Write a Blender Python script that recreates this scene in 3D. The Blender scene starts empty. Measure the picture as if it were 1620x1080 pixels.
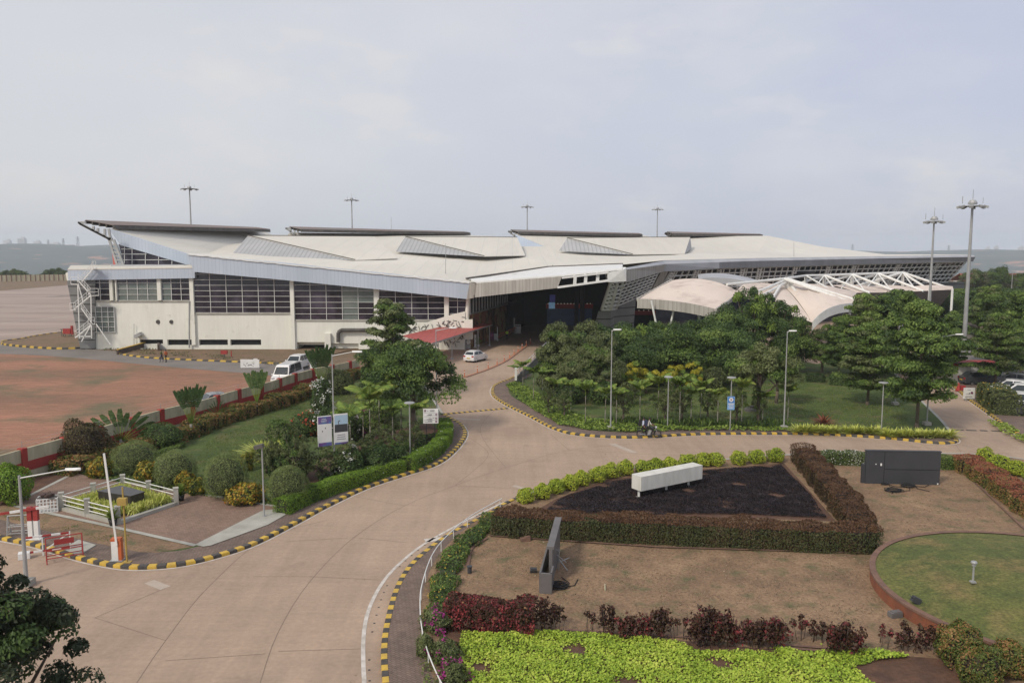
import bpy, math, random
import numpy as np
from mathutils import Vector, Matrix
R = math.radians
scene = bpy.context.scene
COL = scene.collection
# ------------------------------------------------------------ camera
F = 1300.0; PITCH = R(6.36); CH = 15.0
cam = bpy.data.cameras.new("camera"); camo = bpy.data.objects.new("camera", cam); COL.objects.link(camo)
cam.sensor_width = 36.0; cam.lens = 36.0 * F / 1620.0; cam.clip_start = 0.5; cam.clip_end = 30000
camo.location = (0, 0, CH); camo.rotation_euler = (R(90) - PITCH, 0, 0)
scene.camera = camo
scene.cycles.volume_bounces = 4
# ------------------------------------------------------------ exposure, world, sun
scene.view_settings.view_transform = 'Standard'; scene.view_settings.look = 'None'
scene.view_settings.exposure = 0.22; scene.view_settings.gamma = 1.0
SUN_EL, SUN_AZ = R(42), R(222)      # azimuth clockwise from +Y: sun behind the camera and to the left
world = bpy.data.worlds.new("World"); scene.world = world; world.use_nodes = True
def build_world():
    nt = world.node_tree; N = nt.nodes; L = nt.links; N.clear()
    out = N.new('ShaderNodeOutputWorld'); bg = N.new('ShaderNodeBackground'); bg.inputs[1].default_value = 0.1
    sky = N.new('ShaderNodeTexSky'); sky.sky_type = 'NISHITA'; sky.sun_disc = False
    sky.sun_elevation = SUN_EL; sky.sun_rotation = SUN_AZ; sky.air_density = 1.0; sky.dust_density = 4.0; sky.altitude = 100
    tc = N.new('ShaderNodeTexCoord'); sep = N.new('ShaderNodeSeparateXYZ'); L.new(tc.outputs['Generated'], sep.inputs[0])
    def mapr(src, a, b, c=0, d=1):
        m = N.new('ShaderNodeMapRange'); m.inputs[1].default_value = a; m.inputs[2].default_value = b
        m.inputs[3].default_value = c; m.inputs[4].default_value = d; m.interpolation_type = 'SMOOTHSTEP'; L.new(src, m.inputs[0]); return m.outputs[0]
    def mix(f, a, b):
        m = N.new('ShaderNodeMix'); m.data_type = 'RGBA'
        if isinstance(f, float): m.inputs[0].default_value = f
        else: L.new(f, m.inputs[0])
        for k, s in ((6, a), (7, b)):
            if isinstance(s, tuple): m.inputs[k].default_value = (*s, 1)
            else: L.new(s, m.inputs[k])
        return m.outputs[2]
    # high thin cloud: brighter and warmer to the left of the view, bluer to the right
    left, right = (6.3, 6.4, 6.7), (5.0, 5.3, 6.5)
    base = mix(mapr(sep.outputs[0], -0.55, 0.5), left, right)
    mp = N.new('ShaderNodeMapping'); mp.inputs['Scale'].default_value = (1.0, 1.0, 2.6); L.new(tc.outputs['Generated'], mp.inputs[0])
    nz = N.new('ShaderNodeTexNoise'); nz.inputs['Scale'].default_value = 2.3; nz.inputs['Detail'].default_value = 7; nz.inputs['Roughness'].default_value = 0.55
    L.new(mp.outputs[0], nz.inputs['Vector'])
    c = mapr(nz.outputs[0], 0.40, 0.72, 0.0, 0.6)
    base = mix(c, base, (6.9, 6.85, 7.0))
    nz2 = N.new('ShaderNodeTexNoise'); nz2.inputs['Scale'].default_value = 5.5; nz2.inputs['Detail'].default_value = 8; nz2.inputs['Roughness'].default_value = 0.6
    L.new(mp.outputs[0], nz2.inputs['Vector'])
    c2 = mapr(nz2.outputs[0], 0.52, 0.72, 0.0, 0.5)
    base = mix(c2, base, (7.4, 7.1, 6.8))
    col = mix(0.86, sky.outputs[0], base)
    L.new(col, bg.inputs[0]); L.new(bg.outputs[0], out.inputs[0])
build_world()
sd = bpy.data.lights.new("sun", 'SUN'); sd.energy = 2.0; sd.angle = R(10); sd.color = (1.0, 0.91, 0.79)
so = bpy.data.objects.new("sun", sd); COL.objects.link(so)
_sd = Vector((math.sin(SUN_AZ) * math.cos(SUN_EL), math.cos(SUN_AZ) * math.cos(SUN_EL), math.sin(SUN_EL)))
so.rotation_euler = _sd.to_track_quat('Z', 'Y').to_euler()

# ------------------------------------------------------------ projection helpers
_cp, _sp = math.cos(PITCH), math.sin(PITCH)
def ray(px, py):
    a, b = px - 810.0, 540.0 - py
    return (a, F * _cp + b * _sp, -F * _sp + b * _cp)
def G(px, py, z=0.0):
    r = ray(px, py); t = (z - CH) / r[2]
    return Vector((r[0] * t, r[1] * t, z))
def P(px, py, Y):
    r = ray(px, py); t = Y / r[1]
    return Vector((r[0] * t, Y, CH + r[2] * t))
def ZAT(Y, py):            # height at depth Y seen on row py
    return P(810, py, Y).z
def GP(pts, z=0.0): return [G(p[0], p[1], z) for p in pts]
def smooth(pts, step=0.5):
    pts = [Vector(p) for p in pts]; out = []
    for i in range(len(pts) - 1):
        p0 = pts[max(i - 1, 0)]; p1 = pts[i]; p2 = pts[i + 1]; p3 = pts[min(i + 2, len(pts) - 1)]
        n = max(1, int((p2 - p1).length / step))
        for k in range(n):
            t = k / n
            out.append(0.5 * ((2 * p1) + (p2 - p0) * t + (2 * p0 - 5 * p1 + 4 * p2 - p3) * t * t + (3 * p1 - p0 - 3 * p2 + p3) * t ** 3))
    out.append(pts[-1]); return out
def resample(pts, step):
    out = [pts[0].copy()]; acc = 0.0; tgt = step
    for a, b in zip(pts, pts[1:]):
        d = (b - a).length
        while d > 1e-9 and acc + d >= tgt:
            out.append(a.lerp(b, (tgt - acc) / d)); tgt += step
        acc += d
    return out
def offset(pts, d):
    out = []
    for i, p in enumerate(pts):
        a = pts[max(i - 1, 0)]; b = pts[min(i + 1, len(pts) - 1)]
        t = (b - a); n = Vector((-t.y, t.x, 0)); n.normalize()
        out.append(p + n * d)
    return out

# ------------------------------------------------------------ materials
def _n(nt, t): return nt.nodes.new(t)
def mat(name, c1, c2=None, scale=1.0, rough=0.8, metal=0.0, bump=0.0, bscale=20.0, c3=None, s3=8.0, a3=(0.5, 0.7), world_pos=False, stretch=None, r1=(0.35, 0.65), spec=None, stripe=None, emit=None, brick=None, fine=None):
    m = bpy.data.materials.new(name); m.use_nodes = True; nt = m.node_tree; N = nt.nodes; L = nt.links
    b = N['Principled BSDF']; b.inputs['Roughness'].default_value = rough; b.inputs['Metallic'].default_value = metal
    if spec is not None: b.inputs['Specular IOR Level'].default_value = spec
    if world_pos: src = N.new('ShaderNodeNewGeometry').outputs['Position']
    else: src = N.new('ShaderNodeTexCoord').outputs['Object']
    vec = src
    if stretch:
        mp = N.new('ShaderNodeMapping'); mp.inputs['Scale'].default_value = stretch[:3]
        if len(stretch) > 3: mp.inputs['Rotation'].default_value = (0, 0, stretch[3])
        L.new(src, mp.inputs[0]); vec = mp.outputs[0]
    col = None
    def noise(s, v, det=5):
        n = N.new('ShaderNodeTexNoise'); n.inputs['Scale'].default_value = s; n.inputs['Detail'].default_value = det; n.inputs['Roughness'].default_value = 0.6
        L.new(v, n.inputs['Vector']); return n.outputs[0]
    def rng(s, a, b2, c=0.0, d=1.0):
        k = N.new('ShaderNodeMapRange'); k.inputs[1].default_value = a; k.inputs[2].default_value = b2; k.inputs[3].default_value = c; k.inputs[4].default_value = d
        L.new(s, k.inputs[0]); return k.outputs[0]
    def mix(f, a, b2, mode='MIX'):
        k = N.new('ShaderNodeMix'); k.data_type = 'RGBA'; k.blend_type = mode
        if isinstance(f, float): k.inputs[0].default_value = f
        else: L.new(f, k.inputs[0])
        for idx, s in ((6, a), (7, b2)):
            if isinstance(s, tuple): k.inputs[idx].default_value = (*s, 1)
            else: L.new(s, k.inputs[idx])
        return k.outputs[2]
    if c2 is None: c2 = tuple(x * 0.82 for x in c1)
    col = mix(rng(noise(scale, vec), r1[0], r1[1]), c1, c2)
    if c3 is not None:
        col = mix(rng(noise(s3, src), a3[0], a3[1]), col, c3)
    if stripe:     # (axis, period, colour, width fraction)
        ax, per, sc, wf = stripe
        sp = N.new('ShaderNodeSeparateXYZ'); L.new(src, sp.inputs[0])
        d = N.new('ShaderNodeMath'); d.operation = 'DIVIDE'; L.new(sp.outputs[ax], d.inputs[0]); d.inputs[1].default_value = per
        fr = N.new('ShaderNodeMath'); fr.operation = 'FRACT'; L.new(d.outputs[0], fr.inputs[0])
        lt = N.new('ShaderNodeMath'); lt.operation = 'LESS_THAN'; L.new(fr.outputs[0], lt.inputs[0]); lt.inputs[1].default_value = wf
        col = mix(lt.outputs[0], col, sc)
    if brick:      # (scale, mortar colour, rotation)
        bt = N.new('ShaderNodeTexBrick'); bt.inputs['Scale'].default_value = brick[0]; bt.inputs['Color1'].default_value = (1, 1, 1, 1); bt.inputs['Color2'].default_value = (0.78, 0.78, 0.78, 1)
        bt.inputs['Mortar'].default_value = (*brick[1], 1); bt.inputs['Mortar Size'].default_value = 0.025
        mp = N.new('ShaderNodeMapping'); mp.inputs['Rotation'].default_value = (0, 0, brick[2]); L.new(src, mp.inputs[0]); L.new(mp.outputs[0], bt.inputs['Vector'])
        col = mix(0.9, col, bt.outputs['Color'], 'MULTIPLY')
    if fine:
        for fs, fa, st in fine:
            v = src
            if st:
                mp = N.new('ShaderNodeMapping'); mp.inputs['Scale'].default_value = st[:3]; mp.inputs['Rotation'].default_value = (0, 0, st[3]); L.new(src, mp.inputs[0]); v = mp.outputs[0]
            k = rng(noise(fs, v, 8), 0.3, 0.7, 1 - fa, 1 + fa * .6); cc = N.new('ShaderNodeCombineColor')
            for q in range(3): L.new(k, cc.inputs[q])
            col = mix(1.0, col, cc.outputs[0], 'MULTIPLY')
    L.new(col, b.inputs['Base Color'])
    if bump:
        bp = N.new('ShaderNodeBump'); bp.inputs['Strength'].default_value = bump; bp.inputs['Distance'].default_value = 0.05
        L.new(noise(bscale, src), bp.inputs['Height']); L.new(bp.outputs[0], b.inputs['Normal'])
    if emit:
        b.inputs['Emission Color'].default_value = (*emit[0], 1); b.inputs['Emission Strength'].default_value = emit[1]
    return m
def leafmat(name, cols, scale=0.35, trans=0.22, rough=0.55):
    cols = [((r_ * 1.18, g_ * 1.17, b_ * 1.10) if g_ > r_ * 1.02 and g_ < .3 else (r_, g_, b_)) for r_, g_, b_ in cols]
    m = bpy.data.materials.new(name); m.use_nodes = True; nt = m.node_tree; N = nt.nodes; L = nt.links
    b = N['Principled BSDF']; b.inputs['Roughness'].default_value = rough; b.inputs['Specular IOR Level'].default_value = 0.3
    g = N.new('ShaderNodeNewGeometry'); tc = N.new('ShaderNodeTexCoord')
    nz = N.new('ShaderNodeTexNoise'); nz.inputs['Scale'].default_value = scale; nz.inputs['Detail'].default_value = 3; L.new(tc.outputs['Object'], nz.inputs['Vector'])
    a = N.new('ShaderNodeMath'); a.operation = 'MULTIPLY'; a.inputs[1].default_value = 0.6; L.new(g.outputs['Random Per Island'], a.inputs[0])
    oi = N.new('ShaderNodeObjectInfo')
    a2 = N.new('ShaderNodeMath'); a2.operation = 'MULTIPLY_ADD'; a2.inputs[1].default_value = 1.3; L.new(nz.outputs[0], a2.inputs[0]); L.new(a.outputs[0], a2.inputs[2])
    a3 = N.new('ShaderNodeMath'); a3.operation = 'SUBTRACT'; a3.inputs[1].default_value = 0.45; L.new(a2.outputs[0], a3.inputs[0])
    a4 = N.new('ShaderNodeMath'); a4.operation = 'MULTIPLY_ADD'; a4.inputs[1].default_value = 0.30; L.new(oi.outputs['Random'], a4.inputs[0]); L.new(a3.outputs[0], a4.inputs[2])
    a5 = N.new('ShaderNodeMath'); a5.operation = 'SUBTRACT'; a5.inputs[1].default_value = 0.15; L.new(a4.outputs[0], a5.inputs[0])
    r = N.new('ShaderNodeValToRGB'); L.new(a5.outputs[0], r.inputs[0]); e = r.color_ramp.elements
    while len(e) < len(cols): e.new(0.5)
    for i, c in enumerate(cols): e[i].position = i / (len(cols) - 1); e[i].color = (*c, 1)
    L.new(r.outputs[0], b.inputs['Base Color'])
    tr = N.new('ShaderNodeBsdfTranslucent'); L.new(r.outputs[0], tr.inputs[0])
    mx = N.new('ShaderNodeMixShader'); mx.inputs[0].default_value = trans; L.new(b.outputs[0], mx.inputs[1]); L.new(tr.outputs[0], mx.inputs[2])
    L.new(mx.outputs[0], N['Material Output'].inputs[0]); return m
def glassmat(name, c, rough=0.06, c2=None, scale=0.4, spec=0.5):
    return mat(name, c, c2 or tuple(x * 2.2 for x in c), scale=scale, rough=rough, spec=spec, r1=(0.45, 0.7))

M = {}
M['road'] = mat('concrete_road', (0.44, 0.322, 0.232), (0.34, 0.245, 0.178), scale=0.07, rough=0.85, bump=0.15, bscale=30, c3=(0.20, 0.155, 0.12), s3=0.35, a3=(0.62, 0.9), world_pos=True, r1=(0.3, 0.7), fine=((5, .12, None), (1.0, .07, (.25, 3.5, 1, .35)), (.5, .10, (3.0, .25, 1, .5)), (.25, .12, None)))
M['road2'] = mat('asphalt_service', (0.21, 0.185, 0.165), (0.16, 0.145, 0.13), scale=0.2, rough=0.9, world_pos=True)
M['joint'] = mat('road_joint', (0.225, 0.17, 0.13), rough=0.9)
M['white_paint'] = mat('white_road_paint', (0.62, 0.58, 0.53), (0.42, 0.38, 0.33), scale=2.5, rough=0.8, world_pos=True)
M['apron'] = mat('apron_concrete', (0.38, 0.30, 0.25), (0.27, 0.21, 0.18), scale=0.02, rough=0.9, stretch=(1, 5, 1), world_pos=True, c3=(0.17, 0.14, 0.12), s3=0.03, a3=(0.58, 0.7))
M['dirt'] = mat('red_field', (0.37, 0.175, 0.108), (0.23, 0.125, 0.075), fine=((1.2, .25, (.5, 1.6, 1, .3)), (5, .2, None)), scale=0.05, rough=0.95, world_pos=True, stretch=(0.6, 2.0, 1), c3=(0.15, 0.125, 0.065), s3=0.11, a3=(0.5, 0.68), bump=0.2, bscale=4)
M['dirt2'] = mat('dry_ground', (0.21, 0.13, 0.08), (0.15, 0.11, 0.058), fine=((3, .3, None),), scale=0.25, rough=0.95, world_pos=True, bump=0.3, bscale=10)
M['dry_lawn'] = mat('dry_lawn', (0.315, 0.205, 0.120), (0.215, 0.135, 0.078), fine=((7, .38, None), (2.2, .22, None)), scale=0.35, rough=0.95, world_pos=True, c3=(0.10, 0.098, 0.042), s3=1.1, a3=(0.52, 0.72), bump=0.5, bscale=14)
M['lawn'] = mat('lawn', (0.085, 0.125, 0.022), (0.052, 0.088, 0.016), fine=((6, .4, None), (1.5, .25, None)), scale=0.3, rough=0.95, world_pos=True, c3=(0.15, 0.125, 0.05), s3=0.45, a3=(0.5, 0.75), bump=0.5, bscale=25)
M['lawn2'] = mat('lawn_mound', (0.150, 0.155, 0.036), (0.088, 0.112, 0.025), fine=((8, .42, None), (2.0, .25, None)), scale=0.35, rough=0.95, world_pos=True, c3=(0.22, 0.16, 0.06), s3=0.5, a3=(0.45, 0.72), bump=0.6, bscale=20)
M['soil'] = mat('garden_soil', (0.14, 0.07, 0.042), (0.085, 0.046, 0.03), fine=((6, .4, None),), scale=1.5, rough=0.95, world_pos=True, bump=0.6, bscale=9)
M['paver'] = mat('paver', (0.23, 0.165, 0.13), (0.17, 0.125, 0.10), fine=((3, .2, None),), scale=0.6, rough=0.9, world_pos=True, brick=(2.2, (0.45, 0.4, 0.38), 0.6))
M['paver2'] = mat('plaza_paver', (0.31, 0.205, 0.150), (0.24, 0.16, 0.12), fine=((4, .2, None), (1, .15, None)), scale=0.5, rough=0.9, world_pos=True, brick=(2.8, (0.6, 0.55, 0.52), 0.3))
M['concrete'] = mat('concrete', (0.42, 0.41, 0.36), (0.31, 0.30, 0.26), scale=0.9, rough=0.85, world_pos=True)
M['kerb_yellow'] = mat('kerb_yellow', (0.62, 0.41, 0.055), (0.47, 0.31, 0.06), scale=3, rough=0.7)
M['kerb_black'] = mat('kerb_black', (0.045, 0.043, 0.042), (0.09, 0.08, 0.07), scale=3, rough=0.8)
M['roof'] = mat('roof_sheet', (0.69, 0.655, 0.57), (0.58, 0.55, 0.48), fine=((.6, .05, (1.5, .15, 1, .2)),), scale=0.05, rough=0.55, stretch=(0.4, 0.12, 1.5), world_pos=True, c3=(0.55, 0.52, 0.45), s3=0.35, a3=(0.6, 0.9), stripe=(0, 3.0, (0.58, 0.56, 0.50), 0.05))
M['fascia'] = mat('blue_grey_cladding', (0.50, 0.56, 0.64), (0.42, 0.48, 0.555), scale=0.15, rough=0.5, world_pos=True, stretch=(2, 1, 0.4), stripe=(0, 0.55, (0.40, 0.455, 0.53), 0.13))
M['fascia2'] = mat('beige_cladding', (0.44, 0.42, 0.38), (0.30, 0.28, 0.25), scale=0.4, rough=0.6, world_pos=True, stretch=(3, 1, 0.3), stripe=(0, 0.5, (0.26, 0.245, 0.22), 0.15))
M['fascia3'] = mat('grey_cladding', (0.185, 0.19, 0.205), (0.15, 0.155, 0.165), scale=0.3, rough=0.5, world_pos=True, stripe=(0, 1.3, (0.13, 0.13, 0.14), 0.05))
M['fascia4'] = mat('light_cladding', (0.40, 0.41, 0.43), (0.33, 0.34, 0.36), scale=0.3, rough=0.5, world_pos=True)
M['mon'] = mat('grey_corrugated', (0.42, 0.42, 0.42), (0.36, 0.365, 0.365), scale=0.3, rough=0.6, world_pos=True, stripe=(0, 0.8, (0.30, 0.305, 0.31), 0.3))
M['cream'] = mat('cream_wall', (0.78, 0.78, 0.70), (0.70, 0.70, 0.62), fine=((1.2, .05, (3, 3, .25, 0)),), scale=0.25, rough=0.85, world_pos=True, stretch=(1.5, 1, 0.5), c3=(0.50, 0.48, 0.40), s3=0.7, a3=(0.6, 0.85))
M['louvre'] = mat('grey_louvre', (0.22, 0.225, 0.22), (0.17, 0.175, 0.175), scale=0.5, rough=0.7, world_pos=True, stripe=(2, 1.35, (0.05, 0.05, 0.05), 0.13))
M['white_metal'] = mat('white_metal', (0.76, 0.76, 0.73), (0.64, 0.64, 0.61), scale=1.5, rough=0.5)
M['galv'] = mat('galvanised', (0.40, 0.405, 0.40), (0.32, 0.325, 0.32), scale=1.0, rough=0.5, metal=0.3)
M['dark_metal'] = mat('dark_metal', (0.06, 0.055, 0.05), (0.11, 0.10, 0.09), scale=1.0, rough=0.7)
M['truss_deck'] = mat('weathered_deck', (0.17, 0.16, 0.15), (0.20, 0.14, 0.12), scale=0.12, rough=0.8, world_pos=True)
M['glass_dark'] = glassmat('glass_dark', (0.018, 0.015, 0.024), c2=(0.085, 0.072, 0.10), scale=0.33)  # lighter lilac patches put the panes' reflections into the base colour
M['glass_green'] = glassmat('glass_green', (0.13, 0.16, 0.15), c2=(0.19, 0.21, 0.19), scale=0.3)
M['glass_navy'] = glassmat('glass_navy', (0.02, 0.026, 0.04), c2=(0.04, 0.05, 0.075), scale=0.2)
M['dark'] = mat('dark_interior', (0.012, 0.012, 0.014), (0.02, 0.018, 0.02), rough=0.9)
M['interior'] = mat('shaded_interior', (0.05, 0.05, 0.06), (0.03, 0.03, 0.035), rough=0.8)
M['mural'] = mat('mural', (0.36, 0.25, 0.11), (0.09, 0.045, 0.02), scale=0.35, rough=0.8, world_pos=True, r1=(0.45, 0.52), stretch=(1, 1, 0.6), c3=(0.28, 0.10, 0.05), s3=0.5, a3=(0.52, 0.56))
M['red_sheet'] = mat('red_sheet', (0.42, 0.085, 0.07), (0.36, 0.075, 0.062), scale=0.4, rough=0.55, world_pos=True, stripe=(0, 0.9, (0.33, 0.07, 0.06), 0.15))
M['red'] = mat('red_paint', (0.36, 0.035, 0.03), (0.28, 0.03, 0.027), scale=2, rough=0.6)
M['wall_red'] = mat('wall_red', (0.36, 0.042, 0.032), (0.29, 0.036, 0.028), scale=0.7, rough=0.85, world_pos=True)
M['wall_cream'] = mat('wall_cream', (0.50, 0.45, 0.31), (0.36, 0.33, 0.22), scale=0.8, rough=0.9, world_pos=True, stretch=(2.5, 2.5, 0.4), c3=(0.22, 0.20, 0.14), s3=1.4, a3=(0.6, 0.8))
M['white'] = mat('white_paint', (0.75, 0.75, 0.73), (0.66, 0.66, 0.63), scale=1.5, rough=0.45)
M['whitebox'] = mat('weathered_white', (0.66, 0.65, 0.60), (0.55, 0.54, 0.49), scale=1.0, rough=0.7, world_pos=True, stretch=(2, 2, 0.5), c3=(0.45, 0.43, 0.37), s3=1.1, a3=(0.6, 0.8))
M['charcoal'] = mat('charcoal_panel', (0.048, 0.05, 0.056), (0.038, 0.04, 0.045), scale=0.6, rough=0.6)
M['grey_clad'] = mat('grey_stone', (0.15, 0.14, 0.138), (0.115, 0.108, 0.106), scale=1.2, rough=0.6)
M['granite'] = mat('black_granite', (0.03, 0.027, 0.026), (0.05, 0.045, 0.045), scale=4, rough=0.35)
M['fabric'] = mat('tensile_fabric', (0.68, 0.585, 0.51), (0.57, 0.485, 0.42), scale=0.12, rough=0.8, world_pos=True, stretch=(1, 0.3, 1), c3=(0.37, 0.30, 0.255), s3=0.3, a3=(0.52, 0.8))
M['bark'] = mat('bark', (0.16, 0.125, 0.095), (0.10, 0.078, 0.06), scale=3, rough=0.95, bump=0.5, bscale=12)
M['palm_trunk'] = mat('palm_trunk', (0.30, 0.28, 0.24), (0.20, 0.18, 0.15), scale=2, rough=0.9, stripe=(2, 0.22, (0.14, 0.12, 0.10), 0.2))
M['hcore'] = mat('hedge_core', (0.03, 0.042, 0.015), (0.045, 0.05, 0.02), scale=3, rough=1.0)
M['hcore_br'] = mat('hedge_core_brown', (0.045, 0.03, 0.02), (0.035, 0.025, 0.018), scale=3, rough=1.0)
M['tyre'] = mat('rubber', (0.02, 0.02, 0.02), rough=0.85)
M['chrome'] = mat('metal_bright', (0.45, 0.45, 0.45), rough=0.25, metal=0.9)
M['car_white'] = mat('car_white', (0.72, 0.72, 0.71), (0.68, 0.68, 0.67), rough=0.18, scale=1)
M['car_silver'] = mat('car_silver', (0.38, 0.39, 0.40), rough=0.25, metal=0.5, scale=1)
M['car_dark'] = mat('car_dark', (0.05, 0.055, 0.06), rough=0.2, scale=1)
M['car_glass'] = mat('car_glass', (0.03, 0.04, 0.045), rough=0.08, scale=1)
M['tail'] = mat('tail_lamp', (0.35, 0.01, 0.01), rough=0.2)
M['headl'] = mat('head_lamp', (0.7, 0.72, 0.74), rough=0.1)
M['plate_y'] = mat('yellow_plate', (0.6, 0.42, 0.05), rough=0.5)
M['skin'] = mat('skin', (0.22, 0.12, 0.08), rough=0.6)
M['hair'] = mat('hair', (0.012, 0.01, 0.009), rough=0.6)
M['cloth_black'] = mat('cloth_black', (0.018, 0.018, 0.02), rough=0.9)
M['cloth_navy'] = mat('cloth_navy', (0.03, 0.035, 0.08), rough=0.9)
M['cloth_light'] = mat('cloth_light', (0.50, 0.49, 0.46), rough=0.9)
M['cloth_blue'] = mat('cloth_blue', (0.48, 0.53, 0.68), rough=0.9)
M['hivis'] = mat('hivis', (0.55, 0.85, 0.06), rough=0.7)
M['orange'] = mat('orange_plastic', (0.55, 0.13, 0.04), rough=0.6)
M['blue_sign'] = mat('blue_sign', (0.06, 0.20, 0.55), rough=0.4)
M['lblue_sign'] = mat('light_blue_sign', (0.22, 0.42, 0.72), rough=0.4)
M['purple'] = mat('purple_sign', (0.16, 0.03, 0.10), rough=0.5)
M['magenta'] = mat('magenta_sign', (0.35, 0.05, 0.20), rough=0.5)
M['ink'] = mat('ink_grey', (0.16, 0.15, 0.16), rough=0.6)
M['skyprint'] = mat('poster_sky', (0.40, 0.55, 0.66), (0.35, 0.50, 0.62), rough=0.5)
M['yellow_met'] = mat('yellow_metal', (0.42, 0.30, 0.07), (0.34, 0.23, 0.06), rough=0.6, scale=2)
M['pot'] = mat('pot_black', (0.02, 0.02, 0.02), rough=0.7)
M['forest'] = mat('forested_hills', (0.028, 0.045, 0.045), (0.055, 0.078, 0.06), scale=0.012, rough=1.0, world_pos=True, c3=(0.36, 0.18, 0.12), s3=0.006, a3=(0.60, 0.66))
M['ridge_house'] = mat('pale_render', (0.55, 0.53, 0.5), rough=0.9)
M['brickwall'] = mat('red_brick_rim', (0.27, 0.092, 0.042), (0.17, 0.06, 0.034), scale=0.8, rough=0.9, world_pos=True, stretch=(1, 1, 0.3), c3=(0.11, 0.055, 0.035), s3=1.3, a3=(0.55, 0.75))
M['brickcap'] = mat('brick_cap', (0.20, 0.115, 0.08), (0.14, 0.08, 0.06), scale=2, rough=0.9, world_pos=True)
# foliage
M['l_dark'] = leafmat('leaves_dark', [(0.016, 0.032, 0.011), (0.036, 0.066, 0.018), (0.066, 0.112, 0.03), (0.135, 0.20, 0.055)])
M['l_mid'] = leafmat('leaves_mid', [(0.03, 0.055, 0.014), (0.07, 0.12, 0.026), (0.125, 0.19, 0.042), (0.21, 0.28, 0.075)])
M['l_olive'] = leafmat('leaves_olive', [(0.045, 0.06, 0.022), (0.085, 0.11, 0.04), (0.13, 0.155, 0.06), (0.19, 0.21, 0.10)])
M['l_light'] = leafmat('leaves_light', [(0.06, 0.10, 0.02), (0.13, 0.20, 0.035), (0.20, 0.28, 0.05)])
M['l_lightcov'] = leafmat('leaves_light_cover', [(0.10, 0.16, 0.025), (0.22, 0.31, 0.05), (0.36, 0.44, 0.09)], scale=0.7)
M['l_yellow'] = leafmat('leaves_yellow', [(0.20, 0.20, 0.02), (0.38, 0.35, 0.03), (0.50, 0.44, 0.05)])
M['l_lime'] = leafmat('leaves_lime', [(0.12, 0.20, 0.02), (0.29, 0.42, 0.045), (0.44, 0.56, 0.07), (0.56, 0.62, 0.12)], scale=0.8)
M['l_limeball'] = leafmat('leaves_lime_ball', [(0.13, 0.19, 0.015), (0.27, 0.36, 0.03), (0.42, 0.48, 0.05), (0.50, 0.52, 0.07)], scale=1.2)
M['l_hedge'] = leafmat('leaves_hedge', [(0.055, 0.11, 0.012), (0.14, 0.24, 0.025), (0.25, 0.36, 0.045)], scale=1)
M['l_white'] = leafmat('leaves_white_flower', [(0.04, 0.07, 0.02), (0.08, 0.12, 0.035), (0.12, 0.16, 0.05), (0.6, 0.6, 0.56)], scale=1)
M['l_bush'] = leafmat('leaves_round_bush', [(0.08, 0.11, 0.035), (0.17, 0.22, 0.075), (0.28, 0.33, 0.13)], scale=1.5)
M['l_brown'] = leafmat('leaves_brown_hedge', [(0.028, 0.02, 0.012), (0.065, 0.038, 0.02), (0.085, 0.07, 0.026), (0.16, 0.07, 0.04)], scale=0.9)
M['l_browntop'] = leafmat('leaves_brown_top', [(0.045, 0.026, 0.014), (0.11, 0.055, 0.028), (0.16, 0.09, 0.045)], scale=0.9)
M['l_greenbr'] = leafmat('leaves_green_brown', [(0.02, 0.03, 0.012), (0.042, 0.055, 0.02), (0.07, 0.08, 0.028), (0.10, 0.07, 0.035)], scale=0.9)
M['l_maroon'] = leafmat('leaves_maroon', [(0.022, 0.008, 0.009), (0.06, 0.026, 0.018), (0.075, 0.05, 0.025), (0.13, 0.028, 0.032), (0.38, 0.065, 0.07)], scale=1.6)
M['l_black'] = leafmat('leaves_black_purple', [(0.008, 0.007, 0.008), (0.018, 0.014, 0.018), (0.036, 0.028, 0.036), (0.09, 0.075, 0.08)], scale=1.2)
M['l_rust'] = leafmat('leaves_rust', [(0.10, 0.05, 0.02), (0.24, 0.08, 0.045), (0.35, 0.12, 0.07), (0.20, 0.17, 0.05)], scale=1.2)
M['l_croton'] = leafmat('leaves_croton', [(0.03, 0.05, 0.012), (0.06, 0.09, 0.02), (0.10, 0.135, 0.028), (0.17, 0.155, 0.042), (0.33, 0.16, 0.065), (0.36, 0.25, 0.10)], scale=1.4)
M['l_cryel'] = leafmat('leaves_yellow_croton', [(0.035, 0.06, 0.012), (0.08, 0.11, 0.02), (0.16, 0.17, 0.025), (0.50, 0.34, 0.04), (0.32, 0.11, 0.03)], scale=2.0)
M['l_olvbrown'] = leafmat('leaves_olive_brown', [(0.04, 0.032, 0.012), (0.08, 0.06, 0.025), (0.115, 0.095, 0.035), (0.14, 0.10, 0.05)], scale=0.8)
M['l_spider'] = leafmat('leaves_variegated', [(0.26, 0.31, 0.05), (0.52, 0.56, 0.12), (0.72, 0.72, 0.30)], scale=2.0)
M['l_palm'] = leafmat('leaves_palm', [(0.05, 0.09, 0.018), (0.11, 0.18, 0.032), (0.19, 0.26, 0.05), (0.30, 0.29, 0.07)], scale=0.7)
M['l_fan'] = leafmat('leaves_fan', [(0.035, 0.065, 0.02), (0.07, 0.115, 0.035), (0.12, 0.17, 0.06)], scale=0.7)
M['l_magenta'] = leafmat('petals_magenta', [(0.30, 0.03, 0.18), (0.45, 0.06, 0.28)], scale=2)
M['l_yelflower'] = leafmat('petals_yellow', [(0.5, 0.33, 0.05), (0.6, 0.42, 0.08)], scale=2)
M['l_whitefl'] = leafmat('petals_white', [(0.55, 0.55, 0.5), (0.7, 0.7, 0.66)], scale=2)
M['l_orange'] = leafmat('petals_orange', [(0.5, 0.15, 0.04), (0.55, 0.07, 0.06)], scale=2)
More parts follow.
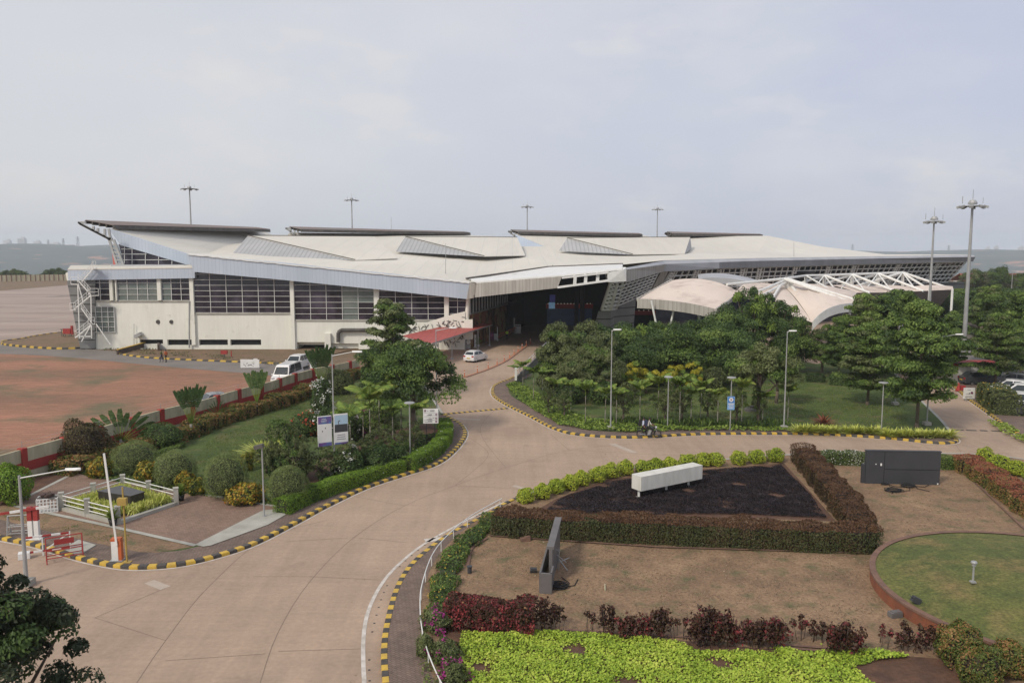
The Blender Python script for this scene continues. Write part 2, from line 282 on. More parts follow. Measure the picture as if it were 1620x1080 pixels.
M['l_grass'] = leafmat('grass_blades', [(0.06, 0.09, 0.02), (0.12, 0.16, 0.035), (0.19, 0.21, 0.06)], scale=1)
M['l_near'] = leafmat('leaves_near_tree', [(0.012, 0.02, 0.010), (0.025, 0.038, 0.018), (0.045, 0.062, 0.03), (0.09, 0.075, 0.03)], scale=0.8)
M['l_dry'] = leafmat('leaves_dry', [(0.08, 0.07, 0.05), (0.14, 0.125, 0.09), (0.10, 0.11, 0.06)])

# ------------------------------------------------------------ object helpers
def tag(o, label=None, cat=None, group=None, kind=None):
    if label: o['label'] = label
    if cat: o['category'] = cat
    if group: o['group'] = group
    if kind: o['kind'] = kind
    return o
def empty(name, loc, label, cat, group=None, rz=0.0):
    o = bpy.data.objects.new(name, None); COL.objects.link(o); o.location = loc; o.rotation_euler = (0, 0, rz)
    o.empty_display_size = 0.3
    return tag(o, label, cat, group)
def children(o): return [c for c in bpy.data.objects if c.parent == o]
_kids = {}
def copy_tree(o, parent=None):
    c = o.copy(); COL.objects.link(c)
    if parent is not None: c.parent = parent
    for ch in _kids.get(o.name, []): copy_tree(ch, c)
    return c
def reg(o, parent):
    if parent is not None: _kids.setdefault(parent.name, []).append(o)
class MB:
    def __init__(s): s.v = []; s.f = []; s.m = []
    def add(s, vs, fs, m=0):
        o = len(s.v); s.v += [tuple(v) for v in vs]
        for f in fs: s.f.append(tuple(i + o for i in f)); s.m.append(m)
        return s
    def poly(s, pts, m=0): return s.add(pts, [tuple(range(len(pts)))], m)
    def box(s, c, d, rz=0.0, m=0, rx=0.0, ry=0.0):
        x, y, z = d[0] / 2, d[1] / 2, d[2] / 2
        vs = [Vector((a * x, b * y, e * z)) for e in (-1, 1) for a, b in ((-1, -1), (1, -1), (1, 1), (-1, 1))]
        if rz or rx or ry:
            Mx = Matrix.Rotation(rz, 3, 'Z') @ Matrix.Rotation(ry, 3, 'Y') @ Matrix.Rotation(rx, 3, 'X'); vs = [Mx @ v for v in vs]
        c = Vector(c); vs = [v + c for v in vs]
        return s.add(vs, [(3, 2, 1, 0), (4, 5, 6, 7), (0, 1, 5, 4), (1, 2, 6, 5), (2, 3, 7, 6), (3, 0, 4, 7)], m)
    def bar(s, p1, p2, w, h, m=0):        # rectangular bar between two points, w sideways, h upward
        p1 = Vector(p1); p2 = Vector(p2); t = (p2 - p1).normalized()
        up = Vector((0, 0, 1)) if abs(t.z) < 0.95 else Vector((0, 1, 0))
        a = t.cross(up).normalized() * w / 2; b = a.cross(t).normalized() * h / 2
        vs = [p + i * a + j * b for p in (p1, p2) for i, j in ((-1, -1), (1, -1), (1, 1), (-1, 1))]
        return s.add(vs, [(0, 1, 2, 3), (7, 6, 5, 4), (0, 4, 5, 1), (1, 5, 6, 2), (2, 6, 7, 3), (3, 7, 4, 0)], m)
    def tube(s, p1, p2, r1, r2=None, n=8, m=0, cap=True):
        p1 = Vector(p1); p2 = Vector(p2); r2 = r1 if r2 is None else r2; t = (p2 - p1).normalized()
        up = Vector((0, 0, 1)) if abs(t.z) < 0.9 else Vector((1, 0, 0))
        a = t.cross(up).normalized(); b = a.cross(t)
        vs = []
        for p, r in ((p1, r1), (p2, r2)):
            for k in range(n):
                an = 2 * math.pi * k / n; vs.append(p + (a * math.cos(an) + b * math.sin(an)) * r)
        fs = [(k, (k + 1) % n, n + (k + 1) % n, n + k) for k in range(n)]
        if cap: fs += [tuple(range(n))[::-1], tuple(range(n, 2 * n))]
        return s.add(vs, fs, m)
    def tubes(s, pts, r, n=6, m=0):
        for i, (a, b) in enumerate(zip(pts, pts[1:])):
            ra = r[i] if isinstance(r, (list, tuple)) else r; rb = r[i + 1] if isinstance(r, (list, tuple)) else r
            s.tube(a, b, ra, rb, n, m, cap=True)
        return s
    def prism(s, pts, z0, z1, m=0, mtop=None):
        n = len(pts); lo = [(p[0], p[1], z0) for p in pts]; hi = [(p[0], p[1], z1) for p in pts]
        s.add(lo + hi, [(k, (k + 1) % n, n + (k + 1) % n, n + k) for k in range(n)], m)
        s.poly(hi, m if mtop is None else mtop); s.poly(lo[::-1], m); return s
    def slab(s, pts, d, m=0):             # polygon thickened along vector d
        d = Vector(d); n = len(pts); a = [Vector(p) for p in pts]; b = [p + d for p in a]
        s.poly(a, m); s.poly(b[::-1], m)
        s.add(a + b, [(k, (k + 1) % n, n + (k + 1) % n, n + k) for k in range(n)], m); return s
    def lathe(s, c, prof, n=12, m=0):
        c = Vector(c); vs = []
        for r, z in prof:
            for k in range(n):
                an = 2 * math.pi * k / n; vs.append(c + Vector((r * math.cos(an), r * math.sin(an), z)))
        fs = []
        for i in range(len(prof) - 1):
            for k in range(n): fs.append((i * n + k, i * n + (k + 1) % n, (i + 1) * n + (k + 1) % n, (i + 1) * n + k))
        fs.append(tuple(range(n))[::-1]); fs.append(tuple((len(prof) - 1) * n + k for k in range(n)))
        return s.add(vs, fs, m)
    def ball(s, c, r, n=10, m=0, sc=(1, 1, 1)):
        prof = [(math.sin(math.pi * i / n) * r, -math.cos(math.pi * i / n) * r) for i in range(n + 1)]
        o = len(s.v); s.lathe((0, 0, 0), [(max(a, 0.001 * r), b) for a, b in prof], n + 2, m)
        for i in range(o, len(s.v)):
            v = s.v[i]; s.v[i] = (c[0] + v[0] * sc[0], c[1] + v[1] * sc[1], c[2] + v[2] * sc[2])
        return s
    def ringwheel(s, c, r, w, t, m=0, n=18, axis='Y'):   # torus like tyre
        pr = [(r - t, -w / 2), (r - t * 0.3, -w / 2), (r, -w / 4), (r, w / 4), (r - t * 0.3, w / 2), (r - t, w / 2)]
        vs = []; 
        for q, z in pr:
            for k in range(n):
                an = 2 * math.pi * k / n
                vs.append((c[0] + q * math.cos(an), c[1] + z, c[2] + q * math.sin(an)))
        fs = []
        for i in range(len(pr)):
            j = (i + 1) % len(pr)
            for k in range(n): fs.append((i * n + k, i * n + (k + 1) % n, j * n + (k + 1) % n, j * n + k))
        return s.add(vs, fs, m)
    def build(s, name, mats, parent=None, loc=None, smooth=False, label=None):
        me = bpy.data.meshes.new(name); me.from_pydata(s.v, [], s.f)
        if not isinstance(mats, (list, tuple)): mats = [mats]
        for q in mats: me.materials.append(M[q] if isinstance(q, str) else q)
        if len(mats) > 1: me.polygons.foreach_set('material_index', s.m)
        if smooth: me.polygons.foreach_set('use_smooth', [True] * len(me.polygons))
        me.update()
        o = bpy.data.objects.new(name, me); COL.objects.link(o)
        if loc is not None: o.location = loc
        if parent is not None: o.parent = parent; reg(o, parent)
        if label: o['label'] = label
        return o
    def shift(s, d):
        s.v = [(v[0] + d[0], v[1] + d[1], v[2] + d[2]) for v in s.v]; return s
def struct(name, mb, mats, kind='structure', smooth=False):
    o = mb.build(name, mats, smooth=smooth); o['kind'] = kind; return o
def sheet(name, pts, z, m):
    mb = MB(); mb.poly([(p[0], p[1], z) for p in pts]); return struct(name, mb, m)
def strip(mb, path, w, z, m=0):
    a = offset(path, w / 2); b = offset(path, -w / 2)
    for i in range(len(path) - 1):
        mb.poly([(a[i].x, a[i].y, z), (b[i].x, b[i].y, z), (b[i + 1].x, b[i + 1].y, z), (a[i + 1].x, a[i + 1].y, z)], m)
ORD = ['first', 'second', 'third', 'fourth', 'fifth', 'sixth', 'seventh', 'eighth', 'ninth', 'tenth', 'eleventh', 'twelfth', 'thirteenth', 'fourteenth', 'fifteenth', 'sixteenth', 'seventeenth', 'eighteenth', 'nineteenth', 'twentieth', 'twenty-first', 'twenty-second', 'twenty-third', 'twenty-fourth']

# ------------------------------------------------------------ foliage
class LB:      # leaf cloud: numpy arrays of rhombic leaves, plus solid pieces
    def __init__(s, seed=1): s.r = np.random.default_rng(seed); s.V = []; s.I = []
    def leaves(s, Pn, Nn, size, m=0, asp=0.55, jit=0.6, up=None):
        r = s.r; n = len(Pn)
        if n == 0: return s
        N = Nn + r.normal(0, jit, (n, 3)); N /= np.linalg.norm(N, axis=1)[:, None] + 1e-9
        T = r.normal(0, 1, (n, 3))
        if up is not None: T = np.array(up)[None, :] + r.normal(0, 0.35, (n, 3))
        T -= (T * N).sum(1)[:, None] * N; T /= np.linalg.norm(T, axis=1)[:, None] + 1e-9
        B = np.cross(N, T); sz = size * r.uniform(0.65, 1.3, (n, 1))
        v = np.stack([Pn - T * sz * 0.5, Pn + B * sz * asp * 0.5 + N * sz * 0.08, Pn + T * sz * 0.5, Pn - B * sz * asp * 0.5 + N * sz * 0.08], 1)
        s.V.append(v.reshape(-1, 3)); s.I.append(np.full(n, m)); return s
    def clump(s, c, rad, n, size, m=0, zs=0.8, low=-0.3, jit=0.5, asp=0.55, shell=0.75):
        r = s.r; d = r.normal(0, 1, (n, 3)); d /= np.linalg.norm(d, axis=1)[:, None]
        d[:, 2] = np.where(d[:, 2] < low, -d[:, 2] * 0.6, d[:, 2])
        q = rad * r.uniform(shell, 1.05, (n, 1))
        p = np.array(c)[None, :] + d * q * np.array([1, 1, zs])[None, :]
        return s.leaves(p, d + np.array([0, 0, 0.35]), size, m, asp, jit)
    def build(s, name, mats, parent=None, core=None, loc=None):
        V = np.concatenate(s.V); I = np.concatenate(s.I); n = len(I); nv = len(V)
        cv, cf, cm = ([], [], []) if core is None else (core.v, core.f, core.m)
        me = bpy.data.meshes.new(name)
        allv = np.concatenate([V, np.array(cv, dtype=float).reshape(-1, 3)]) if cv else V
        me.vertices.add(len(allv)); me.vertices.foreach_set('co', allv.astype(np.float32).ravel())
        loops = list(range(nv)); starts = list(range(0, nv, 4)); tot = [4] * n; mi = list(I)
        pos = nv
        cl = []
        for f, m in zip(cf, cm):
            starts.append(pos); tot.append(len(f)); cl += [i + nv for i in f]; pos += len(f); mi.append(m)
        loops = np.concatenate([np.arange(nv), np.array(cl, dtype=int)]) if cl else np.arange(nv)
        me.loops.add(len(loops)); me.loops.foreach_set('vertex_index', loops.astype(np.int32))
        me.polygons.add(len(starts)); me.polygons.foreach_set('loop_start', np.array(starts, dtype=np.int32))
        me.polygons.foreach_set('material_index', np.array(mi, dtype=np.int32))
        for q in mats: me.materials.append(M[q])
        me.update(calc_edges=True); me.validate()
        o = bpy.data.objects.new(name, me); COL.objects.link(o)
        if loc is not None: o.location = loc
        if parent is not None: o.parent = parent; reg(o, parent)
        return o
def limbs_mesh(mb, base, h, r0, tips, rnd, lean=(0, 0)):
    b = Vector(base); top = b + Vector((lean[0], lean[1], h)); midp = b.lerp(top, 0.5) + Vector((rnd.uniform(-.08, .08) * h, rnd.uniform(-.08, .08) * h, 0))
    mb.tubes([b, b + Vector((0, 0, h * 0.05)), midp, top], [r0 * 1.5, r0, r0 * 0.8, r0 * 0.6], 8)
    for t in tips:
        t = Vector(t); st = midp.lerp(top, rnd.uniform(0.3, 1.0)); mm = st.lerp(t, 0.55) + Vector((0, 0, -0.06 * (t - st).length))
        mb.tubes([st, mm, t], [r0 * 0.45, r0 * 0.28, r0 * 0.10], 5)
def round_tree(seed, h=7.5, rad=4.2, nc=46, per=330, leaf=0.27, lm='l_dark', lm2=None, zs=0.75, trunk_h=0.12, cl=(0.22, 0.36), bark='bark', asp=0.55, squash=1.0, low=-0.92):
    rnd = random.Random(seed); lb = LB(seed); zc = h * (0.5 + trunk_h * 0.4); rz = h - zc
    tips = []
    for i in range(nc):
        th = rnd.uniform(0, 2 * math.pi); u = rnd.uniform(low, 1.0); q = rnd.uniform(0.55, 0.88) if i > nc * 0.2 else rnd.uniform(0.1, 0.5)
        s = math.sqrt(max(0, 1 - u * u)) if abs(u) < 1 else 0
        lump = 1 + 0.18 * math.sin(3 * th + seed) + 0.1 * math.sin(5 * th + 2 * seed)
        c = (rad * q * s * math.cos(th) * lump, rad * q * s * math.sin(th) * lump, zc + rz * q * u)
        cr = rad * rnd.uniform(*cl)
        m = 1 if (lm2 and rnd.random() < 0.3) else 0
        lb.clump(c, cr, per, leaf, m, zs, asp=asp); tips.append(c)
    mb = MB(); limbs_mesh(mb, (0, 0, -0.1), zc * 0.8, rad * 0.06 + 0.05, tips[::4][:10], rnd)
    r = bpy.data.objects.new('broadleaf_tree', None); COL.objects.link(r)
    mb.build('trunk', bark, r, smooth=True); lb.build('crown', [lm, lm2 or lm], r); return r
def layered_tree(seed, h=9.0, rad=4.5, tiers=6, leaf=0.27, lm='l_mid', lm2='l_dark', dens=1.0, base=0.3):
    rnd = random.Random(seed); lb = LB(seed); mb = MB()
    tr = 0.16; mb.tubes([Vector((0, 0, -0.1)), Vector((0, 0, 0.4)), Vector((rnd.uniform(-.2, .2), rnd.uniform(-.2, .2), h * 0.5)), Vector((0, 0, h * 0.97))], [tr * 1.7, tr, tr * 0.75, 0.03], 8)
    for t in range(tiers):
        f = t / (tiers - 1); z = h * (base + (1 - base) * f * 0.97); rr = rad * (0.80 + 0.45 * f - 1.0 * f ** 2.2) * rnd.uniform(0.85, 1.15)
        nb = rnd.randint(5, 7); a0 = rnd.uniform(0, 6.28)
        for b in range(nb):
            an = a0 + 6.283 * b / nb + rnd.uniform(-.25, .25); L = rr * rnd.uniform(0.7, 1.1); zz = z + rnd.uniform(-.65, .65) * h / 9
            tip = Vector((math.cos(an) * L, math.sin(an) * L, zz + 0.25)); st = Vector((0, 0, zz - 0.35))
            mb.tubes([st, st.lerp(tip, 0.5) + Vector((0, 0, 0.12)), tip], [0.07, 0.045, 0.015], 5)
            k = max(2, int(L / 0.75))
            for i in range(k):
                s = (i + 0.8) / k; c = st.lerp(tip, s) + Vector((0, 0, 0.1)); w = 0.35 + 0.75 * math.sin(math.pi * min(1, s * 0.85)) * rad / 4.5
                for q in range(2):
                    cc = c + Vector((rnd.uniform(-.5, .5) * w, rnd.uniform(-.5, .5) * w, rnd.uniform(-.08, .12)))
                    lb.clump(cc, w * rnd.uniform(0.75, 1.1), int(150 * dens), leaf, 1 if rnd.random() < 0.35 else 0, 0.5, low=-0.35, jit=0.45)
    r = bpy.data.objects.new('layered_tree', None); COL.objects.link(r)
    mb.build('trunk', 'bark', r, smooth=True); lb.build('crown', [lm, lm2], r); return r
def frond(lb, st, az, L, arch, m=0, nl=22, lw=0.05, ll=0.5, droop=0.6, mb=None, el0=1.1):
    # arching feather frond: leaflets both sides of a curved rachis
    pts = []; p = Vector(st); el = el0
    for i in range(9):
        pts.append(p.copy()); p = p + Vector((math.cos(az) * math.cos(el), math.sin(az) * math.cos(el), math.sin(el))) * (L / 8); el -= arch / 8
    if mb is not None: mb.tubes(pts, [0.03 - 0.003 * i for i in range(9)], 4, 1)
    side = Vector((-math.sin(az), math.cos(az), 0)); V = []
    for i in range(nl):
        s = 0.16 + 0.84 * i / (nl - 1); j = min(7, int(s * 8)); q = pts[j].lerp(pts[j + 1], s * 8 - j); t = (pts[j + 1] - pts[j]).normalized()
        l = ll * (math.sin(math.pi * (0.15 + 0.8 * s)) ** 0.7)
        for sg in (-1, 1):
            d = (side * sg + t * 0.65 + Vector((0, 0, -droop * 0.6))).normalized(); e = q + d * l + Vector((0, 0, -droop * l * 0.35)); w = t * lw
            V += [q - w, q + d * l * 0.5 + w * 0.8, e, q + d * l * 0.5 - w]
    lb.V.append(np.array([tuple(v) for v in V])); lb.I.append(np.full(len(V) // 4, m))
def areca(seed, h=3.6, nf=9, L=2.2):
    rnd = random.Random(seed); lb = LB(seed); mb = MB()
    lean = rnd.uniform(-.12, .12)
    mb.tubes([Vector((0, 0, -0.1)), Vector((lean * .4, 0, h * 0.5)), Vector((lean, 0, h * 0.85))], [0.065, 0.045, 0.04], 7, 0)
    mb.tubes([Vector((lean, 0, h * 0.85)), Vector((lean, 0, h))], [0.062, 0.03], 7, 1)
    for i in range(nf): frond(lb, (lean, 0, h * 0.97), 6.283 * i / nf + rnd.uniform(-.3, .3), L * rnd.uniform(.8, 1.1), rnd.uniform(1.2, 2.2), nl=22, ll=0.72, lw=0.075, mb=mb, el0=rnd.uniform(1.15, 1.5))
    r = bpy.data.objects.new('areca_palm', None); COL.objects.link(r)
    mb.build('trunk', ['palm_trunk', 'l_light'], r, smooth=True); lb.build('fronds', ['l_palm'], r); return r
def fan_palm(seed, h=3.4, n=13, trunk=1.0, spread=1.25, pw=0.19):
    rnd = random.Random(seed); lb = LB(seed); mb = MB()
    mb.tubes([Vector((0, 0, -0.1)), Vector((0, 0, trunk))], [0.14, 0.10], 8, 0)
    V = []
    for i in range(n):
        a = (i / (n - 1) - 0.5) * 2 * spread; pl = h * 0.38; d = Vector((math.sin(a), rnd.uniform(-.08, .08), math.cos(a))).normalized(); st = Vector((0, 0, trunk * 0.85)); e = st + d * pl
        mb.tubes([st, e], [0.035, 0.02], 5, 1)
        L = h * 0.5 * rnd.uniform(.85, 1.1); w = 0.24; s = Vector((d.z, 0.5, -d.x)).normalized(); segs = 11; w = pw
        for k in range(segs):        # torn paddle: several slips each side
            f0 = k / segs; f1 = (k + 0.85) / segs; b = Vector((0, 0.0, -0.18 * (f0 ** 2) * L))
            ww = w * math.sin(math.pi * (0.12 + 0.82 * f0)) ** 0.6
            for sg in (-1, 1):
                j = rnd.uniform(-.05, .05)
                V += [e + d * L * f0 + b, e + d * L * (f0 + 0.05) + s * sg * ww + b + Vector((0, j, -0.03)), e + d * L * (f1 + 0.05) + s * sg * ww * 0.95 + b + Vector((0, j, -0.03)), e + d * L * f1 + b]
    lb.V.append(np.array([tuple(v) for v in V])); lb.I.append(np.full(len(V) // 4, 0))
    r = bpy.data.objects.new('travellers_palm', None); COL.objects.link(r)
    mb.build('trunk', ['palm_trunk', 'l_light'], r, smooth=True); lb.build('fronds', ['l_fan'], r); return r
class Proto:
    def __init__(s, root): s.root = root; s.used = False
    def put(s, name, loc, label, cat, group=None, sc=1.0, rz=0.0, sz=None):
        if not s.used: o = s.root; s.used = True; o.name = name
        else: o = copy_tree(s.root); o.name = name
        o.location = loc; o.rotation_euler = (0, 0, rz); o.scale = (sc, sc, sz if sz else sc)
        for k in ('label', 'category', 'group'):
            if k in o: del o[k]
        return tag(o, label, cat, group)
def bush(name, loc, rx, ry, rz, lm, label, cat='bush', group=None, n=2600, leaf=0.12, seed=1, core='hcore', lump=0.12, extra=None, asp=0.55, base=0.15, jit=0.6, up=None):
    # dense rounded shrub: dark core and leaves over a lumpy shell
    lb = LB(seed); r = lb.r; d = r.normal(0, 1, (n, 3)); d /= np.linalg.norm(d, axis=1)[:, None]; d[:, 2] = np.where(d[:, 2] < -0.75, -d[:, 2], d[:, 2])
    ph = r.uniform(0, 6.28, 6)
    def lum(d): return 1 + lump * (np.sin(d[:, 0] * 5 + ph[0]) * np.sin(d[:, 1] * 5 + ph[1]) + 0.7 * np.sin(d[:, 2] * 6 + ph[2] + d[:, 0] * 4))
    q = (lum(d) * r.uniform(0.88, 1.03, n))[:, None]
    c = np.array([0, 0, rz * (1 - base)])
    p = c[None] + d * q * np.array([rx, ry, rz])[None]; p[:, 2] = np.maximum(p[:, 2], 0.03)
    lb.leaves(p, d + np.array([0, 0, .2]), leaf, 0, asp, jit, up)
    mats = [lm]
    if extra:
        em, en, es = extra; k = r.integers(0, n, en); ctr = r.integers(0, n, max(1, en // 14)); kk = ctr[r.integers(0, len(ctr), en)]
        pe = p[kk] + r.normal(0, es * 0.9, (en, 3)) + d[kk] * es * 0.5
        pe[:, 2] = np.maximum(pe[:, 2], 0.05)
        lb.leaves(pe, d[kk], es, 1, 0.8, 0.8); mats.append(em)
    core_mb = MB().ball((0, 0, c[2]), 1.0, 10, len(mats), (rx * 0.78, ry * 0.78, rz * 0.78)); mats.append(core)
    o = lb.build(name, mats, None, core_mb, loc); tag(o, label, cat, group); return o
def hedge(name, path, w, h, lm, label, cat='hedge', group=None, dens=160, leaf=0.10, seed=1, core='hcore', topm=None, z0=0.0, lump=0.07, wave=0.0, extra=None, jit=0.6, parent=None):
    lb = LB(seed); r = lb.r; path = resample(path, 0.25); L = 0.25 * (len(path) - 1)
    A = np.array([tuple(p) for p in path]); T = np.gradient(A, axis=0); T /= np.linalg.norm(T, axis=1)[:, None] + 1e-9; Nn = np.stack([-T[:, 1], T[:, 0], 0 * T[:, 0]], 1)
    per = 2 * h + w; n = int(L * per * dens * 2.6)
    i = r.integers(0, len(A), n); u = r.uniform(0, per, n)
    side = np.where(u < h, -1.0, np.where(u > h + w, 1.0, 0.0)); off = np.where(side == 0, u - h - w / 2, side * w / 2); zz = np.where(side < 0, u, np.where(side > 0, per - u, h))
    # round the shoulders
    s = i * 0.25; ph = r.uniform(0, 6.28, 4)
    bump = 1 + lump * (np.sin(s * 2.1 + ph[0]) + np.sin(s * 3.7 + ph[1] + zz * 2) + 0.6 * np.sin(off * 5 + ph[2] + s * 5.3))
    hh = 1 + wave * np.sin(s * 1.15 + ph[3])
    rd = np.where((side != 0) & (zz > h * 0.8), 1 - 0.25 * ((zz - h * 0.8) / (h * 0.2)) ** 2, 1.0)
    rt = np.where((side == 0), 1 - 0.10 * (np.abs(off) / (w / 2)) ** 3, 1.0)
    p = A[i] + Nn[i] * (off * bump * rd)[:, None] + r.normal(0, 0.03, (n, 3)); p[:, 2] = z0 + np.maximum(zz * rt * hh * (0.5 + 0.5 * bump), 0.02)
    p[:, :2] += T[i][:, :2] * r.uniform(-.15, .15, n)[:, None]
    nn = Nn[i] * side[:, None]; nn[:, 2] = np.where(side == 0, 1.0, 0.25)
    istop = (p[:, 2] - z0 > h * 0.9) if topm else np.zeros(n, bool)
    lb.leaves(p[~istop], nn[~istop], leaf, 0, jit=jit)
    mats = [lm]
    if topm: lb.leaves(p[istop], nn[istop], leaf, 1, jit=jit); mats.append(topm)
    # ends
    for e, sg in ((0, -1), (len(A) - 1, 1)):
        ne = int(w * h * dens); q = A[e][None] + Nn[e][None] * r.uniform(-w / 2, w / 2, ne)[:, None]; q[:, 2] = z0 + r.uniform(0, h, ne); lb.leaves(q + T[e][None] * sg * 0.05, np.repeat(T[e][None] * sg, ne, 0), leaf, 0)
    if extra:
        em, en, es = extra; k = r.integers(0, n, en); lb.leaves(p[k] + nn[k] * 0.05, nn[k], es, len(mats), 0.8, 0.7); mats.append(em)
    cm = MB(); ww = w * 0.37; st = max(1, len(path) // max(2, int(L / 0.5)))
    pp = path[::st] + ([path[-1]] if (len(path) - 1) % st else []); aa = offset(pp, ww); bb = offset(pp, -ww); hz = z0 + h * 0.82 * (1 - wave * 0.8)
    for k in range(len(pp) - 1):
        q = [(aa[k].x, aa[k].y), (bb[k].x, bb[k].y), (bb[k + 1].x, bb[k + 1].y), (aa[k + 1].x, aa[k + 1].y)]
        cm.prism(q, z0, hz, len(mats))
    mats.append(core)
    o = lb.build(name, mats, parent, cm)
    if label: tag(o, label, cat, group)
    return o
def inside(poly, X, Y):
    res = np.zeros(len(X), bool); n = len(poly)
    for k in range(n):
        x1, y1 = poly[k][0], poly[k][1]; x2, y2 = poly[(k + 1) % n][0], poly[(k + 1) % n][1]
        c = ((y1 > Y) != (y2 > Y)) & (X < (x2 - x1) * (Y - y1) / (y2 - y1 + 1e-12) + x1); res ^= c
    return res
def cover(name, poly, dens, leaf, mats, h=0.3, z0=0.12, seed=1, thr=None, jit=0.55, asp=0.7, tuft=False, nscale=1.0, edge=0.0, two=0.0):
    lb = LB(seed); r = lb.r; xs = [p[0] for p in poly]; ys = [p[1] for p in poly]; x0, x1, y0, y1 = min(xs), max(xs), min(ys), max(ys)
    n = int((x1 - x0) * (y1 - y0) * dens); X = r.uniform(x0, x1, n); Y = r.uniform(y0, y1, n); k = inside(poly, X, Y); X, Y = X[k], Y[k]
    f = nscale; q = (np.sin(X * 1.3 * f + Y * .7 * f) + np.sin(Y * 1.9 * f - X * .8 * f + 1) + np.sin(X * 3.7 * f + 2) * .6 + np.sin(Y * 4.3 * f + X * 2.1 * f) * .6) / 3.2
    if thr is not None: kk = q + r.normal(0, .12, len(X)) > thr; X, Y, q = X[kk], Y[kk], q[kk]
    n = len(X); Z = z0 + h * (0.55 + 0.35 * q) * r.uniform(0.55, 1.0, n)
    p = np.stack([X, Y, Z], 1); nn = np.tile(np.array([0, 0, 1.0]), (n, 1))
    sel = r.uniform(0, 1, n) < two
    if tuft:
        nn = r.normal(0, 1, (n, 3)); nn[:, 2] *= 0.3; lb.leaves(p[~sel], nn[~sel], leaf, 0, asp, 0.2, up=(0, 0, 1)); lb.leaves(p[sel], nn[sel], leaf, min(1, len(mats) - 1), asp, 0.2, up=(0, 0, 1))
    else:
        lb.leaves(p[~sel], nn[~sel], leaf, 0, asp, jit)
        if sel.any(): lb.leaves(p[sel], nn[sel], leaf, min(1, len(mats) - 1), asp, jit)
    o = lb.build(name, mats); o['kind'] = 'stuff'; return o
# ============================================================ THE SETTING
ZI = 0.13      # top of the kerbed islands
# ---- ground sheet, falling away beyond the airfield, and the hills
def smst(x, a, b):
    t = max(0.0, min(1.0, (x - a) / (b - a))); return t * t * (3 - 2 * t)
def hill_h(x, y):
    d = math.hypot(x, y)
    drop = -70 * smst(d, 470, 950)
    ridge = 1 + 0.16 * math.sin(x * 0.0016 + 1.2) + 0.10 * math.sin(x * 0.0047 + y * 0.001) + 0.05 * math.sin(x * 0.013 + 2)
    left = smst(-x, -300, 1500)
    top = 70 + (24 * left + 8) * ridge
    rise = top * smst(d, 2500, 4300 - 500 * left) * (1 - 0.15 * smst(d, 4700, 6500))
    bumps = 10 * math.sin(x * 0.006 + y * 0.004) * math.sin(y * 0.007 - x * 0.002) * smst(d, 1500, 3000)
    front = 44 * smst(d, 1300, 1700) * (1 - smst(d, 1700, 2300)) * (0.7 + 0.3 * math.sin(x * 0.004 + 1)) * smst(x, -400, 400)
    return drop + rise + bumps + front
def build_ground():
    mb = MB(); mb.poly([(-5200, -200, 0), (5200, -200, 0), (5200, 60, 0), (-5200, 60, 0)])
    rs = [0, 60, 470, 540, 620, 720, 850, 1000, 1200, 1350, 1450, 1550, 1700, 1900, 2100, 2300, 2600] + list(range(2800, 6700, 170)); na = 190
    vs = []; fs = []
    for r_ in rs[1:]:
        for k in range(na + 1):
            a = math.pi * k / na; x, y = r_ * math.cos(a), r_ * math.sin(a); z = hill_h(x, y) if r_ > 470 else 0
            vs.append((x, y, z))
    n = na + 1
    for i in range(len(rs) - 2):
        for k in range(na): fs.append((i * n + k, i * n + k + 1, (i + 1) * n + k + 1, (i + 1) * n + k))
    mh = MB(); k0 = 1 * n; mh.v = vs; mh.f = fs[na:]; mh.m = [0] * len(mh.f)
    h = struct('hills', mh, 'forest', smooth=True)
    g = MB(); g.poly([(470 * math.cos(math.pi * k / na), 470 * math.sin(math.pi * k / na), 0) for k in range(na + 1)] + [(-470, -60, 0), (470, -60, 0)])
    struct('ground', g, 'dirt2')
build_ground()
# ---- boundary wall line (its top at 2.2 m)
WALLTOP = [(-130, 752), (-60, 735), (0, 719), (53, 704), (88, 695), (233, 653), (280, 641), (324, 631), (363, 619), (394, 611), (430, 602), (460, 592), (500, 582), (540, 574), (570, 567)]
WALLP = [Vector((p.x, p.y, 0)) for p in smooth(GP(WALLTOP, 2.2), 1.0)]
wend = WALLP[-1]
# ---- road and forecourt
road_poly = [(-70, 14), (-58, 38)] + [(p.x, p.y) for p in WALLP[::4]] + [(wend.x, wend.y), (-15, 124), (-3, 200), (60, 200), (140, 200), (150, 120), (120, 14)]
sheet('road', road_poly, 0.01, 'road')
# ---- airside: apron, field, service road
apr = [(-470 * .98, 126), (-66, 126), (-62, 200), (-20, 215), (60, 260), (60, 330)] + [(G(px, py).x, G(px, py).y) for px, py in ((300, 448), (107, 451), (0, 460), (-200, 480))]
sheet('apron', apr, 0.006, 'apron')
svc = smooth(GP([(-420, 523), (-200, 538), (0, 552.5), (80, 556), (160, 561), (260, 570), (340, 577), (430, 584), (500, 590), (560, 585)]), 1.0)
mb = MB(); strip(mb, svc, 8.0, 0.014); struct('service_road', mb, 'road2')
fld = [(-260, 35), (-60, 38)] + [(p.x, p.y) for p in WALLP[::3]] + [(wend.x - 1, wend.y)] + [(p.x, p.y) for p in offset(svc, -1.5)[::6]][::-1]
sheet('field', fld, 0.006, 'dirt')
mb = MB()
ed = offset(svc, 3.6); 
for i in range(0, len(ed) - 4, 7): strip(mb, ed[i:i + 4], 0.14, 0.02)
for a, b in (((30, 489), (108, 481)), ((40, 494), (112, 488)), ((0, 512), (110, 500)), ((0, 530), (90, 520)), ((150, 545), (196, 541))):
    strip(mb, [G(*a), G(*b)], 0.25, 0.02)
struct('apron_markings', mb, 'white_paint')
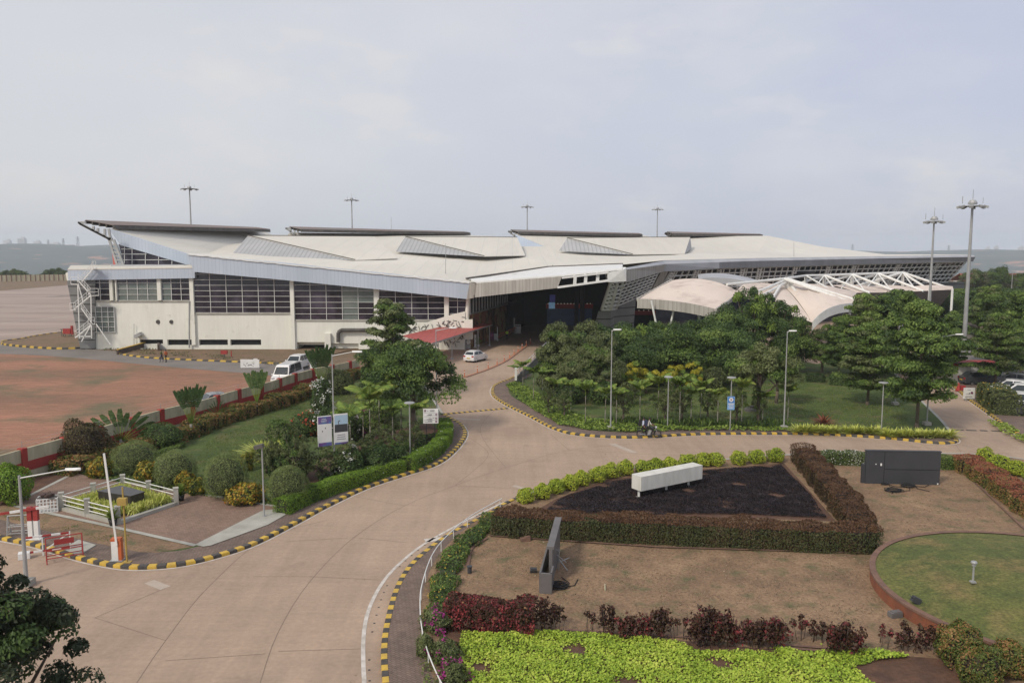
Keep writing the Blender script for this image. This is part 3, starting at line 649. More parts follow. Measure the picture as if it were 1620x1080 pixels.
# ---- kerbs
def kerb(name, path, w=0.3, h=0.17, block=0.42, z=0.0):
    pts = resample(path, block); mb = MB(); a = offset(pts, w / 2); b = offset(pts, -w / 2)
    for i in range(len(pts) - 1):
        g = 0.012
        q = [a[i].lerp(a[i + 1], g), b[i].lerp(b[i + 1], g), b[i + 1].lerp(b[i], g), a[i + 1].lerp(a[i], g)]
        c = sum(q, Vector()) / 4; qt = [p.lerp(c, 0.10) for p in q]
        lo = [(p.x, p.y, z) for p in q]; mid = [(p.x, p.y, z + h * .75) for p in q]; hi = [(p.x, p.y, z + h) for p in qt]
        fs = [(k, (k + 1) % 4, 4 + (k + 1) % 4, 4 + k) for k in range(4)] + [(4 + k, 4 + (k + 1) % 4, 8 + (k + 1) % 4, 8 + k) for k in range(4)] + [(8, 9, 10, 11)]
        mb.add(lo + mid + hi, fs, i % 2)
    return struct(name, mb, ['kerb_yellow', 'kerb_black'])
K1 = smooth(GP([(-120, 826), (-60, 838), (0, 852), (60, 864), (115, 881), (170, 894), (215, 899), (280, 895), (340, 882), (400, 862), (460, 832), (520, 800), (580, 772), (640, 752), (690, 735), (718, 714), (735, 690), (730, 674), (714, 664), (700, 656)]), 0.4)
K1b = smooth(GP([(700, 656), (688, 638), (672, 612), (654, 590)]) + [Vector((-13, 104, 0)), wend + Vector((0.6, -0.5, 0))], 0.5)
kerb('kerb', K1); 
islandL = [(p.x, p.y) for p in K1[::4]] + [(p.x, p.y) for p in K1b[::4]] + [(p.x, p.y) for p in WALLP[::-3]]
sheet('garden_lawn', islandL, ZI, 'lawn')
mb = MB(); strip(mb, K1b, 0.25, ZI + 0.02); struct('garden_edging', mb, 'concrete')
K2 = smooth(GP([(868, 548), (846, 575), (812, 598), (792, 606), (781, 613), (781, 626), (800, 640), (840, 660), (880, 680), (920, 689), (1000, 693), (1100, 688), (1200, 687), (1300, 688), (1400, 694), (1470, 701), (1500, 702), (1513, 698), (1505, 687)]), 0.4)
kerb('kerb', K2[int(len(K2) * 0.33):])
K2b = smooth(GP([(1505, 687), (1490, 668), (1470, 648), (1450, 628), (1428, 604), (1405, 582)]), 0.5)
islandC = [(p.x, p.y) for p in K2[::4]] + [(p.x, p.y) for p in K2b[::4]] + [tuple(G(*q)[:2]) for q in ((1345, 573), (1290, 577), (1240, 566), (1140, 556), (1040, 552), (950, 546))]
sheet('garden_lawn', islandC, ZI, 'lawn')
mb = MB(); strip(mb, offset(K2b, 0.0), 0.25, ZI + 0.012); strip(mb, K2[:int(len(K2) * 0.33)], 0.25, ZI + 0.012); struct('garden_edging', mb, 'concrete')
K3 = smooth(GP([(1700, 733), (1640, 703), (1600, 681), (1565, 655), (1530, 630), (1512, 614), (1497, 602), (1485, 592), (1470, 580)]), 0.4)
kerb('kerb', K3)
k3o = offset(K3, 3.6)
sheet('pavement', [(p.x, p.y) for p in K3[::4]] + [(p.x, p.y) for p in offset(K3, -3.6)[::-4]], ZI, 'paver')
mb = MB(); k35 = offset(K3, -4.6); strip(mb, k35, 2.0, ZI); struct('verge', mb, 'soil')
pk = offset(K3, -5.6)
sheet('car_park', [(p.x, p.y) for p in pk[::4]] + [(60, 150), (130, 150), (130, 45), (90, 45)], 0.06, 'road2')
# bottom garden
K4 = smooth(GP([(618, 1150), (612, 1100), (608, 1030), (615, 980), (630, 930), (655, 892), (700, 855), (740, 832), (770, 817), (800, 798), (830, 786)]), 0.4)
kerb('kerb', K4, w=0.24, h=0.15)
RL = smooth(GP([(720, 1150), (686, 1080), (670, 1030), (665, 985), (668, 945), (686, 893), (716, 857), (745, 833), (775, 815), (800, 801)]), 0.4)
E4 = smooth(GP([(830, 786), (880, 766), (960, 748), (1060, 737), (1150, 729), (1245, 722), (1370, 718), (1500, 720), (1560, 722), (1640, 732), (1800, 760)]), 0.6)
gard = [(p.x, p.y) for p in RL[::4]] + [(p.x, p.y) for p in E4[::4]] + [(60, 30), (50, 14), (0, 14)]
sheet('garden_ground', gard, ZI, 'dry_lawn')
sheet('pavement', [(p.x, p.y) for p in K4[::4]] + [(p.x, p.y) for p in RL[::-4]], ZI + 0.004 - 0.002, 'paver')
mb = MB(); strip(mb, E4, 0.28, 0.15); 
struct('kerbstone', mb, 'concrete')
# pavement strip behind K1 and K2
sheet('pavement', [(p.x, p.y) for p in K1[::4]] + [(p.x, p.y) for p in offset(K1, 1.75)[::-4]], ZI + 0.005, 'paver')
K2s = K2[int(len(K2) * 0.30):]
sheet('pavement', [(p.x, p.y) for p in K2s[::4]] + [(p.x, p.y) for p in offset(K2s, 1.7)[::-4]], ZI + 0.005, 'paver')
# ---- painted lines and slab joints
mb = MB()
WL = smooth(GP([(585, 1150), (577, 1090), (575, 1010), (585, 960), (610, 915), (645, 880), (680, 855), (740, 822), (790, 798), (845, 776)]), 0.5)
strip(mb, WL, 0.16, 0.018)
strip(mb, offset(K1, -0.26), 0.10, 0.018); strip(mb, offset(K2, -0.26), 0.09, 0.018); strip(mb, offset(K3, 0.26), 0.09, 0.018)
strip(mb, offset(E4, 0.32), 0.10, 0.018)
strip(mb, GP([(672, 855), (700, 852)]), 0.5, 0.018)
struct('road_markings', mb, 'white_paint')
mb = MB()
J = [[(410, 1085), (440, 1000), (490, 920), (560, 850), (640, 800), (720, 768), (800, 740), (900, 712), (1000, 702)],
     [(213, 1085), (262, 1013), (330, 928), (420, 852), (520, 822)], [(560, 850), (642, 858)], [(490, 912), (600, 917)], [(440, 1030), (577, 1026)], [(262, 1013), (150, 977)], [(150, 977), (262, 930)],
     [(700, 856), (790, 792)], [(400, 912), (494, 912)], [(262, 1045), (420, 1034)], [(560, 850), (450, 857)], [(640, 800), (560, 785)], [(720, 768), (850, 775)], [(720, 768), (770, 725), (765, 708), (735, 688)],
     [(900, 712), (1100, 722)], [(800, 740), (760, 680), (790, 640), (810, 610), (850, 575), (890, 545)], [(900, 712), (870, 686)], [(1300, 690), (1500, 712), (1620, 718)], [(1508, 698), (1520, 715)], [(700, 690), (860, 672)], [(690, 628), (800, 622)], [(700, 605), (835, 596)]]
for j in J: strip(mb, smooth(GP(j), 1.0), 0.026, 0.016)
struct('slab_joints', mb, 'joint')
M['patch'] = mat('pale_mortar', (.47, .40, .33), (.38, .31, .25), scale=1.5, rough=.9, world_pos=True)
mb = MB()
for a, b, w in (((968, 702), (1004, 716), .5), ((236, 920), (262, 930), .5), ((812, 768), (842, 776), .35), ((690, 660), (760, 664), .3)): strip(mb, smooth(GP([a, b]), .5), w, 0.0145)
struct('repair_patches', mb, 'patch')
# rows of drain holes in the gutter
mb = MB(); gp = resample(offset(K4, 0.55), 0.75)
for i, p in enumerate(gp):
    if i % 9 < 7: mb.lathe((p.x, p.y, 0.012), [(0.05, 0), (0.05, 0.006)], 8)
struct('drain_holes', mb, 'kerb_black')
# rumble strips across the road
def rumble(name, a, b, n):
    mb = MB(); a, b = G(*a), G(*b); d = (b - a) / n; rz = math.atan2(d.y, d.x)
    for i in range(n):
        mb.box(a + d * (i + 0.5) + Vector((0, 0, 0.035)), (d.length * 0.96, 0.4, 0.05), rz=rz, m=i % 2)
    return struct(name, mb, ['kerb_yellow', 'kerb_black'])
rumble('speed_bump', (694, 656), (803, 646), 26)
mb = MB(); 
for i, (x0, x1) in enumerate(((1508, 1525), (1528, 1545), (1550, 1562), (1568, 1585), (1590, 1605))): strip(mb, GP([(x0, 680 + i * 0.5), (x1, 680.6 + i * 0.5)]), 0.35, 0.03)
struct('speed_bump', mb, 'kerb_black')
# divider of the drop-off lane
DV = smooth(GP([(735, 597), (770, 585), (800, 571), (825, 553), (842, 542)]), 0.5)
mb = MB(); a_, b_ = offset(DV, .22), offset(DV, -.22)
for i in range(len(DV) - 1): mb.prism([a_[i], b_[i], b_[i + 1], a_[i + 1]], 0.0, 0.12)
M['div'] = mat('lane_divider', (0.42, 0.20, 0.12), (0.33, 0.2, 0.14), scale=1.5, rough=0.8, world_pos=True)
struct('lane_divider', mb, 'div')
bp = resample(DV, DV and sum((b - a).length for a, b in zip(DV, DV[1:])) / 10.5)
for i, p in enumerate(bp[:11]):
    mb = MB(); mb.lathe((0, 0, 0), [(0.10, 0), (0.10, 0.04), (0.045, 0.06), (0.045, 0.75), (0.02, 0.78)], 10, 0); mb.lathe((0, 0, 0.5), [(0.048, 0), (0.048, 0.10)], 10, 1)
    o = mb.build('lane_bollard', ['orange', 'white'], loc=(p.x, p.y, 0.12)); tag(o, ORD[i] + ' slim orange bollard on the lane divider, counted from the near end', 'bollard', 'orange bollards along the lane divider')
# islands of the airside
isl = smooth(GP([(4, 541), (35, 537), (55, 533), (90, 528), (118, 526)]), 0.4); isl2 = smooth(GP([(4, 541), (8, 546), (60, 551), (110, 552.5), (150, 549), (176, 545)]), 0.4)
kerb('kerb', isl2, block=0.9, h=0.3); kerb('kerb', isl, block=0.9, h=0.3)
sheet('traffic_island', [(p.x, p.y) for p in isl[::2]] + [(p.x, p.y) for p in isl2[::-2]], 0.2, 'dirt2')
k5 = smooth(GP([(186, 560), (230, 566), (300, 570), (360, 572.5), (470, 577)]), 0.4)
kerb('kerb', k5, block=0.9, h=0.2)
sheet('verge', [(p.x, p.y) for p in k5[::3]] + [(-24, 122.9), (-55, 122.9)], 0.1, 'dirt2')
mb = MB()
for i in range(12): mb.box(G(178 + i * 2.2, 547) + Vector((0, 0, 0.45)), (0.21, 0.6, 0.9), m=i // 2 % 2)
o = mb.build('crash_block', ['kerb_yellow', 'kerb_black']); tag(o, 'row of large yellow and black striped concrete blocks at the foot of the terminal wall', 'barrier')
mb = MB(); a = G(186, 561); b = G(251, 547)
mb.bar(a + Vector((0, 0, 0.35)), b + Vector((0, 0, 0.75)), 0.3, 0.7, 0); mb.bar(a + Vector((0, 0, 0.74)), b + Vector((0, 0, 1.14)), 0.34, 0.08, 1); mb.bar(b + Vector((0, 0, 0.5)), G(251, 556) + Vector((0, 0, 0.5)), 0.3, 1.0, 0)
M['dkbrick'] = mat('dark_brick', (0.07, 0.05, 0.045), (0.11, 0.08, 0.06), scale=1.5, rough=0.9)
tag(mb.build('ramp_wall', ['dkbrick', 'kerb_yellow']), 'low dark ramp wall with yellow coping beside the airside verge', 'wall')
# ---- plaza, walkway and verge in the left garden
pl = GP([(20, 802), (118, 751), (172, 762), (262, 779), (345, 790), (448, 806), (418, 836), (310, 866), (160, 832)])
sheet('plaza', [(p.x, p.y) for p in pl], ZI + 0.01, 'paver2')
mb = MB()
for seg in ([(120, 750), (20, 801)], [(20, 803), (160, 833), (310, 867)], [(175, 761), (262, 778), (345, 789), (440, 805)]):
    q = smooth(GP(seg), 1.0); strip(mb, q, 0.28, ZI + 0.03)
struct('plaza_edging', mb, 'concrete')
sheet('walkway', [(p.x, p.y) for p in GP([(308, 866), (416, 811), (447, 808), (452, 818), (424, 834), (334, 867), (322, 869)])], ZI + 0.035, 'concrete')
sheet('verge', [(p.x, p.y) for p in GP([(-60, 788), (18, 804), (160, 835), (306, 868), (250, 878), (222, 877), (150, 862), (60, 840), (-40, 815)])], ZI + 0.008, 'dry_lawn')
sheet('verge', [(p.x, p.y) for p in GP([(-60, 812), (20, 801), (118, 749), (60, 757), (0, 774), (-60, 788)])], ZI + 0.012, 'soil')
sheet('garden_bed', [(p.x, p.y) for p in GP([(455, 775), (520, 720), (600, 690), (680, 670), (700, 690), (640, 735), (520, 775)])], ZI + 0.004, 'soil')
# beds of the bottom garden
bed1 = GP([(845, 812), (880, 792), (960, 762), (1060, 748), (1160, 742), (1240, 735), (1290, 790), (1322, 828), (1180, 822), (1000, 822), (900, 818)])
sheet('garden_bed', [(p.x, p.y) for p in bed1], ZI + 0.006, 'soil')
bed2 = GP([(690, 1100), (705, 990), (800, 1000), (1000, 1010), (1200, 1030), (1400, 1040), (1500, 1048), (1540, 1100)])
sheet('garden_bed', [(p.x, p.y) for p in bed2], ZI + 0.008, 'soil')
mb = MB()
for seg in ([(775, 852), (1040, 870), (1380, 880)], [(1255, 735), (1325, 822)], [(740, 900), (745, 872), (778, 851)], [(860, 1000), (1100, 1015), (1450, 1043)], [(1210, 1028), (1420, 1047)], [(1490, 1042), (1530, 1090)], [(1516, 742), (1630, 850)]):
    q = resample(GP(seg), 0.5); strip(mb, q, 0.14, ZI + 0.06)
struct('bed_edging', mb, 'brickcap')
# ---- round raised lawn with its brick rim
def circ(p1, p2, p3):
    ax, ay, bx, by, cx, cy = p1.x, p1.y, p2.x, p2.y, p3.x, p3.y; d = 2 * (ax * (by - cy) + bx * (cy - ay) + cx * (ay - by))
    ux = ((ax * ax + ay * ay) * (by - cy) + (bx * bx + by * by) * (cy - ay) + (cx * cx + cy * cy) * (ay - by)) / d
    uy = ((ax * ax + ay * ay) * (cx - bx) + (bx * bx + by * by) * (ax - cx) + (cx * cx + cy * cy) * (bx - ax)) / d
    return Vector((ux, uy, 0)), math.hypot(ax - ux, ay - uy)
RC, RR = circ(G(1379, 880, 0.7), G(1510, 840, 0.7), G(1500, 990, 0.7))
print('rim', RC, RR)
mb = MB(); n = 72
for k in range(n):
    a0, a1 = 6.28319 * k / n, 6.28319 * (k + 1) / n
    def pt(r, a, z): return (RC.x + r * math.cos(a), RC.y + r * math.sin(a), z)
    mb.poly([pt(RR, a0, 0.1), pt(RR, a1, 0.1), pt(RR, a1, 0.62), pt(RR, a0, 0.62)], 0)
    mb.poly([pt(RR + .04, a0, 0.62), pt(RR + .04, a1, 0.62), pt(RR + .04, a1, 0.72), pt(RR + .04, a0, 0.72)], 1)
    mb.poly([pt(RR + .04, a0, 0.72), pt(RR + .04, a1, 0.72), pt(RR - .22, a1, 0.72), pt(RR - .22, a0, 0.72)], 1)
    mb.poly([pt(RR, a0, 0.62), pt(RR, a1, 0.62), pt(RR + .04, a1, 0.62), pt(RR + .04, a0, 0.62)], 1)
tag(mb.build('brick_rim_wall', ['brickwall', 'brickcap']), 'low round brick retaining wall round the raised lawn', 'wall')
vs = []; 
for i in range(9):
    r_ = (RR - 0.2) * (1 - i / 8.0)
    for k in range(n): a0 = 6.28319 * k / n; vs.append((RC.x + r_ * math.cos(a0), RC.y + r_ * math.sin(a0), 0.68 + 0.5 * (1 - (1 - i / 8.0) ** 2)))
mb = MB(); mb.add(vs, [(i * n + k, i * n + (k + 1) % n, (i + 1) * n + (k + 1) % n, (i + 1) * n + k) for i in range(8) for k in range(n)])
struct('raised_lawn', mb, 'lawn2', smooth=True)

# ============================================================ TERMINAL
T = empty('terminal_building', (-20, 140, 0), 'long low airport terminal with pale folded sheet roofs and dark glazed fronts', 'building'); T0 = Vector((-20, 140, 0))
def part(name, mb, mats, parent=None, smooth=False, label=None):
    mb.shift(-T0) if parent is None else mb.shift(-T0)
    return mb.build(name, mats, parent or T, smooth=smooth, label=label)
YF = 124.0
def X(px, Y=YF, py=480): return P(px, py, Y).x
def Z(py, Y=YF): return ZAT(Y, py)
def wall_holes(mb, x0, x1, z0, z1, holes, Y, m=0, depth=0.5, md=1):
    xs = sorted({x0, x1} | {h[0] for h in holes} | {h[1] for h in holes}); zs = sorted({z0, z1} | {h[2] for h in holes} | {h[3] for h in holes})
    for i in range(len(xs) - 1):
        for j in range(len(zs) - 1):
            cx, cz = (xs[i] + xs[i + 1]) / 2, (zs[j] + zs[j + 1]) / 2
            if any(h[0] < cx < h[1] and h[2] < cz < h[3] for h in holes): continue
            mb.poly([(xs[i], Y, zs[j]), (xs[i + 1], Y, zs[j]), (xs[i + 1], Y, zs[j + 1]), (xs[i], Y, zs[j + 1])], m)
    for a, b, c, d in holes:
        mb.poly([(a, Y, c), (b, Y, c), (b, Y + depth, c), (a, Y + depth, c)], m); mb.poly([(a, Y, d), (a, Y + depth, d), (b, Y + depth, d), (b, Y, d)], m)
        mb.poly([(a, Y, c), (a, Y + depth, c), (a, Y + depth, d), (a, Y, d)], m); mb.poly([(b, Y, c), (b, Y, d), (b, Y + depth, d), (b, Y + depth, c)], m)
        mb.poly([(a - .1, Y + depth, c - .1), (b + .1, Y + depth, c - .1), (b + .1, Y + depth, d + .1), (a - .1, Y + depth, d + .1)], md)
def bay(px0, px1, py0, py1, nx, ny, Y, glass='glass_dark', light=()):
    x0, x1, z0, z1 = X(px0, Y), X(px1, Y), Z(py1, Y), Z(py0, Y)
    mb = MB(); mb.poly([(x0, Y, z0), (x1, Y, z0), (x1, Y, z1), (x0, Y, z1)], 0)
    w = part('window', mb, [glass]); w_ = w
    mb = MB()
    for i in range(nx + 1): mb.box((x0 + (x1 - x0) * i / nx, Y - 0.06, (z0 + z1) / 2), (0.065, 0.12, z1 - z0))
    for j in range(ny + 1): mb.box(((x0 + x1) / 2, Y - 0.063, z0 + (z1 - z0) * j / ny), (x1 - x0 + 0.13, 0.13, 0.055))
    f = mb.shift(-T0).build('frame', ['white_metal'], w)
    if light:
        mb = MB()
        for i, j0, j1, g in light:
            a, b = x0 + (x1 - x0) * i / nx, x0 + (x1 - x0) * (i + 1) / nx
            mb.poly([(a, Y - 0.01, z0 + (z1 - z0) * j0 / ny), (b, Y - 0.01, z0 + (z1 - z0) * j0 / ny), (b, Y - 0.01, z0 + (z1 - z0) * j1 / ny), (a, Y - 0.01, z0 + (z1 - z0) * j1 / ny)])
        mb.shift(-T0).build('pane', ['glass_green'], w)
# cream walls
zs1, zs2, zs3 = Z(475), Z(494.5), Z(505.5)
mb = MB(); op = Z(537), Z(546)
holes = [(X(218), X(255), op[1] + .2, op[0]), (X(262), X(306), op[1], op[0]), (X(312), X(358), op[1], op[0]), (X(362), X(411), op[1], op[0])]
wall_holes(mb, X(126), X(305), -0.3, zs1, holes[:1] + [(X(262), X(304.5), op[1], op[0])], YF)
wall_holes(mb, X(305), X(466), -0.3, zs2, holes[2:], YF)
wall_holes(mb, X(466), X(710), -0.3, zs3, [(X(468), X(514), -0.2, Z(541)), (X(520), X(566), -0.2, Z(543))], YF - 0.06, depth=4.0)
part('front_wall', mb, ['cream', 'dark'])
mb = MB(); mb.box(((X(126) + X(305)) / 2, YF - .02, zs1 - 0.1), (X(305) - X(126), 0.3, 0.22)); mb.box(((X(305) + X(463)) / 2, YF - .02, zs2 - 0.1), (X(463) - X(305), 0.3, 0.22)); mb.box(((X(463) + X(708)) / 2, YF - .05, zs3 - 0.1), (X(708) - X(463), 0.3, 0.22))
part('sill', mb, ['concrete'])
# pilasters
for a, b, y0, y1 in ((176, 181, 440, 475), (251, 257, 440, 475), (302, 308, 432, 545), (460, 466, 445, 560), (592, 600, 455, 506), (703, 710, 465, 515), (185, 187, 440, 475)):
    mb = MB(); mb.box(((X(a) + X(b)) / 2, YF - 0.12, (Z(y0) + Z(y1)) / 2), (X(b) - X(a), 0.5, Z(y0) - Z(y1))); part('pilaster', mb, ['cream'])
# upper bays
bay(128, 176, 438, 475, 3, 4, YF - .01, light=())
bay(187, 251, 438, 475, 4, 4, YF - .01, light=((0, 0, 3, 0), (1, 0, 3, 0), (2, 0, 3, 0), (3, 0, 3, 0)))
bay(257, 303, 438, 475, 3, 4, YF - .01, light=((0, 0, 3, 0),))
bay(308, 460, 425, 494.5, 6, 8, YF - .01)
bay(466, 592, 432, 505.5, 5, 8, YF - .01, light=((3, 0, 8, 0), (4, 3, 6, 0)))
bay(600, 703, 442, 505.5, 4, 7, YF - .01)
bay(710, 738, 455, 496, 2, 4, YF - .01, light=((0, 2, 4, 0),))
bay(141, 180, 485, 525, 4, 5, YF - .15, 'glass_green')
# grey louvred corner, left end, leaning
mb = MB(); mb.slab([P(105, 440, YF - .3), P(150, 440, YF - .3), P(150, 552, YF - .3), P(127, 552, YF - .3)], (0, 1.5, 0)); part('louvre_wall', mb, ['louvre'])
mb = MB(); mb.slab([P(103.5, 432, YF - .35), P(110, 430, YF - .35), P(110, 444, YF - .35), P(106, 444, YF - .35)], (0, 20, 0)); part('eaves_end', mb, ['cream'])
# fascias
mb = MB(); mb.slab([P(107, 426, YF - .8), P(308, 423, YF - .8), P(308, 440, YF - .8), P(108, 443.5, YF - .8)], (0, 0.8, 0)); part('fascia', mb, ['fascia'])
mb = MB(); mb.slab([P(107, 425.6, YF - .85), P(308, 422.6, YF - .85), P(300, 418, YF + 12), P(112, 419.5, YF + 12)], (0, 0, -0.15)); part('low_roof', mb, ['roof'])
mb = MB(); mb.slab([P(296, 402, YF - 1.6), P(440, 415, YF - 1.6), P(600, 431, YF - 1.6), P(743, 447, YF - 1.6), P(738, 473, YF - 1.6), P(600, 458, YF - 1.6), P(440, 442, YF - 1.6), P(307, 430, YF - 1.6)], (0, 1.6, 0)); part('fascia', mb, ['fascia'])
mb = MB(); mb.slab([P(743, 447, YF - 1.7), P(755, 448, YF - 1.7), P(750, 471, YF - 1.7), P(738, 473.5, YF - 1.7)], (0, 2.0, 0)); part('corner_panel', mb, ['fascia2'])
# flashing strip along the front edge (crinkled sheets)
mb = MB(); rr = random.Random(3); prev = None
for i in range(81):
    f = i / 80; px = 297 + (742 - 297) * f; py = 402 + 45 * f + rr.uniform(-1.0, 0.2); a = P(px, py, YF - 1.75); 
    if prev is not None: mb.poly([prev, a, a + Vector((0, .7, .06)), prev + Vector((0, .7, .06))]); mb.poly([prev, a, a + Vector((0, 0, -0.16)), prev + Vector((0, 0, -0.16))])
    prev = a
part('flashing', mb, ['white_metal'])
# upper lit gable with triangular glazing
YU = 134.0
mb = MB(); mb.slab([P(172, 362, YU), P(297, 402, YU), P(303, 421, YU), P(191, 388, YU)], (0, 0.7, 0)); part('fascia', mb, ['fascia'])
mb = MB(); mb.poly([P(188, 386, YU + .3), P(304, 418, YU + .3), P(304, 423, YU + .3), P(197, 423, YU + .3)]); w = part('window', mb, ['glass_dark'])
mb = MB()
for px in (197, 209, 230, 251, 272, 293):
    mb.bar(P(px, 388 + (px - 191) * 0.29, YU + .2), P(px, 422, YU + .2), 0.08, 0.08)
for py, pe in ((402, 232), (411, 268), (394, 210)): mb.bar(P(192, py, YU + .2), P(pe, py, YU + .2), 0.08, 0.08)
mb.shift(-T0).build('frame', ['white_metal'], w)
mb = MB(); mb.box(((X(190, YU) + X(303, YU)) / 2, YU - 1.0, Z(421, YU - 1.5)), (X(303, YU) - X(190, YU), 3.0, 0.5)); part('ledge', mb, ['fascia4'])
# main roof: a folded sheet
Fr = [(297, 402, YF - 1.6), (520, 423, YF - 1.6), (743, 447, YF - 1.6), (868, 423, 134), (985, 418.5, 136), (1050, 412, 140), (1200, 408.2, 155), (1350, 405.8, 172), (1539, 403.2, 195)]
Mr = [(330, 401, 145), (560, 411, 148), (740, 409, 158), (830, 405, 168), (1000, 402, 178), (1085, 400, 186), (1200, 398, 195), (1350, 403.2, 205), (1533, 402.8, 215)]
Br = [(395, 371, 190), (560, 373, 196), (760, 373, 206), (830, 376, 212), (1000, 376, 220), (1060, 374, 225), (1215, 373, 230), (1300, 390, 228), (1400, 402.2, 226)]
mb = MB()
for A, B in ((Fr, Mr), (Mr, Br)):
    for i in range(8):
        a, b, c, d = P(*A[i]), P(*A[i + 1]), P(*B[i + 1]), P(*B[i]); mb.poly([a, b, c]); mb.poly([a, c, d])
part('roof', mb, ['roof'])
mb = MB(); r1 = [P(172, 362, YU), P(297, 402, YU), P(372, 402.5, 158), P(413, 363.5, 190), P(436, 374, 192)]; mb.poly([r1[0], r1[1], r1[2]]); mb.poly([r1[0], r1[2], r1[3]]); mb.poly([r1[2], r1[4], r1[3]]); part('roof', mb, ['roof'])
mb = MB(); mb.poly([P(458, 368, 189), P(741, 371, 217), P(772, 378, 206), P(560, 380, 192), P(450, 380, 186)]); part('roof', mb, ['roof'])
mb = MB(); mb.poly([P(815, 370, 199), P(1013, 372, 226), P(1062, 379, 222), P(890, 397, 189), P(872, 394.5, 188)]); part('roof', mb, ['roof'])
mb = MB(); mb.poly([P(1058, 372, 222), P(1205, 372, 238), P(1232, 379, 229), P(1092, 386, 212), P(1066, 384, 214)]); part('roof', mb, ['roof'])
mb = MB(); mb.poly([P(814, 370, 198.5), P(873, 395, 187.5), P(826, 393, 187)]); part('gable', mb, ['fascia'])
# monitors (raised wedges)
def monitor(A, B, C, D, E, tri=None):
    A, B, C, D, E = [P(*q) for q in (A, B, C, D, E)]
    mb = MB(); mb.poly([A, B, C]); part('gable', mb, ['mon'])
    mb = MB(); up = Vector((0, 0, 0.08)); mb.slab([B + up, D + up, E + up, C + up], (0, 0, -0.12)); part('roof_monitor', mb, ['roof'])
    if tri: mb = MB(); mb.poly([D, P(*tri), E]); part('gable', mb, ['mon'])
    mb = MB(); mb.bar(B + up * 2, D + up * 2, 0.3, 0.1); mb.bar(B + up * 2, C + up * 2, 0.15, 0.1); part('ridge_cap', mb, ['dark_metal'])
monitor((366, 403, 147), (392, 373.5, 156), (562, 412, 144), (592, 374.5, 178), (629, 409, 150))
monitor((626, 398, 160), (641, 375, 172), (766, 406, 154), (818, 376, 186), (831, 404.5, 165))
monitor((884, 397, 176), (897, 377, 182), (1001, 403, 168), (1092, 375.5, 196), (1083, 402, 176), (1094, 393, 194))
# sawtooth deck and purlins of the high eaves
def sail(l, rgt, n, step, steps, drop, bracket=True, big=1.0):
    mb = MB(); md = MB(); pl_, pr_ = [], []
    for i in range(n):
        a = P(l[0] + step * i, l[1] + drop * i, l[2] - steps * i); b = P(rgt[0] + step * 0.5 * i, rgt[1] + drop * 0.4 * i, rgt[2] - steps * i)
        mb.bar(a, b, 0.25, 0.55 * big); pl_.append(a + Vector((0, 0, 0.30 * big))); pr_.append(b + Vector((0, 0, 0.30 * big)))
    part('purlin', mb, ['dark_metal'])
    for i in range(n - 1): md.slab([pl_[i], pr_[i], pr_[i + 1], pl_[i + 1]], (0, 0, 0.10))
    part('deck', md, ['truss_deck'])
sail((135, 351.5, 141), (405, 362, 188), 5, 11, 1.6, 2.0)
mb = MB()
for dy in (0, 2.2):
    for a, b in (((124, 352), (172, 377)), ((172, 377), (178, 378)), ((124, 352), (136, 352)), ((126, 354), (176, 380)), ((172, 377), (186, 420)), ((180, 379), (196, 420)), ((172, 362), (175, 378)), ((148, 366), (148, 358)), ((155, 369), (155, 361)), ((166, 374), (166, 362))):
        mb.bar(P(*a, 132 + dy), P(*b, 132 + dy), 0.32, 0.32)
for k in range(7): f = (k + .5) / 7; mb.bar(P(172 + 14 * f, 377 + 43 * f, 132), P(180 + 16 * f, 379 + 41 * f, 132), 0.25, 0.2)
part('bracket', mb, ['galv'])
sail((458, 361, 190), (735, 368.5, 217), 4, 6, 1.8, 1.4)
mb = MB()
for a, b in (((452, 361), (466, 371)), ((452, 361), (460, 361)), ((466, 371), (466, 364)), ((460, 367), (460, 362)), ((471, 372), (471, 364))): mb.bar(P(*a, 188), P(*b, 188), 0.35, 0.35)
part('bracket', mb, ['galv'])
sail((808, 365.5, 203), (1010, 371, 227), 4, 4, 1.8, 1.2)
mb = MB()
for a, b in (((804, 366), (815, 374)), ((804, 366), (810, 366)), ((815, 374), (815, 368)), ((809, 370), (809, 366))): mb.bar(P(*a, 201), P(*b, 201), 0.4, 0.4)
part('bracket', mb, ['galv'])
sail((1055, 368.5, 222), (1202, 372, 239), 4, 3, 1.8, 1.0)
mb = MB()
for a, b in (((1052, 369), (1061, 375)), ((1061, 375), (1061, 370)), ((1052, 369), (1058, 369))): mb.bar(P(*a, 220), P(*b, 220), 0.5, 0.5)
part('bracket', mb, ['dark_metal'])
# thin rods on the roof
for nm, px, a, b, Y in (('lightning_rod', 705, 385, 442, 130), ('lightning_rod', 619, 344, 372, 200), ('lightning_rod', 1256, 383, 408, 170)):
    mb = MB(); mb.tube(P(px, b, Y), P(px, a, Y), 0.06, 0.03, 6); part(nm, mb, ['galv'])
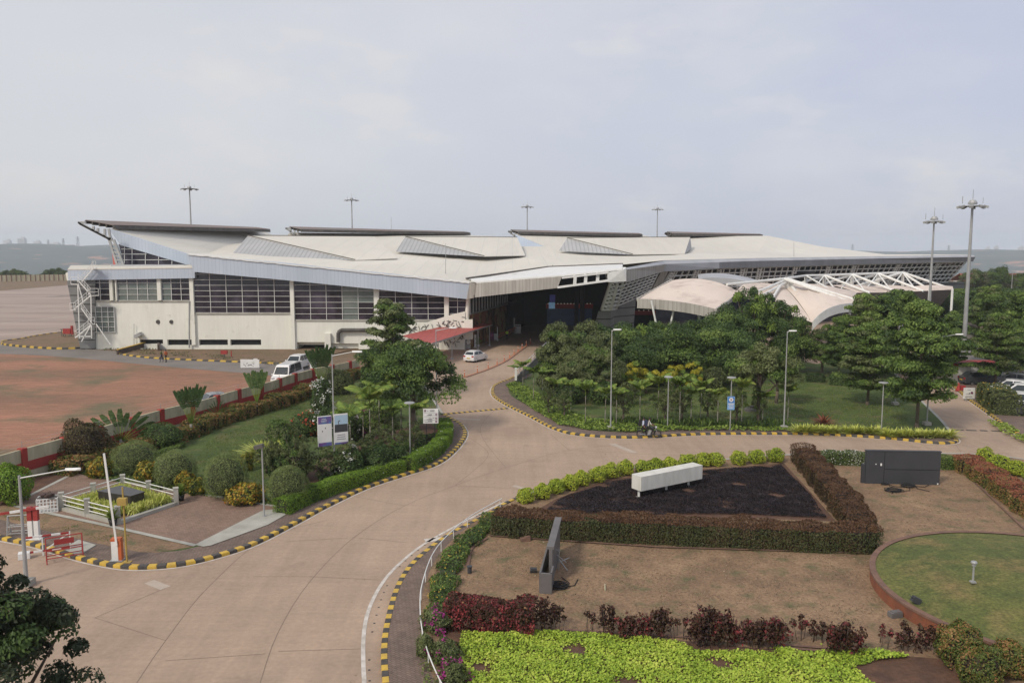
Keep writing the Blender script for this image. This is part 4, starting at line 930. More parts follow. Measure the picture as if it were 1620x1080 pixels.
# entrance porch roof and fascia
cr = [(754, 447, YF - 3), (888, 436.5, YF - 5), (985, 426, YF - 6), (985, 418.8, 135.5), (868, 423.5, 133.5), (740, 442, 126)]
mb = MB(); mb.slab([P(*q) + Vector((0, 0, .12)) for q in cr], (0, 0, -0.2)); part('porch_roof', mb, ['white'])
mb = MB(); g3 = [P(738, 442, 125.5), P(868, 423.5, 133.8), P(985, 418.8, 135.8)]
for a, b in zip(g3, g3[1:]): mb.bar(a + Vector((0, 0, .1)), b + Vector((0, 0, .1)), 0.5, 0.35)
part('gutter', mb, ['dark_metal'])
mb = MB(); mb.slab([P(754, 448, YF - 3.1), P(889, 437, YF - 5.1), P(882, 455.5, YF - 5.1), P(751, 470.5, YF - 3.1)], (0, 0.6, 0)); part('porch_fascia', mb, ['fascia2'])
mb = MB()
mb.bar(P(889, 439.5, YF - 5.2), P(963, 431, YF - 6), 0.5, 0.25); mb.bar(P(882, 454.5, YF - 5.2), P(963, 443.5, YF - 6), 0.5, 0.3)
for px in (909, 926, 945): mb.bar(P(px, 455 - (px - 882) * 0.14, YF - 5.5), P(px + 1, 437.5 - (px - 889) * 0.11, YF - 5.5), 0.45, 0.4)
part('porch_frame', mb, ['white'])
mb = MB(); mb.slab([P(961, 431, YF - 6.2), P(986, 427, YF - 6.3), P(991, 423, YF - 6), P(991, 445, YF - 6), P(962, 446.5, YF - 6.2)], (0, 3, 0)); part('porch_box', mb, ['white'])
# ceiling and dark room of the recess
mb = MB(); zc = Z(455, 124)
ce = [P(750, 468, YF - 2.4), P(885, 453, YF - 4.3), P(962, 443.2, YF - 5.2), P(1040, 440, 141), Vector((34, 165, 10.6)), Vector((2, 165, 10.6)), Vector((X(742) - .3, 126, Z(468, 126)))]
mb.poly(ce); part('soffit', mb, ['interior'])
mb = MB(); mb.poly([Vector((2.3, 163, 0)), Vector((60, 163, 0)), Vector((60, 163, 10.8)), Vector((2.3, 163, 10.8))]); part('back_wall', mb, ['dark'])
mb = MB()
a, b = Vector((X(742), 124.3, 0)), Vector((2.4, 163, 0)); e = Vector((0, 0, 1)); d = b - a
def on(f, z): return a + d * f + e * z
mb.poly([on(0, 5.3), on(0.62, 5.3), on(0.62, 10.6), on(0, 10.6)], 0); mb.poly([on(0.62, 0), on(1, 0), on(1, 10.6), on(0.62, 10.6)], 0)
side = part('side_glazing', mb, ['glass_navy'])
mb = MB(); mb.poly([on(0, 0), on(0.62, 0), on(0.62, 5.3), on(0, 5.3)], 0); part('mural_wall', mb, ['mural'])
mb = MB(); off = Vector((0.15, -0.05, 0))
for k in range(15): mb.bar(on(k * 0.044, 5.3) + off, on(k * 0.044, 10.6) + off, 0.18, 0.25)
for z in (5.3, 7.9): mb.bar(on(0, z) + off, on(0.62, z) + off, 0.2, 0.2)
mb.bar(on(.45, 7.2) + off * 4, on(.75, 7.2) + off * 4, 0.2, 0.15); mb.bar(on(.45, 5.6) + off * 4, on(.75, 5.6) + off * 4, 0.2, 0.15)
mb.shift(-T0).build('frame', ['galv'], side)
mb = MB(); mb.tube((X(738), 124, Z(512, 124)), (X(741), 123.6, Z(470, 124)), 0.35, 0.3, 12); mb.box((X(741), 124, Z(505, 124) - 1.5), (1.3, 1.2, 3.0)); part('corner_column', mb, ['cream'])
mb = MB(); rr = random.Random(5)    # trellis pattern on the low ramp wall
zz0, zz1 = Z(552), Z(506)
mb.poly([(X(640), YF - .5, 0), (X(736), YF - .5, 0), (X(736), YF - .5, Z(492)), (X(715), YF - .5, Z(497)), (X(640), YF - .5, Z(520))], 0); part('ramp_wall', mb, ['cream'])
mb = MB()
for k in range(170):
    px = rr.uniform(645, 733); py = rr.uniform(500 + (735 - px) * 0.2, 545); an = rr.choice([0.2, 1.25, 2.3]); L = 6.5
    mb.bar(P(px, py, YF - .56), P(px + L * math.cos(an), py + L * math.sin(an), YF - .56), 0.06, 0.07)
part('trellis', mb, ['dark_metal'])
# pipe under the windows
mb = MB(); mb.tubes([P(515, 555, YF - .5), P(535, 541, YF - .5)][:0] or [P(535, 541, YF - .5), P(535, 526, YF - .5), P(540, 522, YF - .5), P(585, 522, YF - .5)], 0.28, 8); part('drain_pipe', mb, ['dark_metal'])
mb = MB(); mb.tube(P(299.5, 550, YF - .4), P(299.5, 476, YF - .4), 0.12, 0.12, 8); mb.tube(P(212, 548, YF - .3), P(212, 512, YF - .3), 0.04, 0.04, 6)
part('drain_pipe', mb, ['galv'])
mb = MB()
for px, py, m in ((250, 509, .32), (271, 509, .30)): mb.tube(P(px, py, YF - .02), P(px, py, YF - .12), m, m, 12)
part('vent', mb, ['dark_metal'])
mb = MB(); mb.box(P(219, 530, YF - .6), (1.0, .9, .5), ry=-.5); part('roof_lamp', mb, ['galv'])
mb = MB(); mb.box(((X(468) + X(514)) / 2, YF + 1, Z(541) - .25), (X(514) - X(468), .3, .5)); mb.box(((X(520) + X(566)) / 2, YF + .6, Z(546)), (X(566) - X(520), .3, 1.0)); mb.box((X(518), YF - .3, Z(550)), (.9, .6, 4.5)); mb.box((X(543), YF + 1, 1), (.5, .5, 2.6))
part('garage_frame', mb, ['cream'])
# right-hand long fascia
fx = [(990, 423.5, 125), (1050, 412.5, 140), (1136, 410, 148), (1200, 408.4, 155), (1350, 406, 172), (1540, 403.5, 195)]
fb = [(990, 446.5, 125), (1048, 429.5, 140), (1136, 424.5, 148), (1200, 422.5, 155), (1350, 418.5, 172), (1536, 413.5, 195)]
fm = [(991, 426, 125), (1052, 417.5, 140), (1136, 414.5, 148), (1200, 412.5, 155), (1350, 409.5, 172), (1540, 406.2, 195)]
mats_ = ['fascia2', 'fascia4', 'fascia3', 'fascia3', 'fascia3']
for i in range(5):
    o3 = Vector((0, -0.9, 0)); mb = MB(); mb.slab([P(*fm[i]) + o3, P(*fm[i + 1]) + o3, P(*fb[i + 1]) + o3, P(*fb[i]) + o3], (0, 0.5, 0)); part('fascia', mb, [mats_[i]])
    mb = MB(); mb.poly([P(*fx[i]), P(*fx[i + 1]), P(*fm[i + 1]) + o3, P(*fm[i]) + o3]); part('eaves', mb, ['fascia4'])
    mb = MB(); mb.poly([P(*fb[i]) + o3, P(*fb[i + 1]) + o3, P(*fb[i + 1]) + Vector((0, 4, 0)), P(*fb[i]) + Vector((0, 4, 0))]); part('soffit', mb, ['interior'])
# leaning lattice screen left of the corner
def lattice(tl, tr, bl, br, nx, ny, gap, w=0.16, glass='glass_dark', dbl=None, depth=1.2):
    tl, tr, bl, br = [P(*q) for q in (tl, tr, bl, br)]; back = Vector((gap * .3, gap, 0))
    mb = MB(); mb.poly([bl + back, br + back, tr + back, tl + back]); w_ = part('screen_glass', mb, [glass])
    mb = MB()
    for i in range(nx + 1):
        f = i / nx; t, b = tl.lerp(tr, f), bl.lerp(br, f); mb.bar(b, t, w, w)
        if dbl and i % dbl == 0:
            o2 = (tr - tl).normalized() * 0.9; mb.bar(b + o2, t + o2, w * 1.6, w * 1.6); mb.bar(b, t, w * 1.8, w * 1.8)
            for j in range(ny * 2 + 1): q = b.lerp(t, j / (ny * 2)); mb.bar(q, q + o2, w, w)
    for j in range(ny + 1):
        f = j / ny; mb.bar(bl.lerp(tl, f), br.lerp(tr, f), w, w)
    mb.shift(-T0).build('lattice', ['white_metal'], w_)
lattice((985, 446, 127), (1042, 430, 139), (962, 490, 130), (1026, 463, 141), 9, 7, 1.6, 0.17)
mb = MB()       # heavy lattice leg
l1, l2, l3, l4 = P(966, 447, 125), P(977, 447, 125), P(952, 490, 128.5), P(966, 490, 128.5)
mb.bar(l1, l3, .38, .38); mb.bar(l2, l4, .38, .38)
for k in range(8): f = k / 7; mb.bar(l1.lerp(l3, f), l2.lerp(l4, f), .3, .3)
for k in range(7): mb.bar(l1.lerp(l3, k / 7), l2.lerp(l4, (k + 1) / 7), .2, .2)
l5 = Vector((1.2, 2.5, 0)); mb.bar(l2 + l5, l4 + l5, .3, .3)
for k in range(8): f = k / 7; q = l2.lerp(l4, f); mb.bar(q, q + l5, .2, .2)
part('lattice_leg', mb, ['white_metal'])
mb = MB(); mb.slab([P(1046, 429, 139.5), P(1058, 428, 140.5), P(1042, 462, 142), P(1028, 464, 141)], (0, 1, 0)); part('corner_fin', mb, ['fascia2'])
mb = MB(); mb.slab([P(947, 491, 129), P(967, 491, 129), P(964, 545, 130), P(932, 545, 130)], (1.5, 6, 0)); mb.slab([P(968, 489, 133), P(1006, 472, 137), P(1000, 550, 138), P(960, 550, 134)], (0, 3, 0)); part('leg_base', mb, ['louvre'])
# long lattice on the right
lt = [(1062, 429, 141.5), (1136, 425, 149), (1200, 423, 156), (1350, 419, 173), (1528, 414.5, 195.5)]
lbm = [(1040, 468, 143), (1128, 462, 151), (1192, 459, 158), (1338, 453, 175), (1500, 446, 198)]
for i, (nx, dbl) in enumerate(((8, 4), (7, 4), (17, 6), (22, 8))): lattice(lt[i], lt[i + 1], lbm[i], lbm[i + 1], nx, 5, 0.9, 0.2, 'glass_dark', dbl)
mb = MB()
for i in range(4): mb.poly([P(*lbm[i]) + Vector((0, 1, 0)), P(*lbm[i + 1]) + Vector((0, 1, 0)), Vector((P(*lbm[i + 1]).x, P(*lbm[i + 1]).y + 1, 0)), Vector((P(*lbm[i]).x, P(*lbm[i]).y + 1, 0))])
part('lower_glazing', mb, ['glass_navy'])
mb = MB(); mb.slab([P(1490, 446, 198), P(1526, 446, 197), P(1524, 478, 197), P(1492, 478, 198)], (0, 2, 0)); part('louvre_wall', mb, ['louvre'])
# closing walls that a side step would show: left end and rear
mb = MB(); mb.poly([P(108, 430, YF), Vector((X(112), 200, 12)), Vector((X(127), 200, 0)), Vector((X(127), YF, 0))]); mb.poly([Vector((X(127), 200, 0)), Vector((110, 232, 0)), Vector((110, 232, 13)), Vector((X(112), 200, 12))]); part('rear_wall', mb, ['cream'])
# columns, shop front and small lamps inside the recess
for x, y in ((12, 140), (19, 143), (12, 153), (22, 155), (30, 150)):
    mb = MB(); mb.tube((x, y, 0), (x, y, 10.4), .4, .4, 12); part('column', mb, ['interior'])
M['shopred'] = mat('shop_red', (.30, .03, .03), rough=.5, emit=((.35, .02, .02), .02)); M['shoplamp'] = mat('shop_lamp', (.8, .7, .6), rough=.4, emit=((1, .75, .6), .25)); M['shopglass'] = mat('shop_glass', (.05, .08, .14), rough=.2, emit=((.08, .12, .25), .03))
mb = MB(); mb.box((23, 152, 3.4), (10, .4, .8), m=0)
for k in range(9): mb.box((19 + k * .9, 151.8, 3.85), (.16, .1, .12), m=1)
part('shop_front', mb, ['shopred', 'shoplamp'])
mb = MB(); mb.box((11, 157, 4.3), (9, .4, .9), m=0)
for k in range(14): mb.box((6.9 + k * .62, 156.8, 4.78), (.18, .1, .12), m=1)
mb.box((11, 157.2, 2.25), (8.6, .2, 3.3), m=2)
part('shop_front', mb, ['shopred', 'shoplamp', 'shopglass'])
# hanging sign in the recess
s_ = P(874, 477, 135); mb = MB(); mb.box(s_ + Vector((0, 0, .5)), (.9, .15, 1.2), m=0); mb.box(s_ + Vector((-.1, 0, -.65)), (1.0, .16, 1.0), m=1); mb.box(s_ + Vector((0, 0.1, 4)), (0.06, .06, 4), m=2)
M['sign_nb'] = mat('sign_navy_lit', (0.05, 0.05, 0.3), rough=.4, emit=((0.05, 0.05, 0.35), 0.04)); M['sign_lb'] = mat('sign_light_lit', (0.3, 0.5, 0.7), rough=.4, emit=((0.25, 0.5, 0.8), 0.12))
o = mb.build('hanging_sign', ['sign_nb', 'sign_lb', 'dark_metal']); tag(o, 'blue hanging sign glowing in the dark entrance porch', 'sign')
# ============================================================ CANOPIES
# red drop-off canopy
rc = [G(636, 531, 3.3), G(684, 542, 3.1), G(779, 512.5, 3.3), G(736, 507.5, 3.5)]
t = empty('red_canopy', (rc[1].x, rc[1].y, 0), 'long sloping red sheet canopy on thin grey posts beside the entrance road', 'canopy'); b0 = Vector(t.location)
mb = MB(); mb.slab([p - b0 for p in rc], (0, 0, -0.08)); mb.build('canopy_roof', ['red_sheet'], t)
mb = MB(); mb.bar(rc[1] - b0 + Vector((0, 0, -.12)), rc[2] - b0 + Vector((0, 0, -.12)), 0.1, 0.16); mb.bar(rc[0] - b0 + Vector((0, 0, -.15)), rc[3] - b0 + Vector((0, 0, -.15)), 0.1, 0.16); mb.build('edge_beam', ['galv'], t)
for f in (0.08, 0.28, 0.49, 0.72, 0.94):
    for a, b in ((rc[1], rc[2]), (rc[0], rc[3])):
        p = a.lerp(b, f) - b0; mb = MB(); mb.tube((p.x, p.y, 0), (p.x, p.y, p.z - .1), 0.06, 0.06, 8); mb.box((p.x, p.y, .12), (.35, .35, .24)); mb.build('post', ['galv'], t)
# arched fabric canopy beside the leaning screen
c1 = empty('arched_canopy', (24, 118, 0), 'pale arched fabric canopy with beige edge band beside the leaning screen', 'canopy'); c0 = Vector(c1.location)
def catm(a, m, b, n):
    a, m, b = Vector(a), Vector(m), Vector(b); return [(1 - t) ** 2 * a + 2 * t * (1 - t) * (2 * m - (a + b) / 2) + t * t * b for t in [i / n for i in range(n + 1)]]
front = catm(P(1008, 474, 117), P(1075, 479, 112), P(1133, 491, 108), 18); back = catm(P(1063, 443.5, 128), P(1120, 443, 124), P(1172, 464, 118), 18)
def loft(mb, A, B, rows, sag, m=0, ridge=0.0, nr=1):
    n = len(A); vs = []
    for j in range(rows + 1):
        f = j / rows
        for i in range(n):
            p = A[i].lerp(B[i], f); p = p + Vector((0, 0, sag * math.sin(math.pi * f) + ridge * abs(math.sin(math.pi * nr * i / (n - 1))) * math.sin(math.pi * f * .9 + .1))); vs.append(p)
    mb.add(vs, [(j * n + i, j * n + i + 1, (j + 1) * n + i + 1, (j + 1) * n + i) for j in range(rows) for i in range(n - 1)], m)
mb = MB(); loft(mb, [p - c0 for p in front], [p - c0 for p in back], 10, 0.12, 0, 0.10, 4); o = mb.build('fabric_roof', ['fabric'], c1, smooth=True)
mb = MB()
for a, b in zip(front, front[1:]):
    a, b = a - c0, b - c0; mb.poly([a + Vector((0, -.1, .15)), b + Vector((0, -.1, .15)), b + Vector((0, -.1, -1.2)), a + Vector((0, -.1, -1.2))]); mb.poly([a + Vector((0, -.1, -1.2)), b + Vector((0, -.1, -1.2)), b + Vector((0, .6, -1.2)), a + Vector((0, .6, -1.2))]); mb.poly([a + Vector((0, -.1, .15)), b + Vector((0, -.1, .15)), b + Vector((0, .1, .15)), a + Vector((0, .1, .15))])
mb.build('edge_band', ['fascia2'], c1)
mb = MB(); e1, e2 = front[-1] - c0, back[-1] - c0; mb.bar(e1, e2, .25, .5); e1, e2 = front[0] - c0, back[0] - c0; mb.bar(e1, e2, .25, .4); mb.build('edge_beam', ['fascia2'], c1)
for px, py, dx in ((1050, 520, -1.8), (1050, 520, 1.6), (1120, 520, -1.6), (1120, 520, 1.6)):
    g = P(px, py, 114) - c0; g.z = 0; mb = MB(); mb.tube(g, g + Vector((dx, 0, 8.0 if px < 1100 else 7.0)), .14, .14, 8); mb.build('post', ['white_metal'], c1)
# second curved edge (grey arch) behind
mb = MB(); q = catm(P(1105, 441, 138), P(1150, 440, 136), P(1200, 450, 133), 14)
for a, b in zip(q, q[1:]): mb.slab([a, b, b + Vector((0, 0, -1.0)), a + Vector((0, 0, -1.0))], (0, .4, 0)); mb.poly([a, b, b + Vector((1, 5, .6)), a + Vector((1, 5, .6))])
mb.shift(-c0); mb.build('rear_arch', ['fascia4'], c1)
# mast-and-truss fabric canopy
c2 = empty('tensile_canopy', (44, 118, 0), 'pinkish fabric roof slung under white tube trusses behind the trees', 'canopy'); c0 = Vector(c2.location)
def PC(px, py, Y): return P(px, py, Y) - c0
YA, YB, YC = 122, 138, 146
top = [(1240, 441, 126), (1275, 436, 138), (1304, 435.5, 140), (1348, 434, 143), (1389, 432.5, 146), (1428, 431, 149)]
mb = MB()
for a, b in zip(top[1:], top[2:]): mb.tube(PC(*a), PC(*b), .2, .2, 8)
for (a, b) in (((1240, 441, 126), (1150, 450, 118)), ((1240, 444, 126), (1195, 463, 116)), ((1243, 447, 126), (1200, 470, 116)), ((1240, 441, 126), (1345, 478, 116)), ((1245, 441, 127), (1352, 474, 117)), ((1250, 443, 126), (1340, 476, 116)), ((1238, 446, 126), (1222, 472, 117)), ((1252, 452, 126), (1286, 496, 113)),
               ((1240, 441, 126), (1275, 436, 138)), ((1428, 431, 149), (1507, 457.5, 146)), ((1428, 432, 149), (1470, 458, 144)), ((1428, 431, 149), (1348, 454, 140))):
    mb.tube(PC(*a), PC(*b), .22, .19, 8)
for i in range(2, 6):      # crossing raking struts
    x, y, d = top[i]; nx = top[i - 1]; 
    mb.tube(PC(x, y, d), PC(x - 78, y + 26, d - 4), .21, .21, 8); mb.tube(PC(x, y, d), PC(x + 72, y + 28, d - 6), .21, .21, 8) if i < 5 else None
    mb.tube(PC(x, y, d), PC(x + 22, y + 29, d - 8), .12, .12, 6); mb.tube(PC(x, y, d), PC(x - 22, y + 29, d - 8), .12, .12, 6)
    mb.tube(PC(x, y - 1, d), PC(x, y + 30, d), .28, .28, 8)
for x, y, d in top[1:2]: mb.tube(PC(x, y, d), PC(x, y + 20, d), .28, .28, 8); mb.tube(PC(x, y, d), PC(x + 70, y + 40, d - 20), .15, .15, 8)
mb.build('truss', ['white_metal'], c2)
mb = MB()
for dx in (0, 3.5, 7, 10): mb.tube(PC(1243 + dx, 443, 126), PC(1243 + dx, 510, 126) , .16, .16, 8)
mb.build('mast', ['white_metal'], c2)
A = catm(PC(1203, 478, 116), PC(1245, 484, 113), PC(1285, 510, 110), 12); A2 = catm(PC(1285, 510, 110), PC(1312, 488, 111), PC(1350, 480.5, 114), 14)
B2 = catm(PC(1240, 452, 128), PC(1290, 450, 132), PC(1356, 463, 134), 14)
mb = MB(); loft(mb, A2, B2, 12, 0.4, 0, .35, 5)
loft(mb, catm(PC(1165, 462, 118), PC(1200, 480, 115), PC(1285, 510, 110), 12), catm(PC(1180, 449, 130), PC(1210, 448, 130), PC(1240, 452, 128), 12), 10, .3, 0, .3, 3)
C1 = catm(PC(1356, 463, 134), PC(1420, 462, 138), PC(1508, 458, 142), 16); C2 = catm(PC(1290, 452, 142), PC(1400, 455, 148), PC(1506, 456.5, 152), 16)
loft(mb, C1, C2, 6, .5, 0, .3, 3); mb.build('fabric_roof', ['fabric'], c2, smooth=True)
mb = MB()
for a, b in zip(A2, A2[1:]): mb.slab([a + Vector((0, -.1, .1)), b + Vector((0, -.1, .1)), b + Vector((0, -.1, -1.1)), a + Vector((0, -.1, -1.1))], (0, .1, 0))
mb.build('edge_band', ['white_metal'], c2)
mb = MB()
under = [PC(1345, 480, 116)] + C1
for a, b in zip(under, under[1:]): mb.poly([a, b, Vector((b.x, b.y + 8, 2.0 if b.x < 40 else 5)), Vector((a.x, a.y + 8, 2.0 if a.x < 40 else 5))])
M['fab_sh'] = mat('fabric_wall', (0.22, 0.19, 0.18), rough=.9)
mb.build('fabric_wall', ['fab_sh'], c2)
for px in (1345, 1415, 1470, 1506):
    mb = MB(); g = P(px, 470, 138 if px > 1400 else 124) - c0; mb.tube((g.x, g.y, 0), (g.x, g.y, 8.5), .2, .2, 8); mb.build('post', ['white_metal'], c2)

# ============================================================ WALLS
wl = empty('boundary_wall', tuple(WALLP[len(WALLP) // 2]), 'long cream boundary wall with dark red base band and red posts', 'wall'); w0 = Vector(wl.location)
WP = resample(WALLP, 0.5); mb = MB(); mr = MB(); mc = MB()
for i in range(len(WP) - 1):
    a, b = WP[i] - w0, WP[i + 1] - w0
    mb.bar(a + Vector((0, 0, 1.72)), b + Vector((0, 0, 1.72)), .18, .86); mr.bar(a + Vector((0, 0, .98)), b + Vector((0, 0, .98)), .26, .62); mc.bar(a + Vector((0, 0, .34)), b + Vector((0, 0, .34)), .18, .68)
mb.build('upper_panel', ['wall_cream'], wl); mr.build('red_band', ['wall_red'], wl); mc.build('lower_panel', ['wall_cream'], wl)
mp = resample(WALLP, 3.4)
for i in range(len(mp)):
    a = mp[i] - w0; b = mp[min(i + 1, len(mp) - 1)] - (mp[i] if i < len(mp) - 1 else mp[i - 1]); mb = MB(); mb.box((a.x, a.y, 1.12), (.42, .42, 2.2), rz=math.atan2(b.y, b.x)); mb.build('wall_post', ['wall_red'], wl)
mb = MB()
for i in range(0, len(mp) - 1):
    a, b = mp[i] - w0, mp[i + 1] - w0
    mb.tube((a.x, a.y, 2.1), (a.x, a.y, 2.65), .02, .02, 4)
    for z in (2.35, 2.6): mb.tube((a.x, a.y, z), (b.x, b.y, z), .007, .007, 3, cap=False)
mb.build('barbed_wire', ['galv'], wl)
fw = empty('airfield_wall', (-150, 385, 0), 'distant pale panel wall along the far edge of the apron', 'wall'); w0 = Vector(fw.location)
p0, p1 = G(-160, 448), G(150, 443); n = 40
mb = MB(); mq = MB(); rr = random.Random(2)
for i in range(n):
    a, b = p0.lerp(p1, i / n) - w0, p0.lerp(p1, (i + 1) / n) - w0
    mb.bar(a + Vector((0, 0, 1.5)) + (b - a) * .04, b + Vector((0, 0, 1.5)) - (b - a) * .04, .2, 3.0); mq.box((a.x, a.y, 1.5), (.5, .35, 3.1))
mb.build('panels', ['wall_cream'], fw); mq.build('posts', ['brickcap'], fw)

# ============================================================ POLES AND LAMPS
def mast(px, pyb, pyt, Y, label, r=0.32, top_w=1.9):
    p = P(px, 400, Y); zt = ZAT(Y, pyt); t = empty('high_mast_light', (p.x, Y, 0), label, 'mast light', 'tall floodlight masts around the terminal')
    mb = MB(); mb.tube((0, 0, 0), (0, 0, zt), r, r * .42, 12); mb.tube((0, 0, zt), (0, 0, zt + 1.6), .04, .03, 5); mb.build('pole', ['galv'], t, smooth=False)
    mb = MB(); mb.lathe((0, 0, zt - .1), [(.5, 0), (.5, .2), (.3, .5)], 10); mb.lathe((0, 0, zt - .35), [(top_w - .1, 0), (top_w - .1, .1), (top_w - .25, .1), (top_w - .25, 0)], 20)
    for k in range(4): a = k * math.pi / 4; v = Vector((math.cos(a), math.sin(a), 0)) * top_w; mb.bar(Vector((0, 0, zt - .3)) - v, Vector((0, 0, zt - .3)) + v, .08, .1)
    mb.tube((-1.2, 0, zt), (-1.2, 0, zt + .8), .04, .04, 5); mb.tube((1.2, 0, zt), (1.2, 0, zt + .7), .03, .03, 5); mb.build('head_frame', ['galv'], t)
    for k in range(8):
        a = k * math.pi / 4 + .2; mb = MB(); mb.box((math.cos(a) * top_w, math.sin(a) * top_w, zt - .38), (.5, .42, .26), rz=a, ry=.35); mb.build('floodlight', ['galv'], t)
mast(304, 350, 297, 205, 'floodlight mast rising behind the left end of the roof')
mast(558, 350, 315, 245, 'floodlight mast behind the second raised roof')
mast(834, 365, 326, 280, 'small floodlight mast behind the middle of the roof, above the third high eaves')
mast(1039, 370, 330, 300, 'smallest floodlight mast, just left of the rightmost high eaves')
mast(1475, 500, 347, 116, 'floodlight mast standing in the trees in front of the right end of the terminal', r=.25, top_w=1.15)
mast(1534, 560, 322, 97, 'tallest and nearest floodlight mast beyond the right end of the terminal', r=.30, top_w=1.4)
def arm_lamp(px, pyb, pyt, arm, label, r=.068, dirn=(1, 0), z0=ZI, alen=None, head=True, footing=True):
    g = G(px, pyb, z0); zt = ZAT(g.y, pyt); t = empty('street_lamp', tuple(g), label, 'street lamp'); H = zt - z0
    mb = MB(); mb.tube((0, 0, 0), (0, 0, H * .5), r, r * .8, 10); mb.tube((0, 0, H * .5), (0, 0, H), r * .7, r * .55, 10); mb.build('pole', ['galv'], t)
    if footing: mb = MB(); mb.box((0, 0, .12), (.55, .55, .3)); mb.build('footing', ['concrete'], t)
    L = max(.12, arm - .6); d = Vector((dirn[0], dirn[1], 0)).normalized()
    mb = MB(); mb.tube((0, 0, H - .12), tuple(d * L + Vector((0, 0, H + .1 * L))), .04, .03, 6); mb.build('arm', ['galv'], t)
    mb = MB(); e = d * L + Vector((0, 0, H + .1 * L)); f = e + d * .75
    s_ = Vector((-d.y, d.x, 0)); ring = [(0, .05), (.2, .11), (.45, .12), (.65, .04)]
    vs = []
    for q, w in ring: c = e + d * q; vs += [c - s_ * w, c + Vector((0, 0, .09)), c + s_ * w, c - Vector((0, 0, .05))]
    fs = [(i * 4 + k, i * 4 + (k + 1) % 4, i * 4 + 4 + (k + 1) % 4, i * 4 + 4 + k) for i in range(3) for k in range(4)] + [(0, 1, 2, 3), (15, 14, 13, 12)]
    mb.add(vs, fs); mb.build('lamp_head', ['white_metal'], t); return t
arm_lamp(966, 679, 522, .6, 'tall grey street lamp at the kerb of the central garden, left of the motorcycle')
arm_lamp(1240, 678, 524, .6, 'tall grey street lamp on the central lawn right of the blue sign')
arm_lamp(530, 755, 560, 1.9, 'tall street lamp in the left garden carrying two poster panels')
arm_lamp(691, 655, 521, 1.8, 'slender street lamp between the big left tree and the road')
arm_lamp(622, 600, 481, .1, 'thin grey pole through the layered tree in front of the terminal')
arm_lamp(1466, 672, 533, 2.6, 'street lamp with long arm at the corner of the exit road')
arm_lamp(1416, 640, 514, 1.7, 'street lamp with short arm rising out of the layered trees')
arm_lamp(42, 925, 752, 2.55, 'street lamp in the left foreground with a flat white lamp head', r=.10, dirn=(1, .12), z0=0.02)
arm_lamp(1599, 476, 430, 1.7, 'far street lamp beyond the trees at the right edge', r=.12, footing=False)
def disc_lamp(px, pyb, pyt, label, z0=ZI, box=False, r=.05, dr=.38):
    g = G(px, pyb, z0); H = ZAT(g.y, pyt) - z0; t = empty('garden_lamp', tuple(g), label, 'garden lamp'); mb = MB(); mb.tube((0, 0, 0), (0, 0, H), r, r * .8, 8); mb.box((0, 0, .03), (.2, .2, .06)); mb.build('pole', ['galv'], t)
    mb = MB()
    if box: mb.box((-.16, 0, H), (.5, .34, .2), ry=-.25)
    else: mb.lathe((0, 0, H - .1), [(.08, 0), (.08, .1), (dr, .12), (dr, .16), (dr * .8, .2)], 14)
    mb.build('lamp_head', ['dark_metal' if box else 'galv'], t)
disc_lamp(649, 728, 638, 'garden lamp with flat disc top near the clipped hedge')
disc_lamp(1056, 676, 597, 'garden lamp with flat disc top right of the motorcycle')
disc_lamp(1155, 680, 598, 'thin garden lamp post behind the blue sign')
disc_lamp(1394, 684, 606, 'garden lamp with disc top under the layered tree near the exit road')
disc_lamp(418, 817, 706, 'garden lamp with dark box head beside the round bushes', box=True)
disc_lamp(1539, 921, 891, 'short bollard lamp on the raised round lawn', z0=1.1, r=.045, dr=.13)
g = G(1449, 953, .75); mb = MB(); mb.box((0, 0, .12), (.34, .2, .24), ry=.5, m=0); mb.box((0, 0, 0), (.1, .1, .12), m=0); mb.box((-.08, 0, .2), (.36, .16, .02), ry=.5, m=0); o = mb.build('ground_floodlight', ['charcoal'], loc=tuple(g)); tag(o, 'small black floodlight on the raised lawn near the brick rim', 'floodlight')
g = G(844, 905, ZI); mb = MB(); mb.box((0, 0, .1), (.32, .22, .18), rx=.4); mb.tube((0, 0, 0), (0, 0, .1), .03, .03, 6); mb.box((0, -.1, .16), (.26, .03, .12)); o = mb.build('ground_floodlight', ['charcoal'], loc=tuple(g)); tag(o, 'small black floodlight on bare ground left of the grey wall sign', 'floodlight')
g = G(743, 906, ZI); mb = MB(); mb.lathe((0, 0, 0), [(.1, 0), (.1, .28), (.13, .3), (.13, .34)], 12); o = mb.build('drum_uplight', ['charcoal'], loc=tuple(g)); tag(o, 'small dark drum uplight at the corner of the dry lawn', 'uplight')

# ============================================================ SIGNS
def frame_at(px, pyb, z0=ZI): return G(px, pyb, z0)
